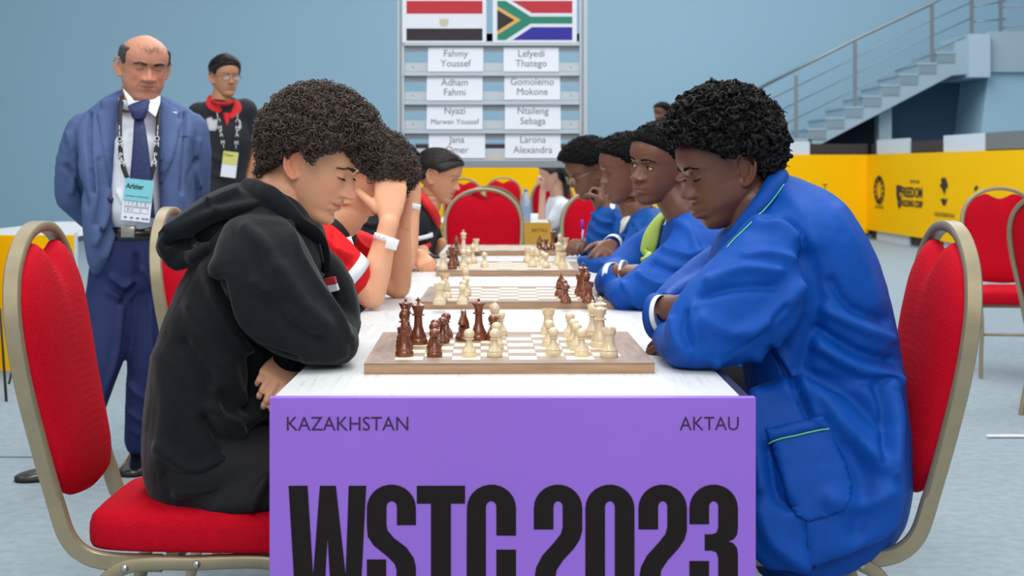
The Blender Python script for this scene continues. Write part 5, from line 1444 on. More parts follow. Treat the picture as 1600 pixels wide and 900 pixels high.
# collar: thick folded edges from the nape round both sides to the zip
for dy, off in ((-0.075, 0), (0.075, 0)):
    g = G()
    y_ = 3.14+dy
    limb(g, [P(388, 292, 3.14+dy*0.55), P(420, 306, y_+dy*0.35), P(455, 340, y_+dy*0.35), P(480, 375, y_+dy*0.1), P(498, 405, 3.14+dy*0.5)], [0.018, 0.023, 0.022, 0.019, 0.014], sub=5)
    cloth('collar', g, M_HOOD, hood, 0.004, 4, wr=[(0.0015, 20, 6)])
g = G(); limb(g, [P(470, 352, 3.02), P(490, 366, 3.05), P(503, 385, 3.09), P(509, 420, 3.10)], [0.014, 0.016, 0.014, 0.011], sub=5)
cloth('collar', g, M_HOOD2, hood, 0.004, 3)
G().sweep([P(492, 352, 3.06), P(499, 380, 3.06), P(505, 410, 3.06)], 0.0028, seg=6).obj('zip', M_DARKR, hd)
# flag stripe patch on the far chest
g = G()
for k, (mm, nm) in enumerate(((mat('patch_red', (186, 40, 54), 0.8), 'red_stripe'), (mat('patch_white', (216, 220, 226), 0.8), 'white_stripe'))):
    a, b = P(505+k*3, 436+k*11, 3.25), P(522+k*3, 433+k*11, 3.25); c, d_ = P(525+k*3, 443+k*11, 3.25), P(508+k*3, 447+k*11, 3.25)
    vv = [a, b, c, d_]; G().add(np.array(vv+[v+(0, 0.06, 0) for v in vv]), [(0, 1, 2, 3), (0, 4, 5, 1), (1, 5, 6, 2), (2, 6, 7, 3), (3, 7, 4, 0), (7, 6, 5, 4)]).obj(nm, mm, hd, smooth=False)
g = G(); q = [P(462+6*math.cos(a)*1.2, 556+17*math.sin(a), 3.055+0.035*math.cos(a)) for a in np.linspace(0, 2*PI, 14, endpoint=False)]
cf = G(); limb(cf, [P(470, 550, 3.09), P(449, 563, 3.035)], [0.040, 0.031]); cloth('cuff', cf, M_HOOD2, hd, 0.004, 2)
# trousers, shoes
g = G(); legs_seated(g, hip-np.array([0, 0, .005]), 1, Y0, 0.012); g.ball(hip, 0.14, 16)
ringpx(g, [(300, 770, 330, 796, 3.12, .15), (380, 730, 400, 797, 3.1, .17), (440, 700, 450, 792, 3.1, .17)], sub=3)
cloth('trousers', g, M_TROUS, pn1, 0.012, 3, [([(395, 792), (405, 770), (420, 745)], 6, .006), ([(410, 790), (425, 760)], 5, -.005)], wr=[(0.003, 14, 2)])
for a in an1: shoe(pn1, a, (1, 0.0), mat('black_trainer', (28, 28, 32), 0.7))

# ================================================================== boy in blue blazer (front right)
pn2 = thing('person', 'person with short black twists in bright blue blazer at the nearest board', 'person', (0.56, 3.14, 0), 0, 'players seated on the right')
H = Head(P(1135, 262, Y0), PI+math.radians(11), math.radians(19), 0, size=1.0, width=1.04, nose=1.0, nose_w=1.35, lips=2.3, muz=0.011, mz=-0.008, jaw=1.12, chin=-0.003, cheek=0.001, dbl=0.15)
g = G(); g.V = [H.w(v) for v in H.g.V]; g.F = H.g.F; g.n = H.g.n
lg_ = H.lids(-0.22, -0.40); g.add(lg_.verts(), lg_.F)
neck_g(g, H, P(1190, 350, Y0), 0.074, 0.064, top=(-0.022, 0, -0.050), mid=P(1168, 312, Y0))
V, Q, N = remesh(g, 0.0025, 2)
HL2 = ([-0.09, -0.07, -0.05, -0.035, -0.022, -0.005, 0.010, 0.022, 0.035, 0.05, 0.065, 0.085, 0.11], [-0.062, -0.060, -0.045, -0.018, 0.020, 0.032, 0.022, 0.028, 0.045, 0.053, 0.062, 0.074, 0.078])
T = H.tint(V, lip=(1.5, 1.22, 1.4), stubble=0.6, scalp=(0.3, 0.3, 0.32), scalp_line=(HL2[0], [v-0.010 for v in HL2[1]]), browc=None, ear=(1.1, 0.98, 0.95))
g = G()
shn, shf = P(1222, 392, 2.98), P(1205, 392, 3.32); hip = P(1292, 700, Y0)
core(g, hip, P(1190, 345, Y0), shn, shf, -0.02)
an2 = legs_seated(g, hip, -1, Y0, -0.01)
for s_, e_, w_ in ((shn, P(1078, 545, 2.93), P(1040, 533, 3.14)), (shf, P(1040, 470, 3.32), P(1050, 488, 3.11))):
    limb(g, [s_+(0, 0, -0.03), (s_+e_)/2, e_], [0.032, 0.032, 0.026]); limb(g, [e_, (e_+w_)/2, w_], [0.026, 0.026, 0.022])
V2, Q2, N2 = remesh(g, 0.012, 2)
g = G()
limb(g, [P(1036, 482, 3.16), P(1060, 484, 3.07), P(1090, 476, 3.03)], [0.031, 0.030, 0.032])
hand(g, P(1075, 480, 3.05), (0.9, -0.25, 0.05), (0.1, 0.3, -1), side=1, curl=(0.3, 0.3, 0.3, 0.3), s=1.0)
hand(g, P(1072, 535, 3.12), (-0.36, 0.75, -0.03), (0, 0, -1), side=1, curl=(0.45, 0.45, 0.5, 0.5), s=0.84, thumb=0.1)
V3, Q3, N3 = remesh(g, 0.0032, 2)
body_piece([(V, Q, T), (V2, Q2, None), (V3, Q3, None)], M_SKIN2, pn2)
H.eyeballs(pn2, 0.0, -0.75, (34, 20, 14)); H.lashes(pn2, M_HAIRK, -0.22, ln=0.005, r=0.0146)
H.brows(pn2, M_HAIRK, n=80, thick=0.6, lenm=0.006)
def th2(q):
    f = np.clip((q[:, 0]+0.02)/0.09, 0, 1); lo = np.clip((0.05-q[:, 2])/0.08, 0, 1)
    return 0.036+0.020*np.clip((q[:, 2]-.05)/.05, 0, 1)-0.014*lo-0.012*np.clip((q[:, 0]-0.01)/.05, 0, 1)-0.013*np.clip((q[:, 0]-0.045)/.04, 0, 1)*np.clip((.095-q[:, 2])/.03, 0, 1)
hair2 = H.cap(pn2, M_HAIRK, HL2, lambda q: th2(q)*0.86, noise=(0.006, 45))
pts, nr = H.scatter(1500, th2, 0.72, 1.1, seed=21, wmin=0.3)
curls(hair2, H, pts, nr, M_HAIRK2, coil=0.0075, tube=0.0044, turns=0.5, pitch=0.016, seg=7, seed=8, sides=6, name='twists', wob=0.0022, tip=0.35)
pts, nr = H.scatter(6800, th2, 0.80, 1.15, seed=31, wmin=0.2)
curls(hair2, H, pts, nr, M_HAIRK2, coil=0.0042, tube=0.0013, turns=0.9, pitch=0.005, seg=7, seed=9, name='frizz')
pts, nr = H.scatter(60, th2, 1.1, 1.25, seed=41, wmin=0.95); k = pts[:, 2] > 0.06
curls(hair2, H, pts[k], nr[k], M_HAIRK2, coil=0.006, tube=0.0034, turns=0.9, pitch=0.02, seg=9, seed=10, sides=6, name='stray_twists', align=2.5)

g = G()
ringpx(g, [(1172, 610, 1392, 600, 2.98, .045), (1168, 680, 1408, 680, 2.95, .045), (1167, 760, 1412, 760, 2.925, .045), (1168, 820, 1404, 812, 2.91, .042), (1174, 862, 1376, 843, 2.90, .036), (1196, 887, 1296, 872, 2.895, .028)], sub=4, expo=3)
ringpx(g, [(1182, 884, 1262, 886, 3.10, .15), (1172, 858, 1335, 862, 3.12, .195), (1168, 815, 1395, 822, 3.14, .215), (1166, 740, 1416, 755, 3.14, .215), (1166, 670, 1418, 690, 3.14, .205), (1168, 610, 1410, 620, 3.14, .195), (1160, 560, 1400, 545, 3.14, .19),
           (1140, 505, 1386, 475, 3.14, .19), (1118, 452, 1366, 405, 3.14, .195), (1112, 402, 1335, 345, 3.14, .19), (1125, 368, 1298, 303, 3.14, .155), (1150, 345, 1250, 280, 3.14, .10), (1170, 325, 1222, 272, 3.14, .07)], sub=4)
ringpx(g, [(1168, 342, 1245, 362, 3.0, .05), (1148, 368, 1264, 415, 2.975, .068), (1115, 400, 1262, 478, 2.955, .075), (1076, 440, 1228, 530, 2.94, .072), (1046, 486, 1165, 566, 2.935, .066), (1035, 525, 1110, 575, 2.94, .058), (1040, 552, 1072, 574, 2.95, .04)], sub=4)
limb(g, [P(1070, 540, 2.96), P(1048, 528, 3.10)], [0.048, 0.038])
# far sleeve: shoulder -> elbow at the left, cuff turned towards the camera
limb(g, [P(1195, 395, 3.32), P(1110, 440, 3.35), P(1052, 482, 3.30)], [0.075, 0.064, 0.052])
ringpx(g, [(1100, 420, 1060, 520, 3.30, .05), (1062, 440, 1040, 525, 3.26, .055), (1036, 460, 1028, 530, 3.20, .055), (1022, 480, 1030, 528, 3.13, .04)], sub=3)
FL = [([(1195, 345), (1228, 345), (1255, 375), (1264, 430), (1262, 480)], 4, -.006), ([(1185, 350), (1215, 352), (1240, 372)], 10, .006),
      ([(1262, 400), (1280, 470), (1262, 540), (1240, 600)], 14, -.007), ([(1110, 440), (1160, 420), (1215, 425)], 9, .006), ([(1095, 462), (1150, 450), (1210, 448)], 7, -.005), ([(1165, 400), (1200, 395), (1240, 405)], 7, .004),
      ([(1100, 500), (1150, 520), (1200, 500), (1250, 450)], 12, .006), ([(1085, 480), (1082, 500), (1092, 525)], 6, .004), ([(1072, 490), (1068, 515), (1078, 540)], 5, -.004), ([(1050, 500), (1056, 530), (1075, 555)], 6, .004), ([(1130, 560), (1180, 525), (1225, 480)], 5, -.005), ([(1120, 568), (1165, 535), (1200, 505)], 6, .005),
      ([(1205, 545), (1232, 590), (1262, 650)], 4, -.006), ([(1218, 545), (1246, 592), (1275, 650)], 7, .005),
      ([(1235, 600), (1280, 620), (1330, 680), (1375, 720)], 16, .010), ([(1270, 590), (1320, 610), (1370, 660)], 12, -.008), ([(1280, 540), (1340, 575), (1395, 590)], 11, .009), ([(1280, 515), (1340, 548), (1395, 562)], 8, -.008), ([(1290, 485), (1340, 510), (1388, 530)], 9, .007), ([(1300, 440), (1330, 480), (1382, 500)], 8, -.006),
      ([(1370, 600), (1385, 650), (1380, 720)], 9, -.007), ([(1395, 600), (1402, 660), (1400, 740)], 8, .006), ([(1185, 560), (1180, 640), (1190, 760)], 10, .005), ([(1200, 700), (1212, 770), (1232, 790)], 9, -.008), ([(1255, 820), (1262, 860), (1270, 885)], 3, -.004), ([(1190, 800), (1210, 850), (1260, 885)], 14, .006), ([(1300, 780), (1345, 790), (1390, 770)], 16, .006), ([(1330, 700), (1350, 760), (1340, 830)], 18, -.006),
      ([(1310, 330), (1345, 400), (1370, 470)], 12, .003), ([(1225, 300), (1262, 340), (1275, 380)], 14, .004)]
bz = cloth('blazer', g, M_BLAZ, pn2, 0.006, 6, FL, ymax=3.14, wr=[(0.0025, 9, 11), (0.0009, 30, 12)])
def patch_on(o_mesh, poly, name, m, parent, thick=0.0035, step=5, ymax=3.14, inset=0.004):
    "cloth patch laid on the camera side of a mesh by casting onto it; poly in photo px"
    from mathutils.bvhtree import BVHTree
    me = o_mesh.data
    n = len(me.vertices); co = np.empty(n*3, 'f'); me.vertices.foreach_get('co', co); co = co.reshape(-1, 3)
    co = co @ np.array(o_mesh.matrix_parent_inverse.to_3x3()).T*1.0
    return None
from mathutils.bvhtree import BVHTree
def bvh_of(o):
    me = o.data; n = len(me.vertices); co = np.empty(n*3, 'f'); me.vertices.foreach_get('co', co)
    vi = np.empty(len(me.loops), 'i'); me.loops.foreach_get('vertex_index', vi)
    return BVHTree.FromPolygons(co.reshape(-1, 3).tolist(), vi.reshape(-1, 4).tolist())
def hit(b, px, py):
    o = Vector((0, 0, CH)); d = Vector(P(px, py, 1.0))-o; d.normalize()
    r = b.ray_cast(o, d); return r[0], r[1]
def patch(b, outline, name, m, parent, thick=0.004, step=6.0, lift=0.0005, label=None):
    "a sewn-on piece: triangulated polygon draped on the surface behind it, with real thickness"
    o2 = np.array(outline, float); bm = bmesh.new()
    pts = []
    for i in range(len(o2)):
        a, c = o2[i], o2[(i+1) % len(o2)]; k = max(1, int(np.linalg.norm(c-a)/step))
        for j in range(k): pts.append(a+(c-a)*j/k)
    vs = [bm.verts.new((p[0], p[1], 0)) for p in pts]; f = bm.faces.new(vs)
    bmesh.ops.triangulate(bm, faces=[f]); 
    for _ in range(4):
        es = [e for e in bm.edges if e.calc_length() > step*1.6]
        if not es: break
        bmesh.ops.subdivide_edges(bm, edges=es, cuts=1); bmesh.ops.triangulate(bm, faces=list(bm.faces))
    bm.verts.index_update(); bnd = set()
    for e in bm.edges:
        if e.is_boundary: bnd.add(e.verts[0].index); bnd.add(e.verts[1].index)
    V = []; ok = True; last = None
    for v in bm.verts:
        h, nn = hit(b, v.co.x, v.co.y)
        if h is None: h, nn = last if last else (Vector(P(v.co.x, v.co.y, 3)), Vector((0, -1, 0)))
        else:
            if nn.y > 0: nn = -nn
        last = (h, nn); V.append((h, nn))
    T_ = [h+nn*(lift+(thick if v.index not in bnd else thick*0.55)) for (h, nn), v in zip(V, bm.verts)]; B_ = [h-nn*0.003 for h, nn in V]
    F = [tuple(v.index for v in f.verts) for f in bm.faces]; n = len(V)
    be = [(e.verts[0].index, e.verts[1].index) for e in bm.edges if e.is_boundary]; bm.free()
    VV = np.array([tuple(v) for v in T_+B_]); FF = F+[(a, c, c+n, a+n) for a, c in be]
    o = mesh_obj(name, VV, FF, m, parent); 
    bm = bmesh.new(); bm.from_mesh(o.data); bmesh.ops.recalc_face_normals(bm, faces=bm.faces); bm.to_mesh(o.data); bm.free()
    if label: o['label'] = label
    return o
def nearest_hit(bs_, x, y):
    best = (None, None)
    for b in (bs_ if isinstance(bs_, (list, tuple)) else [bs_]):
        h, nn = hit(b, x, y)
        if h is not None and (best[0] is None or h.y < best[0].y): best = (h, nn)
    return best
def trace(bs_, line, lift, sub=6):
    ln = spline(np.array([(x, y, 0) for x, y in line]), sub)[:, :2] if len(line) > 2 else np.linspace(line[0], line[1], 12)
    q = []; N = []; last = None; miss = []
    for k, (x, y) in enumerate(ln):
        h, nn = nearest_hit(bs_, x, y)
        if h is None: q.append(None); N.append(None); continue
        if nn.y > 0: nn = -nn
        q.append(np.array(h)); N.append(np.array(nn))
    ok = [k for k, v in enumerate(q) if v is not None]
    ys = np.interp(range(len(q)), ok, [q[k][1] for k in ok])
    ys = np.convolve(np.pad(ys, 2, 'edge'), [.15, .2, .3, .2, .15], 'valid')
    out = []; Nn = []
    for k, (x, y) in enumerate(ln):
        kk = min(ok, key=lambda v: abs(v-k)); out.append(P(x, y, ys[k])+N[kk]*lift); Nn.append(N[kk])
    Nn = np.array(Nn)
    for _ in range(3): Nn[1:-1] = (Nn[:-2]+Nn[1:-1]*2+Nn[2:])/4
    Nn /= np.linalg.norm(Nn, axis=1)[:, None]
    return np.array(out), Nn
def cord(bs_, line, r, name, m, parent, lift=0.001, seg=6, sub=6):
    q, N = trace(bs_, line, lift, sub)
    return G().sweep(q, r, seg=seg).obj(name, m, parent)
def strip(bs_, line, hw, name, m, parent, lift=0.004, th_=0.004, sub=6, fold=0.0, label=None):
    "band of cloth lying on a surface; line in photo px, hw half widths in metres"
    q, N = trace(bs_, line, lift, sub); n = len(q)
    T = np.gradient(q, axis=0); T /= np.linalg.norm(T, axis=1)[:, None]
    W = np.cross(T, N); W /= np.linalg.norm(W, axis=1)[:, None]; h = np.interp(np.linspace(0, 1, n), np.linspace(0, 1, len(hw)), hw)
    R = []
    for i in range(n):
        us = np.linspace(-1, 1, 9); top = [q[i]+W[i]*h[i]*u+N[i]*(th_*math.sqrt(max(0.05, 1-u**4))+fold*math.sin(u*7+i*0.1)) for u in us]
        bot = [q[i]+W[i]*h[i]*u-N[i]*th_ for u in us[::-1]]
        R.append(np.array(top+bot))
    o = G().rings(R).obj(name, m, parent)
    if label: o['label'] = label
    return o
bb = bvh_of(bz)
pk = patch(bb, [(1196, 671), (1285, 650), (1299, 668), (1304, 690), (1320, 722), (1330, 755), (1328, 778), (1318, 796), (1290, 808), (1262, 815), (1243, 806), (1232, 785), (1221, 745), (1208, 705)], 'pocket', M_BLAZ, bz, 0.006, 7)
patch(bb, [(1195, 671), (1286, 649), (1298, 668), (1202, 690)], 'pocket_flap', M_BLAZ, pk, 0.0095, 7)
cord(bb, [(1202, 690), (1250, 680), (1298, 668)], 0.0013, 'piping', M_PIPE, pk, 0.0105)
cord(bb, [(1259, 812), (1262, 850), (1268, 884)], 0.0008, 'seam', mat('seam_blue', (14, 50, 120), 0.8), bz, 0.0)
cord(bb, [(1205, 548), (1234, 598), (1268, 652)], 0.0010, 'seam', MATS['seam_blue'], bz, 0.0)
# collar standing round the neck
g = G()
for dy in (-1, 1):
    limb(g, [P(1218, 276, 3.14+dy*0.03), P(1208, 292, 3.14+dy*0.075), P(1186, 326, 3.14+dy*0.088), P(1158, 358, 3.14+dy*0.080), P(1140, 382, 3.14+dy*0.06)], [0.020, 0.022, 0.021, 0.018, 0.014], sub=5)
col = cloth('collar', g, M_BLAZ, bz, 0.004, 4, wr=[(0.001, 22, 3)])
bc = bvh_of(col)
cord([bb, bc], [(1224, 288), (1207, 312), (1186, 336), (1165, 358), (1148, 374), (1136, 388)], 0.0012, 'piping', M_PIPE, col, 0.0015, sub=4)
# shirt cuff
def cuff_ring(name, c, ax, r, w, m, parent, thick=0.003, ell=1.0, upv=(0, 0, 1)):
    d, n_, t_ = frame(ax, upv); R = []
    for u, rr in ((0, r), (0, r+thick), (w, r+thick*0.9), (w, r), ):
        a = np.linspace(0, 2*PI, 28, endpoint=False); R.append(np.array(c)+d*u+np.outer(np.cos(a)*rr*ell, t_)+np.outer(np.sin(a)*rr, n_))
    return G().rings(R, closed=True).obj(name, m, parent)
cuff_ring('shirt_cuff', P(1031, 491, 3.12), (0.75, -0.6, 0.1), 0.038, 0.011, M_SHIRT, pn2, 0.002)
cuff_ring('sleeve_opening', P(1024, 495, 3.15), (0.75, -0.6, 0.1), 0.043, 0.026, M_BLAZ, bz, 0.006)
g = G(); legs_seated(g, hip-np.array([0, 0, .005]), -1, Y0, 0.012); g.ball(hip, 0.14, 16)
cloth('trousers', g, M_TROUS, pn2, 0.014, 3)
for a in an2: shoe(pn2, a, (-1, 0), M_LEATH)
# ================================================================== other players and onlookers
def figure(name_label, cat_group, base, H, skin, hip, neck, shn, shf, arms, hands=(), vox_head=0.003, tintkw={}, lidsv=None, gaze=(0, -0.5), iris=(40, 26, 18), seated=1, legY=None, hairm=None, browm=None, browpaint=(0.3, 0.25, 0.22), neckpts=None, nr=(0.060, 0.054), ar=(0.036, 0.036, 0.030), fa=(0.030, 0.030, 0.025, 0.024), vox_hand=0.005, e=-0.025, hipw=0.09, stand=None, lashes=True):
    "bare figure; arms = [(shoulder, elbow, wrist)], hands = [dict for hand()]"
    if base[1] > 5.0 and 'navy suit' not in name_label: vox_head = max(vox_head, 0.0036); vox_hand = max(vox_hand, 0.006)
    t = thing('person', name_label, 'person', (base[0], base[1], 0), 0, cat_group)
    g = G(); g.V = [H.w(v) for v in H.g.V]; g.F = H.g.F; g.n = H.g.n
    neck_g(g, H, neck, nr[0], nr[1], top=(-0.026, 0, -0.050), mid=neckpts)
    if lidsv: lg_ = H.lids(*lidsv); g.add(lg_.verts(), lg_.F)
    V, Q, N = remesh(g, vox_head, 2)
    T = H.tint(V, browc=browpaint, **tintkw)
    pcs = [(V, Q, T)]
    g = G(); core(g, hip, neck, shn, shf, e)
    an = []
    if seated: an = legs_seated(g, hip, seated, legY if legY is not None else hip[1], -0.012, hipw=hipw)
    if stand:
        for h_, k_, a_ in stand:
            g.sweep([h_, (np.array(h_)+k_)/2, k_], [0.08, 0.07, 0.052], seg=16); g.sweep([k_, (np.array(k_)*.6+np.array(a_)*.4), a_], [0.052, 0.052, 0.036], seg=14); g.ball(h_, 0.08, 12); g.ball(k_, 0.052, 12); an.append(a_)
    V2, Q2, N2 = remesh(g, 0.014, 2); pcs.append((V2, Q2, None))
    g = G()
    for s_, e_, w_ in arms:
        limb(g, [np.array(s_)-(0, 0, 0.025), (np.array(s_)*.5+np.array(e_)*.5), e_], ar); limb(g, [e_, np.array(e_)*.65+np.array(w_)*.35, np.array(w_)*.85+np.array(e_)*.15, w_], fa)
    for h in hands: hand(g, **h)
    if g.n: V3, Q3, N3 = remesh(g, vox_hand, 2); pcs.append((V3, Q3, None))
    body_piece(pcs, skin, t)
    if lidsv:
        H.eyeballs(t, gaze[0], gaze[1], iris)
        if lashes: H.lashes(t, M_HAIRK, lidsv[0], ln=0.0, r=0.0144)
    return t, an

# ---------------- red shirted boy (second on the left)
Y = 4.32
H = Head(P(573, 278, Y), math.radians(-5), math.radians(44), 0)
hip = P(432, 585, Y); neck = P(522, 352, Y); shn = P(497, 392, 4.14); shf = P(505, 385, 4.50)
e1 = P(580, 462, 4.15); w1 = P(607, 350, 4.19); e2 = P(622, 448, 4.55); w2 = P(628, 345, 4.47)
t, an = figure('person in red polo shirt resting his forehead in both hands', 'players seated on the left', (-0.6, Y), H, M_SKIN1, hip, neck, shn, shf,
   [(shn, e1, w1), (shf, e2, w2)],
   hands=[dict(w=P(608, 342, 4.20), d=P(612, 262, 4.25)-P(608, 342, 4.20), n=(-0.15, 0.95, 0.1), side=1, curl=(0.22, 0.2, 0.22, 0.26), thumb=0.75, s=1.12, spread=0.09, tcurl=0.35),
          dict(w=P(630, 345, 4.46), d=P(632, 262, 4.44)-P(630, 345, 4.46), n=(-0.7, -0.5, 0.0), side=-1, curl=(0.3, 0.3, 0.32, 0.35), thumb=0.5, s=0.98)],
   tintkw=dict(lip=(0.85, 0.55, 0.55), scalp=(0.35, 0.3, 0.3), scalp_line=HL_STD), lidsv=(-0.25, -0.42), neckpts=P(545, 330, Y), vox_hand=0.0040, ar=(0.046, 0.043, 0.037), fa=(0.038, 0.039, 0.028, 0.027))
def th3(q): return 0.030+0.006*np.clip((q[:, 2]-.05)/.05, 0, 1)-0.008*np.clip((0.03-q[:, 2])/0.08, 0, 1)
hr_ = H.cap(t, M_HAIR, HL_STD, lambda q: th3(q)*0.75, noise=(0.005, 50))
pts, nr_ = H.scatter(2400, th3, 0.7, 1.15, seed=51, wmin=0.3)
curls(hr_, H, pts, nr_, M_HAIRC, coil=0.0075, tube=0.0013, turns=0.9, pitch=0.012, seg=9, seed=13)
rs = np.random.RandomState(6); pf = np.stack([rs.uniform(0.08, 0.118, 500), rs.uniform(-0.06, 0.06, 500), rs.uniform(0.040, 0.085, 500)], 1); pf[:, 0] -= np.abs(pf[:, 1])*0.4
curls(hr_, H, pf, pf*0, M_HAIRC, coil=0.0075, tube=0.0013, turns=0.8, pitch=0.014, seg=9, seed=7, name='fringe')
g = G(); core(g, hip, P(520, 362, Y), shn, shf, 0.004)
limb(g, [P(498, 388, 4.14), P(520, 410, 4.13), P(541, 428, 4.13)], [0.072, 0.073, 0.066], sub=4)
limb(g, [P(508, 385, 4.50), P(545, 392, 4.53), P(572, 400, 4.54)], [0.072, 0.070, 0.064], sub=4)
FL = [([(500, 360), (520, 385), (545, 400)], 5, .006), ([(490, 380), (510, 405), (530, 420)], 5, -.006), ([(480, 395), (500, 420), (515, 435)], 4, .006), ([(540, 350), (560, 380), (578, 392)], 4, .006), ([(520, 370), (528, 400), (545, 415)], 3, -.004)]
sh = cloth('polo_shirt', g, M_REDSH, t, 0.006, 5, FL, ymax=5, wr=[(0.004, 12, 3)])
def band(name, c, ax, r, w, m, parent, th_=0.003, ell=1.0, upv=(0, 1, 0.1)):
    o = cuff_ring(name, c, ax, r, w, m, parent, th_, ell, upv)
    if name == 'wristband':
        d, n_, t_ = frame(ax, upv); g = G()
        for a in np.linspace(-2.6, 2.6, 14): g.ball(np.array(c)+d*w*0.5+t_*math.cos(a)*(r+th_)*ell+n_*math.sin(a)*(r+th_), 0.0016, 6)
        g.obj('snap_holes', M_GTEXT, o)['kind'] = 'stuff'
    return o
band('sleeve_trim', P(535, 424, 4.13), P(560, 446, 4.14)-P(541, 428, 4.13), 0.066, 0.034, M_SHIRT, sh, 0.005)
band('sleeve_trim', P(568, 398, 4.54), P(590, 410, 4.55)-P(572, 400, 4.54), 0.064, 0.03, M_SHIRT, sh, 0.005)
g = G(); limb(g, [P(500, 342, 4.26), P(520, 352, 4.2), P(536, 372, 4.22), P(543, 392, 4.27)], [0.016, 0.020, 0.022, 0.014], sub=5); limb(g, [P(505, 340, 4.4), P(535, 345, 4.43), P(548, 368, 4.36), P(545, 392, 4.30)], [0.016, 0.018, 0.018, 0.014], sub=5)
cloth('collar', g, mat('navy_black_collar', (16, 14, 22), 0.8), sh, 0.005, 3)
g = G().box((0, 0, 0), (0.03, 0.004, 0.05), bev=0.001); g.xf(Matrix.Translation(Vector(P(545, 385, 4.15))) @ Matrix.Rotation(-0.3, 4, 'Y') @ Matrix.Rotation(0.5, 4, 'Z')).obj('emblem_patch', M_SHIRT, sh)
band('wristband', P(602, 378, 4.16), P(614, 352, 4.17)-P(598, 400, 4.16), 0.0305, 0.016, M_BAND, t, 0.0015, 1.12)
g = G().box((0, 0, 0), (0.032, 0.004, 0.026), bev=0.001); g.xf(Matrix.Translation(Vector(P(612, 382, 4.128))) @ Matrix.Rotation(0.25, 4, 'Y')).obj('wristband_tag', M_BAND, t)
g = G(); legs_seated(g, hip, 1, Y, 0.012); cloth('trousers', g, M_TROUS, t, 0.018, 2)
for a in an: shoe(t, a, (1, 0), MATS['black_trainer'])

# ---------------- third on the left, mostly hidden
Y = 5.62
H = Head(P(612, 266, Y), 0.0, math.radians(30), 0, size=0.97)
hip = P(520, 507, Y); neck = P(578, 335, Y); shn = P(568, 360, 5.47); shf = P(580, 355, 5.80)
e1 = P(634, 412, 5.66); w1 = P(646, 325, 5.68); e2 = P(652, 405, 5.98); w2 = P(668, 380, 5.80)
t, an = figure('person in dark shirt behind the red shirt, fist against his temple', 'players seated on the left', (-0.6, Y), H, M_SKIN1, hip, neck, shn, shf,
   [(shn, e1, w1), (shf, P(630, 405, 5.98), P(656, 400, 5.74))],
   hands=[dict(w=P(647, 322, 5.68), d=P(640, 270, 5.66)-P(647, 322, 5.68), n=(-0.5, 0.8, 0.0), side=1, curl=(1.0, 1.05, 1.1, 1.15), thumb=0.2, s=0.95, tcurl=0.9),
          dict(w=P(652, 398, 5.76), d=P(664, 412, 5.70)-P(652, 398, 5.76), n=(0.2, 0.5, -0.9), side=1, curl=(0.9, 0.95, 1.0, 1.0), thumb=0.1, s=0.9, tcurl=0.8)],
   tintkw=dict(scalp=(0.3, 0.3, 0.3), scalp_line=HL_STD), fa=(0.036, 0.037, 0.027, 0.026))
hr_ = H.cap(t, M_HAIRK, HL_STD, lambda q: 0.012+q[:, 0]*0, noise=(0.003, 60))
g = G(); core(g, hip, neck, shn, shf, 0.004); limb(g, [shn, P(592, 385, 5.5), P(604, 392, 5.55)], [0.07, 0.068, 0.06]); limb(g, [shf, P(596, 370, 5.85), P(606, 378, 5.9)], [0.07, 0.064, 0.056])
cloth('polo_shirt', g, M_BLKSH, t, 0.009, 4, [([(560, 345), (575, 352), (590, 350)], 3, .008), ([(562, 358), (578, 364), (592, 362)], 3, .008)], ymax=9, wr=[(0.006, 14, 3)])
band('wristband', P(643, 327, 5.68), P(647, 322, 5.68)-P(640, 365, 5.67), 0.029, 0.022, M_BAND, t, 0.002, 1.05)
g = G(); legs_seated(g, hip, 1, Y, 0.012); cloth('trousers', g, M_TROUS, t, 0.02, 2)
for a in an: shoe(t, a, (1, 0), MATS['black_trainer'])

# ---------------- girl, fourth on the left
Y = 6.6; s_ = FOC/Y
H = Head(P(686, 275, Y), math.radians(-16), math.radians(17), 0, size=0.98, width=0.95, lips=1.4, nose=1.0)
hip = P(583, 473, Y); neck = P(668, 330, Y); shn = P(648, 352, 6.43); shf = P(662, 350, 6.78)
e1 = P(651, 395, 6.40); w1 = P(672, 392, 6.2)
t, an = figure('person with straight dark hair tied back, black polo with red collar, facing right', 'players seated on the left', (-0.6, Y), H, M_SKIN4, hip, neck, shn, shf,
   [(shn, P(648, 398, 6.42), P(662, 392, 6.22)), (shf, P(672, 396, 6.8), P(690, 380, 6.62))],
   hands=[dict(w=P(660, 396, 6.2), d=(0.25, -0.6, -0.25), n=(0.3, -0.1, -0.9), side=-1, curl=(0.7, 0.75, 0.8, 0.85), thumb=0.2, s=0.9, tcurl=0.8)],
   tintkw=dict(lip=(0.85, 0.55, 0.55), scalp=(0.3, 0.28, 0.28), scalp_line=HL_STD), lidsv=(0.12, -0.35), gaze=(0.0, -0.2), neckpts=P(674, 312, Y), nr=(0.05, 0.045))
M_HAIRS = mat('hair_straight_dark', (26, 19, 17), 0.42, spec=0.45, bump=1.0, bscale=420, stretch=(0.15, 1, 0.5))
HLG = ([-0.1, -0.055, -0.035, -0.02, 0.0, 0.02, 0.04, 0.06, 0.085, 0.11], [-0.03, -0.03, -0.012, 0.018, 0.028, 0.018, 0.028, 0.045, 0.065, 0.075])
hr_ = H.cap(t, M_HAIRS, HLG, lambda q: 0.013+0.004*np.clip(-q[:, 0]/.08, 0, 1), noise=None)
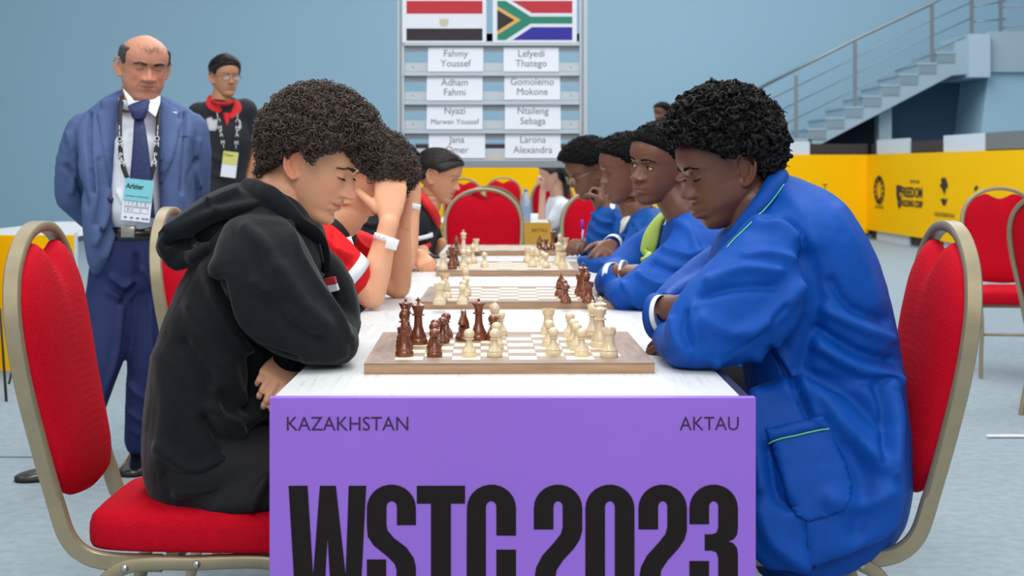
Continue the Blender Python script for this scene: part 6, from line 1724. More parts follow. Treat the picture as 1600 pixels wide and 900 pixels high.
def rt_g(rs):
    a = rs.uniform(0, 1); sd = rs.choice([-1, 1])
    if a < 0.75:
        u = rs.rand(); return (0.085-0.10*u, sd*(0.004+0.072*u**0.8), 0.088-0.050*u)
    return (rs.uniform(-0.06, 0.05), sd*rs.uniform(0.01, 0.06), rs.uniform(0.05, 0.11))
strands(H, hr_, hr_, M_HAIRS, 650, rt_g, lambda p, rs: (-0.11, 0.02*np.sign(p[1]), -0.02), length=0.30, r=0.0012, lift=0.003, seed=2)
def rt_n(rs): sd = rs.choice([-1, 1]); return (rs.uniform(-0.06, -0.01), sd*0.075, rs.uniform(-0.04, 0.02))
strands(H, hr_, hr_, M_HAIRS, 160, rt_n, lambda p, rs: (-0.10, 0.02*np.sign(p[1]), -0.03), length=0.2, r=0.0012, lift=0.003, seed=3)
g = G(); g.ball(H.w(np.array([[-0.108, 0, -0.01]]))[0], (0.03, 0.03, 0.035), 14); limb(g, list(H.w(np.array([[-0.118, 0, -0.01], [-0.14, 0, -0.05], [-0.12, 0, -0.12]]))), [0.026, 0.024, 0.01])
g.obj('ponytail', M_HAIRS, hr_)
g = G(); core(g, hip, neck, shn, shf, 0.004); limb(g, [shn, P(645, 372, 6.42), P(650, 386, 6.41)], [0.066, 0.060, 0.054]); limb(g, [shf, P(672, 372, 6.79), P(676, 380, 6.79)], [0.062, 0.056, 0.05])
sh = cloth('polo_shirt', g, M_BLKSH, t, 0.009, 4, wr=[(0.005, 14, 3)])
M_REDC = mat('red_collar', (212, 26, 34), 0.7)
g = G(); limb(g, [P(653, 300, 6.6), P(660, 308, 6.50), P(672, 325, 6.48), P(681, 340, 6.52), P(684, 352, 6.56)], [0.012, 0.018, 0.022, 0.022, 0.014], sub=5)
cloth('collar', g, M_REDC, sh, 0.006, 2)
band('sleeve_stripe', P(652, 368, 6.42), (0.1, 0.02, -0.5), 0.063, 0.018, M_SHIRT, sh, 0.003)
band('sleeve_trim', P(651, 383, 6.41), (0.1, 0.02, -0.5), 0.056, 0.018, M_REDC, sh, 0.004)
band('sleeve_trim', P(676, 378, 6.79), (0.1, 0.02, -0.5), 0.052, 0.025, M_REDC, sh, 0.004)
g = G(); legs_seated(g, hip, 1, Y, 0.010); cloth('trousers', g, M_TROUS, t, 0.02, 2)
for a in an: shoe(t, a, (1, 0), MATS['black_trainer'])

# ---------------- second on the right, green scarf
Y = 4.40
H = Head(P(1031, 257, Y), PI+math.radians(40), math.radians(7), math.radians(-9), size=1.0, nose=0.95, nose_w=1.5, lips=2.1, muz=0.007, mz=-0.004, jaw=1.0, width=1.0)
hip = P(1152, 580, Y); neck = P(1082, 345, Y); shn = P(1112, 385, 4.24); shf = P(1062, 370, 4.56)
e1 = P(985, 458, 4.15); w1 = P(962, 446, 4.38); e2 = P(962, 440, 4.60); w2 = P(966, 425, 4.30)
t, an = figure('person in bright blue blazer and lime scarf looking towards the board with eyes open', 'players seated on the right', (0.6, Y), H, M_SKIN3, hip, neck, shn, shf,
   [(shn, e1, w1), (shf, e2, w2)], hands=[dict(w=P(978, 424, 4.26), d=(0.7, -0.3, 0.0), n=(0.1, 0.3, -1), side=1, curl=(0.3, 0.3, 0.3, 0.3), s=0.95)],
   tintkw=dict(lip=(1.45, 1.15, 1.25), scalp=(0.25, 0.25, 0.28), scalp_line=HL2, stubble=0.15, cheek=(1.12, 0.96, 0.92)), lidsv=(0.30, -0.40), gaze=(-0.30, -0.05), iris=(36, 20, 14), neckpts=P(1062, 322, Y), seated=-1, vox_head=0.0028, browpaint=(0.35, 0.33, 0.33))
hr_ = H.cap(t, M_HAIRK, HL2, lambda q: 0.008+0.006*np.clip((q[:, 2]-.03)/.06, 0, 1), noise=(0.0016, 120))
pts, nr_ = H.scatter(1500, lambda q: 0.010+0.006*np.clip((q[:, 2]-.03)/.06, 0, 1), 0.8, 1.1, seed=61, wmin=0.5)
curls(hr_, H, pts, nr_, M_HAIRK2, coil=0.003, tube=0.0012, turns=1.0, pitch=0.003, seg=7, seed=17)
g = G(); core(g, hip, neck, shn, shf, 0.012)
ringpx(g, [(1058, 340, 1140, 350, 4.30, .06), (1045, 372, 1150, 400, 4.24, .072), (1018, 398, 1130, 450, 4.20, .075), (985, 425, 1070, 482, 4.17, .070), (958, 448, 1015, 484, 4.17, .058), (950, 462, 985, 482, 4.19, .045)], sub=4)
limb(g, [P(980, 462, 4.18), P(962, 455, 4.30)], [0.048, 0.04])
limb(g, [shf, P(1005, 400, 4.62), P(968, 428, 4.58)], [0.078, 0.068, 0.056]); limb(g, [P(968, 430, 4.58), P(957, 442, 4.42), P(958, 438, 4.32)], [0.056, 0.052, 0.043])
FL = [([(1055, 345), (1080, 365), (1090, 400)], 7, .006), ([(1040, 390), (1080, 400), (1110, 395)], 6, .006), ([(1020, 410), (1060, 425), (1100, 420)], 5, -.006), ([(1000, 430), (1030, 445), (1065, 440)], 6, .006), ([(975, 445), (985, 460), (1000, 478)], 4, .005), ([(1040, 470), (1065, 440), (1095, 420)], 3, -.005)]
bz = cloth('blazer', g, M_BLAZ, t, 0.007, 5, FL, ymax=6, wr=[(0.004, 12, 8)])
b2 = bvh_of(bz)
H.brows(t, M_HAIRK, n=80, thick=0.55, lenm=0.006)
strip(b2, [(1070, 312), (1052, 322), (1036, 338), (1025, 355), (1018, 374), (1013, 392), (1011, 405)], [0.012, 0.018, 0.024, 0.028, 0.028, 0.024, 0.018], 'scarf', M_LIME, t, 0.006, 0.006, fold=0.0015)
strip(b2, [(1062, 324), (1048, 338), (1040, 352)], [0.006, 0.014, 0.004], 'shirt_collar', M_SHIRT, t, 0.004, 0.003)
cuff_ring('shirt_cuff', P(953, 432, 4.33), (0.75, -0.6, 0.15), 0.036, 0.018, M_SHIRT, t, 0.003)
band('bracelet', P(972, 424, 4.275), (0.85, -0.4, 0.0), 0.029, 0.008, M_BAND, t, 0.003, 1.0, (0, 0, 1))
g = G(); legs_seated(g, hip, -1, Y, 0.012); cloth('trousers', g, M_TROUS, t, 0.018, 2)
for a in an: shoe(t, a, (-1, 0), M_LEATH)

# ---------------- third on the right
Y = 5.32
H = Head(P(980, 266, Y), PI+math.radians(14), math.radians(10), 0, size=0.99, nose=0.9, nose_w=1.35, lips=2.0, muz=0.008, mz=-0.004, width=0.98)
hip = P(1090, 527, Y); neck = P(1002, 335, Y); shn = P(1025, 372, 5.15); shf = P(1002, 362, 5.50)
e1 = P(972, 418, 5.05); w1 = P(935, 408, 5.1); e2 = P(975, 405, 5.5); w2 = P(958, 384, 5.22)
t, an = figure('person in blue blazer with cream lapel, hand drooping over his sleeve', 'players seated on the right', (0.65, Y), H, M_SKIN3, hip, neck, shn, shf,
   [(shn, e1, w1), (shf, e2, w2)], hands=[dict(w=P(955, 383, 5.14), d=P(938, 402, 5.0)-P(955, 383, 5.14), n=(-0.2, 0.9, -0.5), side=-1, curl=(0.32, 0.36, 0.4, 0.45), thumb=0.3, s=0.9, spread=0.09),
      dict(w=w1+(0.03, 0.03, 0), d=(-0.1, 0.9, -0.05), n=(0, 0, -1), side=1, curl=(0.3, 0.3, 0.3, 0.3), s=0.8)],
   tintkw=dict(lip=(1.4, 0.98, 0.98), scalp=(0.25, 0.25, 0.28), scalp_line=HL2), lidsv=(-0.12, -0.42), gaze=(0, -0.6), neckpts=P(990, 318, Y), seated=-1, vox_head=0.0026)
hr_ = H.cap(t, M_HAIRK, HL2, lambda q: 0.014+0.006*np.clip((q[:, 2]-.03)/.06, 0, 1), noise=(0.002, 120))
pts, nr_ = H.scatter(1500, lambda q: 0.017+0.006*np.clip((q[:, 2]-.03)/.06, 0, 1), 0.8, 1.1, seed=62, wmin=0.4)
curls(hr_, H, pts, nr_, M_HAIRK2, coil=0.0038, tube=0.0016, turns=1.0, pitch=0.004, seg=7, seed=18)
g = G(); core(g, hip, neck, shn, shf, 0.012)
ringpx(g, [(985, 345, 1050, 360, 5.2, .06), (975, 372, 1055, 395, 5.14, .07), (965, 392, 1040, 428, 5.08, .07), (945, 400, 990, 428, 5.05, .055), (918, 400, 930, 426, 5.07, .045), (903, 402, 908, 418, 5.1, .03)], sub=4)
limb(g, [shf, P(982, 385, 5.54), P(975, 402, 5.5)], [0.078, 0.066, 0.055]); limb(g, [P(975, 402, 5.5), P(968, 390, 5.36), P(962, 383, 5.24)], [0.055, 0.048, 0.038])
bz = cloth('blazer', g, M_BLAZ2, t, 0.007, 4, [([(1000, 360), (1005, 385), (985, 410)], 4, .007), ([(985, 352), (980, 375), (990, 395)], 4, -.006), ([(940, 412), (965, 415), (990, 405)], 3, .006)], ymax=7, wr=[(0.005, 13, 9)])
strip(bvh_of(bz), [(994, 318), (985, 330), (978, 344), (974, 356), (971, 364)], [0.012, 0.020, 0.022, 0.018, 0.008], 'lapel', mat('cream_lapel', (206, 208, 200), 0.8), bz, 0.004, 0.004)
cuff_ring('shirt_cuff', P(959, 380, 5.22), P(948, 388, 5.12)-P(958, 380, 5.2), 0.030, 0.026, M_SHIRT, t, 0.003)
g = G(); legs_seated(g, hip, -1, Y, 0.012); cloth('trousers', g, M_TROUS, t, 0.02, 2)
for a in an: shoe(t, a, (-1, 0), M_LEATH)

# ---------------- fourth on the right, glasses
Y = 6.72
H = Head(P(921, 267, Y), PI+math.radians(18), math.radians(24), 0, size=1.02, nose=0.9, nose_w=1.3, lips=1.8, muz=0.006)
hip = P(1030, 470, Y); neck = P(955, 330, Y); shn = P(970, 352, 6.55); shf = P(948, 350, 6.88)
e1 = P(938, 392, 6.5); w1 = P(945, 325, 6.48); e2 = P(925, 398, 6.85); w2 = P(912, 382, 6.6)
t, an = figure('person with rounded black hair and wire glasses leaning on a fist, pen in hand', 'players seated on the right', (0.64, Y), H, M_SKIN3, hip, neck, shn, shf,
   [(shn, e1, w1), (shf, e2, w2)], hands=[dict(w=P(944, 326, 6.48), d=P(938, 306, 6.50)-P(944, 326, 6.48), n=(-0.9, 0.1, 0.2), side=1, curl=(0.9, 0.95, 1, 1), thumb=0.2, s=0.9, tcurl=0.9),
      dict(w=P(914, 382, 6.6), d=P(900, 379, 6.50)-P(914, 382, 6.6), n=(-0.1, 0.35, -0.9), side=-1, curl=(0.7, 0.8, 0.85, 0.9), thumb=0.3, s=0.95, tcurl=0.8)],
   tintkw=dict(lip=(1.35, 0.9, 0.9), scalp=(0.25, 0.25, 0.28), scalp_line=HL2), lidsv=(-0.12, -0.42), gaze=(0, -0.5), seated=-1, neckpts=P(944, 312, Y))
t4 = lambda q: 0.026+0.012*np.clip((q[:, 2]-.04)/.06, 0, 1)-0.012*np.clip((.03-q[:, 2])/.06, 0, 1)
hr_ = H.cap(t, M_HAIRK, HL2, t4, noise=(0.003, 90))
pts, nr_ = H.scatter(1500, t4, 0.9, 1.1, seed=63, wmin=0.4)
curls(hr_, H, pts, nr_, M_HAIRK2, coil=0.0045, tube=0.0018, turns=1.0, pitch=0.004, seg=7, seed=19)
def glasses(H, parent, lens=True, col=(150, 140, 120), rim=0.0012):
    g = G(); 
    for sd in (-1, 1):
        c = np.array([0.101, sd*0.032, -0.002]); th = np.linspace(0, 2*PI, 20, endpoint=False)
        q = np.stack([c[0]-0.006*np.cos(th)**2*1.0+0*th, c[1]+0.0235*np.cos(th), c[2]+0.0165*np.sin(th)], 1)
        g.sweep(H.w(q), rim*H.size, seg=6, closed=True)
        g.sweep(H.w(np.array([[0.096, sd*0.056, 0.004], [0.085, sd*0.073, 0.005], [0.03, sd*0.078, 0.004], [-0.012, sd*0.079, 0.003]])), rim, seg=6)
    g.sweep(H.w(np.array([[0.100, -0.010, 0.002], [0.106, 0, 0.005], [0.100, 0.010, 0.002]])), rim, seg=6)
    fr_ = g.obj('glasses', mat('wire_rim_%d' % col[0], col, 0.3, 0.8), parent)
    gl_ = mat('lens_glass', (245, 248, 250), 0.02); gl_.node_tree.nodes['Principled BSDF'].inputs['Alpha'].default_value = 0.12
    for sd in (-1, 1):
        c = np.array([0.100, sd*0.032, -0.002]); th = np.linspace(0, 2*PI, 20, endpoint=False); R = []
        for rr, dx_ in ((0.02, 0.0012), (0.95, 0), (0.95, -0.001), (0.02, 0.0002)):
            R.append(H.w(np.stack([c[0]+dx_-0.006*np.cos(th)**2*rr, c[1]+0.0235*np.cos(th)*rr, c[2]+0.0165*np.sin(th)*rr], 1)))
        G().rings(R).obj('lens', gl_, fr_)
glasses(H, t)
g = G(); core(g, hip, neck, shn, shf, 0.012)
limb(g, [shn, P(952, 378, 6.52), P(938, 392, 6.5)], [0.078, 0.068, 0.058]); limb(g, [P(938, 390, 6.5), P(938, 362, 6.49), P(944, 338, 6.48)], [0.058, 0.058, 0.045])
limb(g, [shf, P(935, 382, 6.88), P(928, 396, 6.85)], [0.072, 0.06, 0.052]); limb(g, [P(928, 396, 6.85), P(916, 386, 6.64)], [0.05, 0.042])
bz = cloth('blazer', g, M_BLAZ2, t, 0.008, 4, [([(925, 350), (935, 362), (950, 365)], 3, .008), ([(928, 335), (938, 345), (952, 348)], 3, .008), ([(920, 368), (935, 378), (948, 378)], 3, .007)], ymax=9, wr=[(0.006, 13, 9)])
G().sweep([P(958, 318, 6.6), P(954, 330, 6.54), P(953, 342, 6.54)], [0.01, 0.02, 0.01], 0.008, 8, sub=4).obj('shirt_collar', M_SHIRT, t)
g = G(); legs_seated(g, hip, -1, Y, 0.012); cloth('trousers', g, M_TROUS, t, 0.02, 2)
for a in an: shoe(t, a, (-1, 0), M_LEATH)

# ================================================================== standing official in navy suit
Y = 5.65
H = Head(P(225, 105, Y), -PI/2+math.radians(26), math.radians(13), math.radians(-3), size=1.05, width=1.08, nose=1.05, nose_w=1.25, lips=0.9, jaw=1.12, chin=-0.002, crease=1.0, cheek=0.002, dbl=0.5, brow=0.002)
hip = P(212, 405, 5.66); neck = P(219, 168, 5.68); shn = P(133, 208, 5.68); shf = P(298, 204, 5.74)
el1 = P(110, 292, 5.76); el2 = P(306, 290, 5.82); wr1 = P(178, 372, 5.86); wr2 = P(245, 372, 5.88)
legs = [(P(192, 402, 5.66), P(178, 565, 5.60), P(80, 722, 5.56)), (P(236, 402, 5.68), P(226, 560, 5.68), P(213, 705, 5.78))]
legs[0] = (P(190, 402, 5.66), P(160, 560, 5.60), P(92, 715, 5.56))
t, an = figure('person standing in navy suit and tie, grey hair receding, official badge on chest', 'standing officials', (P(215, 0, Y)[0], Y), H, M_SKIN5, hip, neck, shn, shf,
   [(shn, el1, wr1), (shf, el2, wr2)], hands=[dict(w=wr1, d=(0.5, 0.1, -0.3), n=(0, 1, 0), side=1, s=1.0), dict(w=wr2, d=(-0.5, 0.12, -0.3), n=(0, 1, 0), side=-1, s=1.0)],
   tintkw=dict(lip=(0.85, 0.6, 0.58), stubble=0.25, cheek=(1.06, 0.82, 0.8), under=0.5), lidsv=(0.05, -0.30), gaze=(0.0, -0.35), seated=0, stand=legs, vox_head=0.0030, browpaint=(0.38, 0.35, 0.36), nr=(0.075, 0.070))
HLA = ([-0.11, -0.06, -0.045, -0.03, -0.02, -0.004, 0.010, 0.022, 0.034, 0.045], [-0.055, -0.045, -0.03, -0.01, 0.012, 0.030, 0.006, 0.004, 0.02, 0.12])
def wa(V):
    side = np.clip((np.abs(V[:, 1])-0.052+0.35*np.clip(-V[:, 0], 0, 1))/0.012, 0, 1); lowb = np.clip((0.078-V[:, 2])/0.015, 0, 1)
    return H.mask(V, HLA)*np.clip(side, 0, 1)*lowb*np.clip((0.052-V[:, 0])/0.01, 0, 1)
hr_ = H.cap(t, mat('hair_grey_dark', (66, 58, 56), 0.6, noise=0.3, nscale=200, stretch=(1, 1, 0.2), bump=0.8, bscale=400), HLA, lambda q: 0.007+q[:, 0]*0, noise=(0.001, 150), wfun=wa, inset=0.004)
g = G(); rs = np.random.RandomState(3)
for k in range(46):
    y0 = rs.normal(0, 0.022); z0_ = rs.uniform(0.066, 0.082); a = H.surf(y0, z0_); tw_ = rs.uniform(-.01, .01)
    q = np.array([[H.surf(y0, z0_+.016)+0.001, y0+tw_, z0_+0.016], [a+0.0018, y0, z0_], [H.surf(y0, z0_-.010)+0.001, y0-tw_, z0_-0.010]]); g.sweep(H.w(q), [0.0001, 0.0004, 0.0001], seg=3)
g.obj('forelock', MATS['hair_grey_dark'], hr_)['kind'] = 'stuff'
H.brows(t, MATS['hair_grey_dark'], n=110, thick=1.2, lenm=0.009, angry=0.5)
# shirt
g = G(); core(g, P(215, 345, 5.66), P(219, 180, 5.68), shn+(0.02, 0, 0), shf-(0.02, 0, 0), 0.0, 0.95)
ringpx(g, [(178, 358, 256, 360, 5.64, .115), (176, 330, 258, 330, 5.61, .14), (180, 270, 256, 270, 5.61, .135), (182, 220, 254, 220, 5.62, .12)], sub=3)
sht = cloth('dress_shirt', g, M_SHIRT, t, 0.008, 4, [([(185, 300), (200, 330), (215, 345)], 3, .004), ([(186, 240), (200, 262)], 3, .003)], ymax=5.7, wr=[(0.003, 12, 2)])
bs = bvh_of(sht)
def flatp(pts, Yd, name, m, parent, th_=0.004, label=None):
    "flat cloth shape with thickness following per-point depth: pts (px,py,Y)"
    a = [P(x, y, d) for x, y, d in pts]; b = [p+np.array([0, th_, 0]) for p in a]; n = len(a)
    F = [tuple(range(n))[::-1], tuple(range(n, 2*n))]+[(i, (i+1) % n, (i+1) % n+n, i+n) for i in range(n)]
    return G().add(a+b, F).obj(name, m, parent, smooth=False, label=label)
for pts in ([(192, 138), (196, 150), (207, 178), (216, 166), (205, 152)], [(248, 150), (250, 160), (243, 182), (225, 168), (236, 160)]):
    yd = [5.60, 5.56, 5.50, 5.50, 5.55]
    flatp([(x, y, d) for (x, y), d in zip(pts, yd)], 0, 'collar', M_SHIRT, sht, 0.006)
cuff_ring('collar_band', P(219, 166, 5.645), (0.0, -0.25, 1), 0.072, 0.035, M_SHIRT, sht, 0.004, 1.0, (0, 1, 0))
M_TIE = mat('navy_tie', (34, 46, 96), 0.6, noise=0.4, nscale=120)
tie = G()
def plate(pts, y0, y1, th_=0.012):
    V = []; n = len(pts)
    return [(x, y) for x, y in pts]
g = G(); g.sweep(spline(np.array([P(217, 184, 5.49), P(219, 220, 5.465), P(220, 262, 5.455), P(220, 300, 5.46), P(221, 340, 5.475)]), 5), [0.016, 0.026, 0.036, 0.044, 0.050], 0.008, 12, up=(0, 1, 0.0), expo=3)
tio = g.obj('tie', M_TIE, t); g = G(); g.sweep(spline(np.array([P(217, 163, 5.50), P(217, 172, 5.475), P(217, 186, 5.475)]), 4), [0.042, 0.034, 0.020], 0.013, 12, up=(0, 1, 0), expo=3); g.obj('tie_knot', M_TIE, tio)
# jacket: open front, built as left and right halves
g = G()
ringpx(g, [(148, 428, 190, 372, 5.60, .10), (140, 400, 186, 350, 5.60, .12), (136, 350, 184, 320, 5.60, .13), (134, 300, 184, 280, 5.61, .135), (130, 250, 182, 250, 5.62, .13), (124, 212, 184, 215, 5.66, .11), (130, 182, 190, 178, 5.69, .08), (158, 158, 196, 152, 5.69, .06), (180, 146, 198, 142, 5.69, .05)], sub=4, expo=2.6)
ringpx(g, [(258, 400, 300, 428, 5.62, .10), (256, 380, 300, 400, 5.62, .12), (256, 330, 300, 350, 5.62, .13), (256, 280, 300, 290, 5.63, .135), (254, 235, 300, 240, 5.64, .13), (250, 205, 308, 205, 5.68, .11), (246, 172, 302, 178, 5.71, .08), (244, 156, 280, 162, 5.71, .06), (242, 150, 258, 152, 5.71, .05)], sub=4, expo=2.6)
ringpx(g, [(150, 420, 296, 424, 5.76, .06), (142, 340, 300, 340, 5.76, .07), (136, 250, 302, 250, 5.77, .07), (132, 200, 302, 200, 5.75, .07), (170, 160, 270, 160, 5.73, .06)], sub=4, expo=2.6)
for (s_, m1, e_, w_) in ((P(134, 205, 5.69), P(118, 250, 5.70), P(114, 305, 5.74), P(165, 362, 5.86)), (P(296, 205, 5.72), P(302, 250, 5.74), P(300, 300, 5.78), P(255, 362, 5.88))):
    limb(g, [s_, m1, e_], [0.072, 0.070, 0.066]); limb(g, [e_, (np.array(e_)+w_)/2, w_], [0.066, 0.056, 0.042])
FL = [([(140, 178), (140, 230), (146, 300)], 3, -.010), ([(290, 178), (290, 230), (284, 300)], 3, -.010), ([(108, 210), (118, 260), (112, 300)], 5, .006), ([(104, 260), (125, 290), (135, 320)], 4, -.007), ([(150, 380), (165, 340), (170, 300)], 5, .006), ([(155, 250), (160, 300), (150, 350)], 5, -.006), ([(305, 250), (295, 280), (300, 320)], 4, -.008),
      ([(310, 220), (305, 260), (312, 290)], 4, .006), ([(165, 400), (178, 360), (182, 320)], 4, .005)]
jk = cloth('suit_jacket', g, M_SUIT, t, 0.0075, 4, FL, ymax=5.72, wr=[(0.004, 9, 7), (0.0012, 28, 8)])
bj = bvh_of(jk)
for ol in ([(194, 142), (178, 152), (158, 158), (160, 170), (152, 178), (160, 230), (176, 298), (182, 286), (184, 230), (190, 180)], [(249, 152), (262, 162), (282, 176), (277, 186), (284, 192), (270, 250), (252, 288), (250, 240), (250, 190)]):
    patch(bj, ol, 'lapel', M_SUIT, jk, 0.010, 6, lift=0.002)
for x, y in ((173, 312), (161, 358)):
    h, nn = hit(bj, x, y)
    if h is not None: G().ball(np.array(h)-(0, 0.004, 0), (0.012, 0.006, 0.012), 12).obj('button', mat('navy_button', (26, 34, 70), 0.3), jk)
h, nn = hit(bj, 273, 177); G().box(np.array(h)-(0, 0.012, 0), (0.022, 0.004, 0.010), bev=0.001).obj('lapel_pin', mat('pin_silver', (210, 220, 230), 0.3, 0.6), jk)
cord(bj, [(270, 214), (284, 212), (294, 213)], 0.003, 'pocket_welt', M_SUIT, jk, 0.002)
# belt and trousers
g = G(); g.ball(P(215, 392, 5.66), (0.185, 0.135, 0.11), 20)
ringpx(g, [(152, 366, 272, 366, 5.66, .142), (148, 400, 276, 400, 5.66, .145), (146, 440, 276, 438, 5.66, .12)], sub=3)
def leg_(a, b, c, r):
    limb(g, [a, (np.array(a)+b)/2, b], [r[0], r[1], r[2]]); limb(g, [b, (np.array(b)+c)/2, c], [r[2], r[3], r[4]])
leg_(P(186, 415, 5.66), P(160, 560, 5.60), P(112, 700, 5.62), (0.105, 0.098, 0.078, 0.070, 0.064))
leg_(P(238, 415, 5.68), P(232, 560, 5.68), P(222, 688, 5.78), (0.100, 0.094, 0.078, 0.072, 0.066))
FL = [([(212, 400), (210, 440), (190, 470)], 4, -.010), ([(175, 430), (195, 445), (208, 440)], 4, .010), ([(170, 455), (188, 465), (204, 460)], 4, .008), ([(222, 420), (240, 440), (262, 445)], 4, .008), ([(190, 480), (180, 560), (150, 640)], 4, .006), ([(236, 470), (236, 560), (232, 640)], 4, .006), ([(205, 600), (225, 620), (250, 610)], 4, .008), ([(205, 640), (225, 655), (248, 645)], 4, .010), ([(204, 668), (225, 678), (245, 668)], 4, .008)]
cloth('trousers', g, M_SUITT, t, 0.010, 4, FL, ymax=9, wr=[(0.004, 10, 7)])
g = G(); th = np.linspace(0, 2*PI, 32, endpoint=False); c = P(213, 363, 5.66); R = []
for dz, rr in ((-0.024, 1.0), (0.024, 1.0), (0.024, 0.94), (-0.024, 0.94)): R.append(c+np.stack([0.158*rr*np.cos(th), 0.148*rr*np.sin(th), np.full(32, dz)], 1))
bl = g.rings(R, closed=True).obj('belt', M_LEATH, t)
G().box(P(200, 362, 5.505), (0.052, 0.012, 0.042), bev=0.003).obj('buckle', mat('buckle_steel', (176, 170, 160), 0.25, 0.9), bl)
shoe(t, P(112, 720, 5.62), (-0.85, -0.5), M_LEATH, L=0.29); shoe(t, P(215, 712, 5.80), (0.12, -1.0), M_LEATH, L=0.29)
# lanyard and badge
M_LAN = mat('lanyard_black', (36, 38, 42), 0.7)
ln = None
for pts in ([(190, 150, 5.60), (187, 200, 5.49), (190, 250, 5.465), (199, 278, 5.455)], [(247, 158, 5.60), (247, 200, 5.49), (242, 250, 5.465), (235, 280, 5.455)]):
    q = spline(np.array([P(*p) for p in pts]), 6); o = G().sweep(q, 0.010, 0.0015, 4, up=(0, 1, 0), expo=4).obj('lanyard', M_LAN, t)
    for k, ch in enumerate('IIOMPAM'):
        if ch == ' ': continue
        f = k/8; i = 6+int(f*(len(q)-9)); p = q[i]
        tx = text_mesh(ch, 0.026, M_BAND, 'lettering'); tx.data.transform(Matrix.Translation(Vector(p)+Vector((0, -0.004, -0.008))) @ Matrix.Rotation(PI/2, 4, 'X')); put(tx, o)
bd = G(); BM = Matrix.Translation(Vector(P(214.5, 313, 5.445))) @ Matrix.Rotation(math.radians(6), 4, 'Y')
M_CYAN = mat('badge_cyan', (126, 208, 220), 0.5)
bd.box((0, 0.003, 0), (0.103, 0.004, 0.150)).xf(BM); bo = bd.obj('badge', M_PAPER, t, smooth=False)
G().box((0, 0.0, 0.036), (0.101, 0.003, 0.078)).xf(BM).obj('badge_header', M_CYAN, bo, smooth=False)
def btext(s, size, x, z, **k):
    o = text_mesh(s, size, M_BLACK, 'lettering', **k); o.data.transform(BM @ Matrix.Translation((x, -0.002, z)) @ Matrix.Rotation(PI/2, 4, 'X')); put(o, bo)
btext('Arbiter', 0.026, -0.044, 0.040, align='LEFT', bold=0.0006, sx=0.8)
for x0_, x1_ in ((-0.044, -0.008), (-0.003, 0.040)): G().box2((x0_, -0.0018, 0.011), (x1_, 0.001, 0.015)).xf(BM).obj('name_line', M_GTEXT, bo, smooth=False)
for i, ch in enumerate('1234'):
    x = -0.03+0.03*(i % 3); z = -0.018-0.022*(i//3); btext(ch, 0.015, x, z)
for i in range(6):
    x = -0.03+0.03*(i % 3); z = -0.013-0.022*(i//3)
    for (a, b, c_, d_) in ((-.013, -.0095, .013, -.009), (-.013, .009, .013, .0095), (-.013, -.0095, -.0125, .0095), (.0125, -.0095, .013, .0095)):
        G().box2((x+a, -0.0006, z+b), (x+c_, 0.001, z+d_)).xf(BM).obj('grid_line', M_GTEXT, bo, smooth=False)
for x0_ in (-0.042, -0.020, 0.002, 0.022, 0.036): G().box2((x0_, -0.0006, -0.066), (x0_+0.011, 0.001, -0.061)).xf(BM).obj('logo_mark', M_GTEXT, bo, smooth=False)

# ================================================================== man in black polo further back
Y = 8.8
H = Head(P(352, 121, Y), -PI/2+math.radians(32), math.radians(3), 0, size=1.0, width=0.95, nose=1.1, lips=1.2)
hip = P(338, 318, Y); neck = P(345, 160, Y); shn = P(312, 180, 8.82); shf = P(382, 174, 8.9)
el1 = P(300, 240, 8.9); wr1 = P(322, 288, 8.75); el2 = P(401, 232, 8.95); wr2 = P(386, 286, 8.9)
legs = [(P(325, 318, Y), P(322, 440, Y), P(320, 552, Y)), (P(352, 318, Y), P(354, 440, Y), P(356, 552, Y))]
t, an = figure('person standing further back in black polo with red collar and glasses', 'standing officials', (P(345, 0, Y)[0], Y), H, M_SKIN4, hip, neck, shn, shf,
   [(shn, el1, wr1), (shf, el2, wr2)], hands=[dict(w=wr2, d=(-0.4, 0.1, -0.5), n=(-0.5, 0, 0.3), side=1, s=0.95), dict(w=wr1, d=(0.3, -0.2, -0.7), n=(0.6, 0, 0), side=-1, s=0.95)],
   tintkw=dict(lip=(0.85, 0.6, 0.6), stubble=0.35, scalp=(0.3, 0.3, 0.3), scalp_line=HL_STD), lidsv=(0.2, -0.35), gaze=(0.2, -0.1), seated=0, stand=legs)
hr_ = H.cap(t, M_HAIRS, HL_STD, lambda q: 0.014+0.004*np.clip((q[:, 2]-.04)/.06, 0, 1), noise=(0.001, 60))
strands(H, hr_, hr_, M_HAIRS, 500, lambda rs: (0.085-0.02*rs.rand(), rs.uniform(-0.055, 0.055), 0.078+0.012*rs.rand()), lambda p, rs: (-0.10, p[1]*1.2, 0.03), length=0.22, r=0.0014, lift=0.008, seed=5)
glasses(H, t, col=(60, 56, 54))
g = G(); core(g, hip, P(345, 168, Y), shn, shf, 0.014); limb(g, [shn, P(306, 205, 8.85), P(303, 222, 8.88)], [0.075, 0.070, 0.064]); limb(g, [shf, P(393, 198, 8.93), P(398, 212, 8.94)], [0.072, 0.066, 0.060])
sh = cloth('polo_shirt', g, mat('black_polo', (26, 30, 38), 0.8), t, 0.011, 4, [([(320, 260), (340, 275), (360, 270)], 4, .008), ([(325, 240), (345, 250), (365, 245)], 4, .006)], ymax=99, wr=[(0.008, 9, 7)])
bp = bvh_of(sh)
strip(bp, [(330, 150), (329, 162), (337, 169), (346, 174)], [0.020, 0.028, 0.026, 0.012], 'collar', M_REDC, sh, 0.004, 0.004)
strip(bp, [(368, 158), (371, 168), (366, 178), (359, 184)], [0.018, 0.026, 0.024, 0.012], 'collar', M_REDC, sh, 0.004, 0.004)
patch(bp, [(348, 176), (358, 176), (360, 184), (355, 197), (350, 186)], 'placket', M_REDC, sh, 0.008, 4)
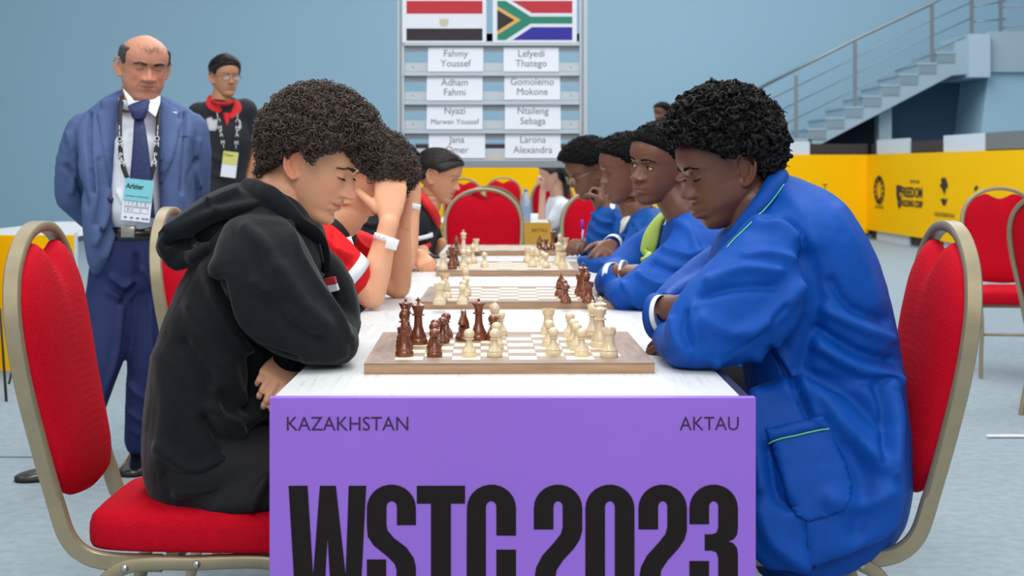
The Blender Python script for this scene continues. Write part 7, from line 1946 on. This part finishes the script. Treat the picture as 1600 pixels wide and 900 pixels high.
cuff_ring('collar_band', P(347, 160, Y-0.01), (0.1, -0.35, 1), 0.060, 0.022, M_REDC, sh, 0.004, 1.0, (0, 1, 0))
cuff_ring('sleeve_trim', P(397, 207, 8.935), P(401, 232, 8.95)-P(395, 205, 8.93), 0.064, 0.030, M_REDC, sh, 0.005)
cuff_ring('sleeve_trim', P(304, 217, 8.875), P(300, 240, 8.9)-P(306, 210, 8.85), 0.066, 0.030, M_REDC, sh, 0.005)
patch(bp, [(322, 186), (327, 188), (330, 183), (334, 188), (339, 186), (340, 200), (336, 205), (326, 204)], 'crest', mat('crest_grey', (196, 200, 206), 0.8), sh, 0.004, 4)
patch(bp, [(369, 188), (373, 186), (376, 190), (377, 200), (372, 206), (368, 202)], 'crest', MATS['crest_grey'], sh, 0.004, 4)
for pts in ([(339, 176, 8.66), (345, 205, 8.62), (351, 236, 8.62)], [(371, 178, 8.68), (371, 205, 8.62), (368, 238, 8.62)]):
    q = spline(np.array([P(*p) for p in pts]), 6); o = G().sweep(q, 0.011, 0.002, 4, up=(0, 1, 0), expo=4).obj('lanyard', M_LAN, t)
    for k, ch in enumerate('IIOMPAMI'):
        i = 1+k*(len(q)-2)//8; tx = text_mesh(ch, 0.03, M_BAND, 'lettering'); tx.data.transform(Matrix.Translation(Vector(q[i])+Vector((0, -0.004, -0.01))) @ Matrix.Rotation(PI/2, 4, 'X')); put(tx, o)
BM = Matrix.Translation(Vector(P(358.5, 257, 8.60))) @ Matrix.Rotation(math.radians(7), 4, 'Y')
bo = G().box((0, 0.003, 0), (0.085, 0.004, 0.145)).xf(BM).obj('badge', M_PAPER, t, smooth=False)
G().box((0, 0.0, 0.036), (0.083, 0.003, 0.073)).xf(BM).obj('badge_header', mat('badge_yellow', (214, 212, 118), 0.5), bo, smooth=False)
o = text_mesh('Team', 0.024, M_BLACK, 'lettering'); o.data.transform(BM @ Matrix.Translation((-0.01, -0.002, 0.045)) @ Matrix.Rotation(PI/2, 4, 'X')); put(o, bo)
g = G()
for h_, k_, a_ in legs: limb(g, [h_, (np.array(h_)+k_)/2, k_], [0.098, 0.088, 0.072]); limb(g, [k_, (np.array(k_)+a_)/2, a_], [0.072, 0.062, 0.055])
g.ball(hip, (0.17, 0.13, 0.12), 16)
cloth('trousers', g, mat('khaki_cotton', (134, 138, 116), 0.85), t, 0.012, 3, wr=[(0.004, 10, 3)])
for h_, k_, a_ in legs: shoe(t, a_, (0.3, -1), M_LEATH)

# ================================================================== distant seated people
def far_seated(label, px, py, Y, heading, pitch, skin, hairm, shirt, dirx, group, hairth=0.02, longhair=False, fist=None, hl=HL_STD, arm=True, hiph=0.52):
    H = Head(P(px, py, Y), heading, pitch, 0, size=0.97); c = math.cos(heading); s_ = math.sin(heading)
    hc = P(px, py, Y); neck = np.array([hc[0]-0.05*c, hc[1]-0.05*s_, hc[2]-0.17]); f = np.array([c, s_, 0]); l = np.array([-s_, c, 0])
    hip = np.array([hc[0]-f[0]*0.22, hc[1]-f[1]*0.22, hiph]); a, b = neck+l*0.17-(0, 0, 0.07), neck-l*0.17-(0, 0, 0.07)
    ea, eb = a+f*0.16-(0, 0, 0.22), b+f*0.16-(0, 0, 0.22)
    wa_, wb_ = ea+f*0.20+l*(-0.05), eb+f*0.20+l*0.05
    hands_ = [dict(w=wa_, d=f, n=(0, 0, -1), side=1, s=0.9), dict(w=wb_, d=f, n=(0, 0, -1), side=-1, s=0.9)]
    if fist is not None:
        wa_ = fist; hands_[0] = dict(w=fist, d=(0.02, 0, 1), n=f, side=1, curl=(0.9, 0.9, 0.9, 0.9), s=0.9, tcurl=0.8)
    t, an = figure(label, group, (hip[0], hip[1]), H, skin, hip, neck, a, b, [(a, ea, wa_), (b, eb, wb_)], hands=hands_, vox_head=0.0045, seated=0, tintkw=dict(scalp=(0.3, 0.3, 0.3), scalp_line=hl), vox_hand=0.006,
        stand=[(hip+l*0.09, hip+f*0.42+l*0.1, np.array([hip[0]+f[0]*0.42+l[0]*0.1, hip[1]+f[1]*0.42+l[1]*0.1, 0.08])), (hip-l*0.09, hip+f*0.42-l*0.1, np.array([hip[0]+f[0]*0.42-l[0]*0.1, hip[1]+f[1]*0.42-l[1]*0.1, 0.08]))])
    hr_ = H.cap(t, hairm, hl, lambda q: hairth+q[:, 0]*0, noise=(0.003, 50))
    if longhair:
        g = G()
        for k in range(9):
            y = (k-4)*0.016
            limb(g, list(H.w(np.array([[-0.06, y*1.1, 0.05], [-0.105, y*1.2, 0.0], [-0.10, y*1.3-0.02, -0.10], [-0.075, y*1.5-0.035, -0.20], [-0.06, y*1.1-0.05, -0.30+0.03*math.sin(k*2.1)]]))), [0.03, 0.026, 0.022, 0.018, 0.006], sub=3, seg=8)
        cloth('long_hair', g, hairm, hr_, 0.009, 1)
    g = G(); core(g, hip, neck, a, b, 0.010); limb(g, [a, (a+ea)/2], [0.062, 0.054]); limb(g, [b, (b+eb)/2], [0.062, 0.054])
    cloth('shirt', g, shirt, t, 0.013, 3, wr=[(0.006, 12, 3)])
    g = G(); 
    for sd in (1, -1):
        k_ = hip+f*0.42+l*0.1*sd; a_ = np.array([k_[0], k_[1], 0.09]); limb(g, [hip+l*0.09*sd, k_], [0.098, 0.072]); limb(g, [k_, a_], [0.07, 0.05])
    cloth('trousers', g, M_TROUS, t, 0.016, 2)
    for a_ in an: shoe(t, a_, f[:2], M_LEATH)
    return t, hip
YW = 11.6
tw, hw_ = far_seated('person with very long dark hair and white top, forearm raised to her face', 862, 275, YW, PI+0.15, math.radians(8), mat('skin_far_pale', (206, 158, 136), 0.5, tint=True), M_HAIRS, M_SHIRT, -1, 'distant seated players', 0.016, True, P(848, 296, YW-0.12))
chair(hw_[0]+0.06, hw_[1], PI+0.15, 'red chair far behind under the long haired woman')
tf, hf_ = far_seated('person far back seen between the polo sleeve and the curly hair', 397, 268, 13.5, -PI/2+0.6, math.radians(20), mat('skin_far_warm', (176, 112, 84), 0.5, tint=True), mat('hair_far_brown', (58, 40, 34), 0.6), mat('shirt_far_lilac', (180, 176, 200), 0.8), 1, 'distant seated players', 0.02, True, hiph=0.50)
chair(hf_[0], hf_[1]+0.02, -PI/2+0.6, 'red chair far left behind the polo sleeve')
# onlooker far behind the right heads
Y = 15.6; H = Head(P(1035, 178, Y), PI+math.radians(40), math.radians(5), 0, size=1.0, nose=0.9, nose_w=1.2)
hip = P(1046, 285, Y); neck = P(1042, 204, Y); shn = P(1052, 214, Y-0.14); shf = P(1036, 214, Y+0.14)
legs = [(P(1044, 285, Y-0.08), P(1044, 350, Y-0.08), P(1044, 424, Y-0.08)), (P(1048, 285, Y+0.1), P(1048, 350, Y+0.1), P(1048, 424, Y+0.1))]
t, an = figure('person standing far off, only the dark haired head showing above the blazers', 'distant onlookers', (hip[0], Y), H, M_SKIN3, hip, neck, shn, shf,
   [(shn, shn+(0.03, -0.05, -0.28), shn+(-0.02, -0.1, -0.5)), (shf, shf+(0.03, 0.05, -0.28), shf+(-0.02, 0.1, -0.5))], hands=[dict(w=shn+(-0.02, -0.1, -0.5), d=(0, 0, -1), n=(0, 1, 0), s=0.9), dict(w=shf+(-0.02, 0.1, -0.5), d=(0, 0, -1), n=(0, -1, 0), s=0.9)],
   seated=0, stand=legs, vox_head=0.005, vox_hand=0.007, tintkw=dict(scalp=(0.3, 0.3, 0.3), scalp_line=HL2))
H.cap(t, M_HAIRK, HL2, lambda q: 0.014+q[:, 0]*0, noise=(0.002, 90))
g = G(); core(g, hip, neck, shn, shf, 0.01)
for s_ in (shn, shf): limb(g, [s_, s_+(0.03, 0, -0.28), s_+(-0.02, 0, -0.48)], [0.06, 0.055, 0.045])
cloth('shirt', g, M_BLKSH, t, 0.014, 3)
g = G()
for h_, k_, a_ in legs: limb(g, [h_, k_], [0.09, 0.07]); limb(g, [k_, a_], [0.07, 0.05])
cloth('trousers', g, M_TROUS, t, 0.016, 2)
for h_, k_, a_ in legs: shoe(t, a_, (-1, -0.4), M_LEATH)

# a few things on distant tables
G_ = thing('water_bottle', 'clear bottle with blue label on the far table beside the raised forearm', 'bottle', ((822-CX)/226*1.0, FOC/226+0.15, TZ), 0, None)
loc_child(G().lathe([(0.0001, 0), (0.032, 0), (0.033, 0.01), (0.033, 0.15), (0.026, 0.19), (0.013, 0.215), (0.013, 0.225), (0.0001, 0.225)], 20).obj('body', mat('bottle_plastic', (206, 218, 235), 0.15, trans=0.6), smooth=True), G_)
loc_child(G().lathe([(0.0335, 0.06), (0.0338, 0.061), (0.0338, 0.12), (0.0335, 0.121)], 20).obj('label', mat('bottle_label', (150, 176, 220), 0.5)), G_)
loc_child(G().lathe([(0.0001, 0.222), (0.0145, 0.222), (0.0145, 0.24), (0.0001, 0.24)], 16).obj('cap', mat('bottle_cap', (120, 150, 210), 0.4)), G_)
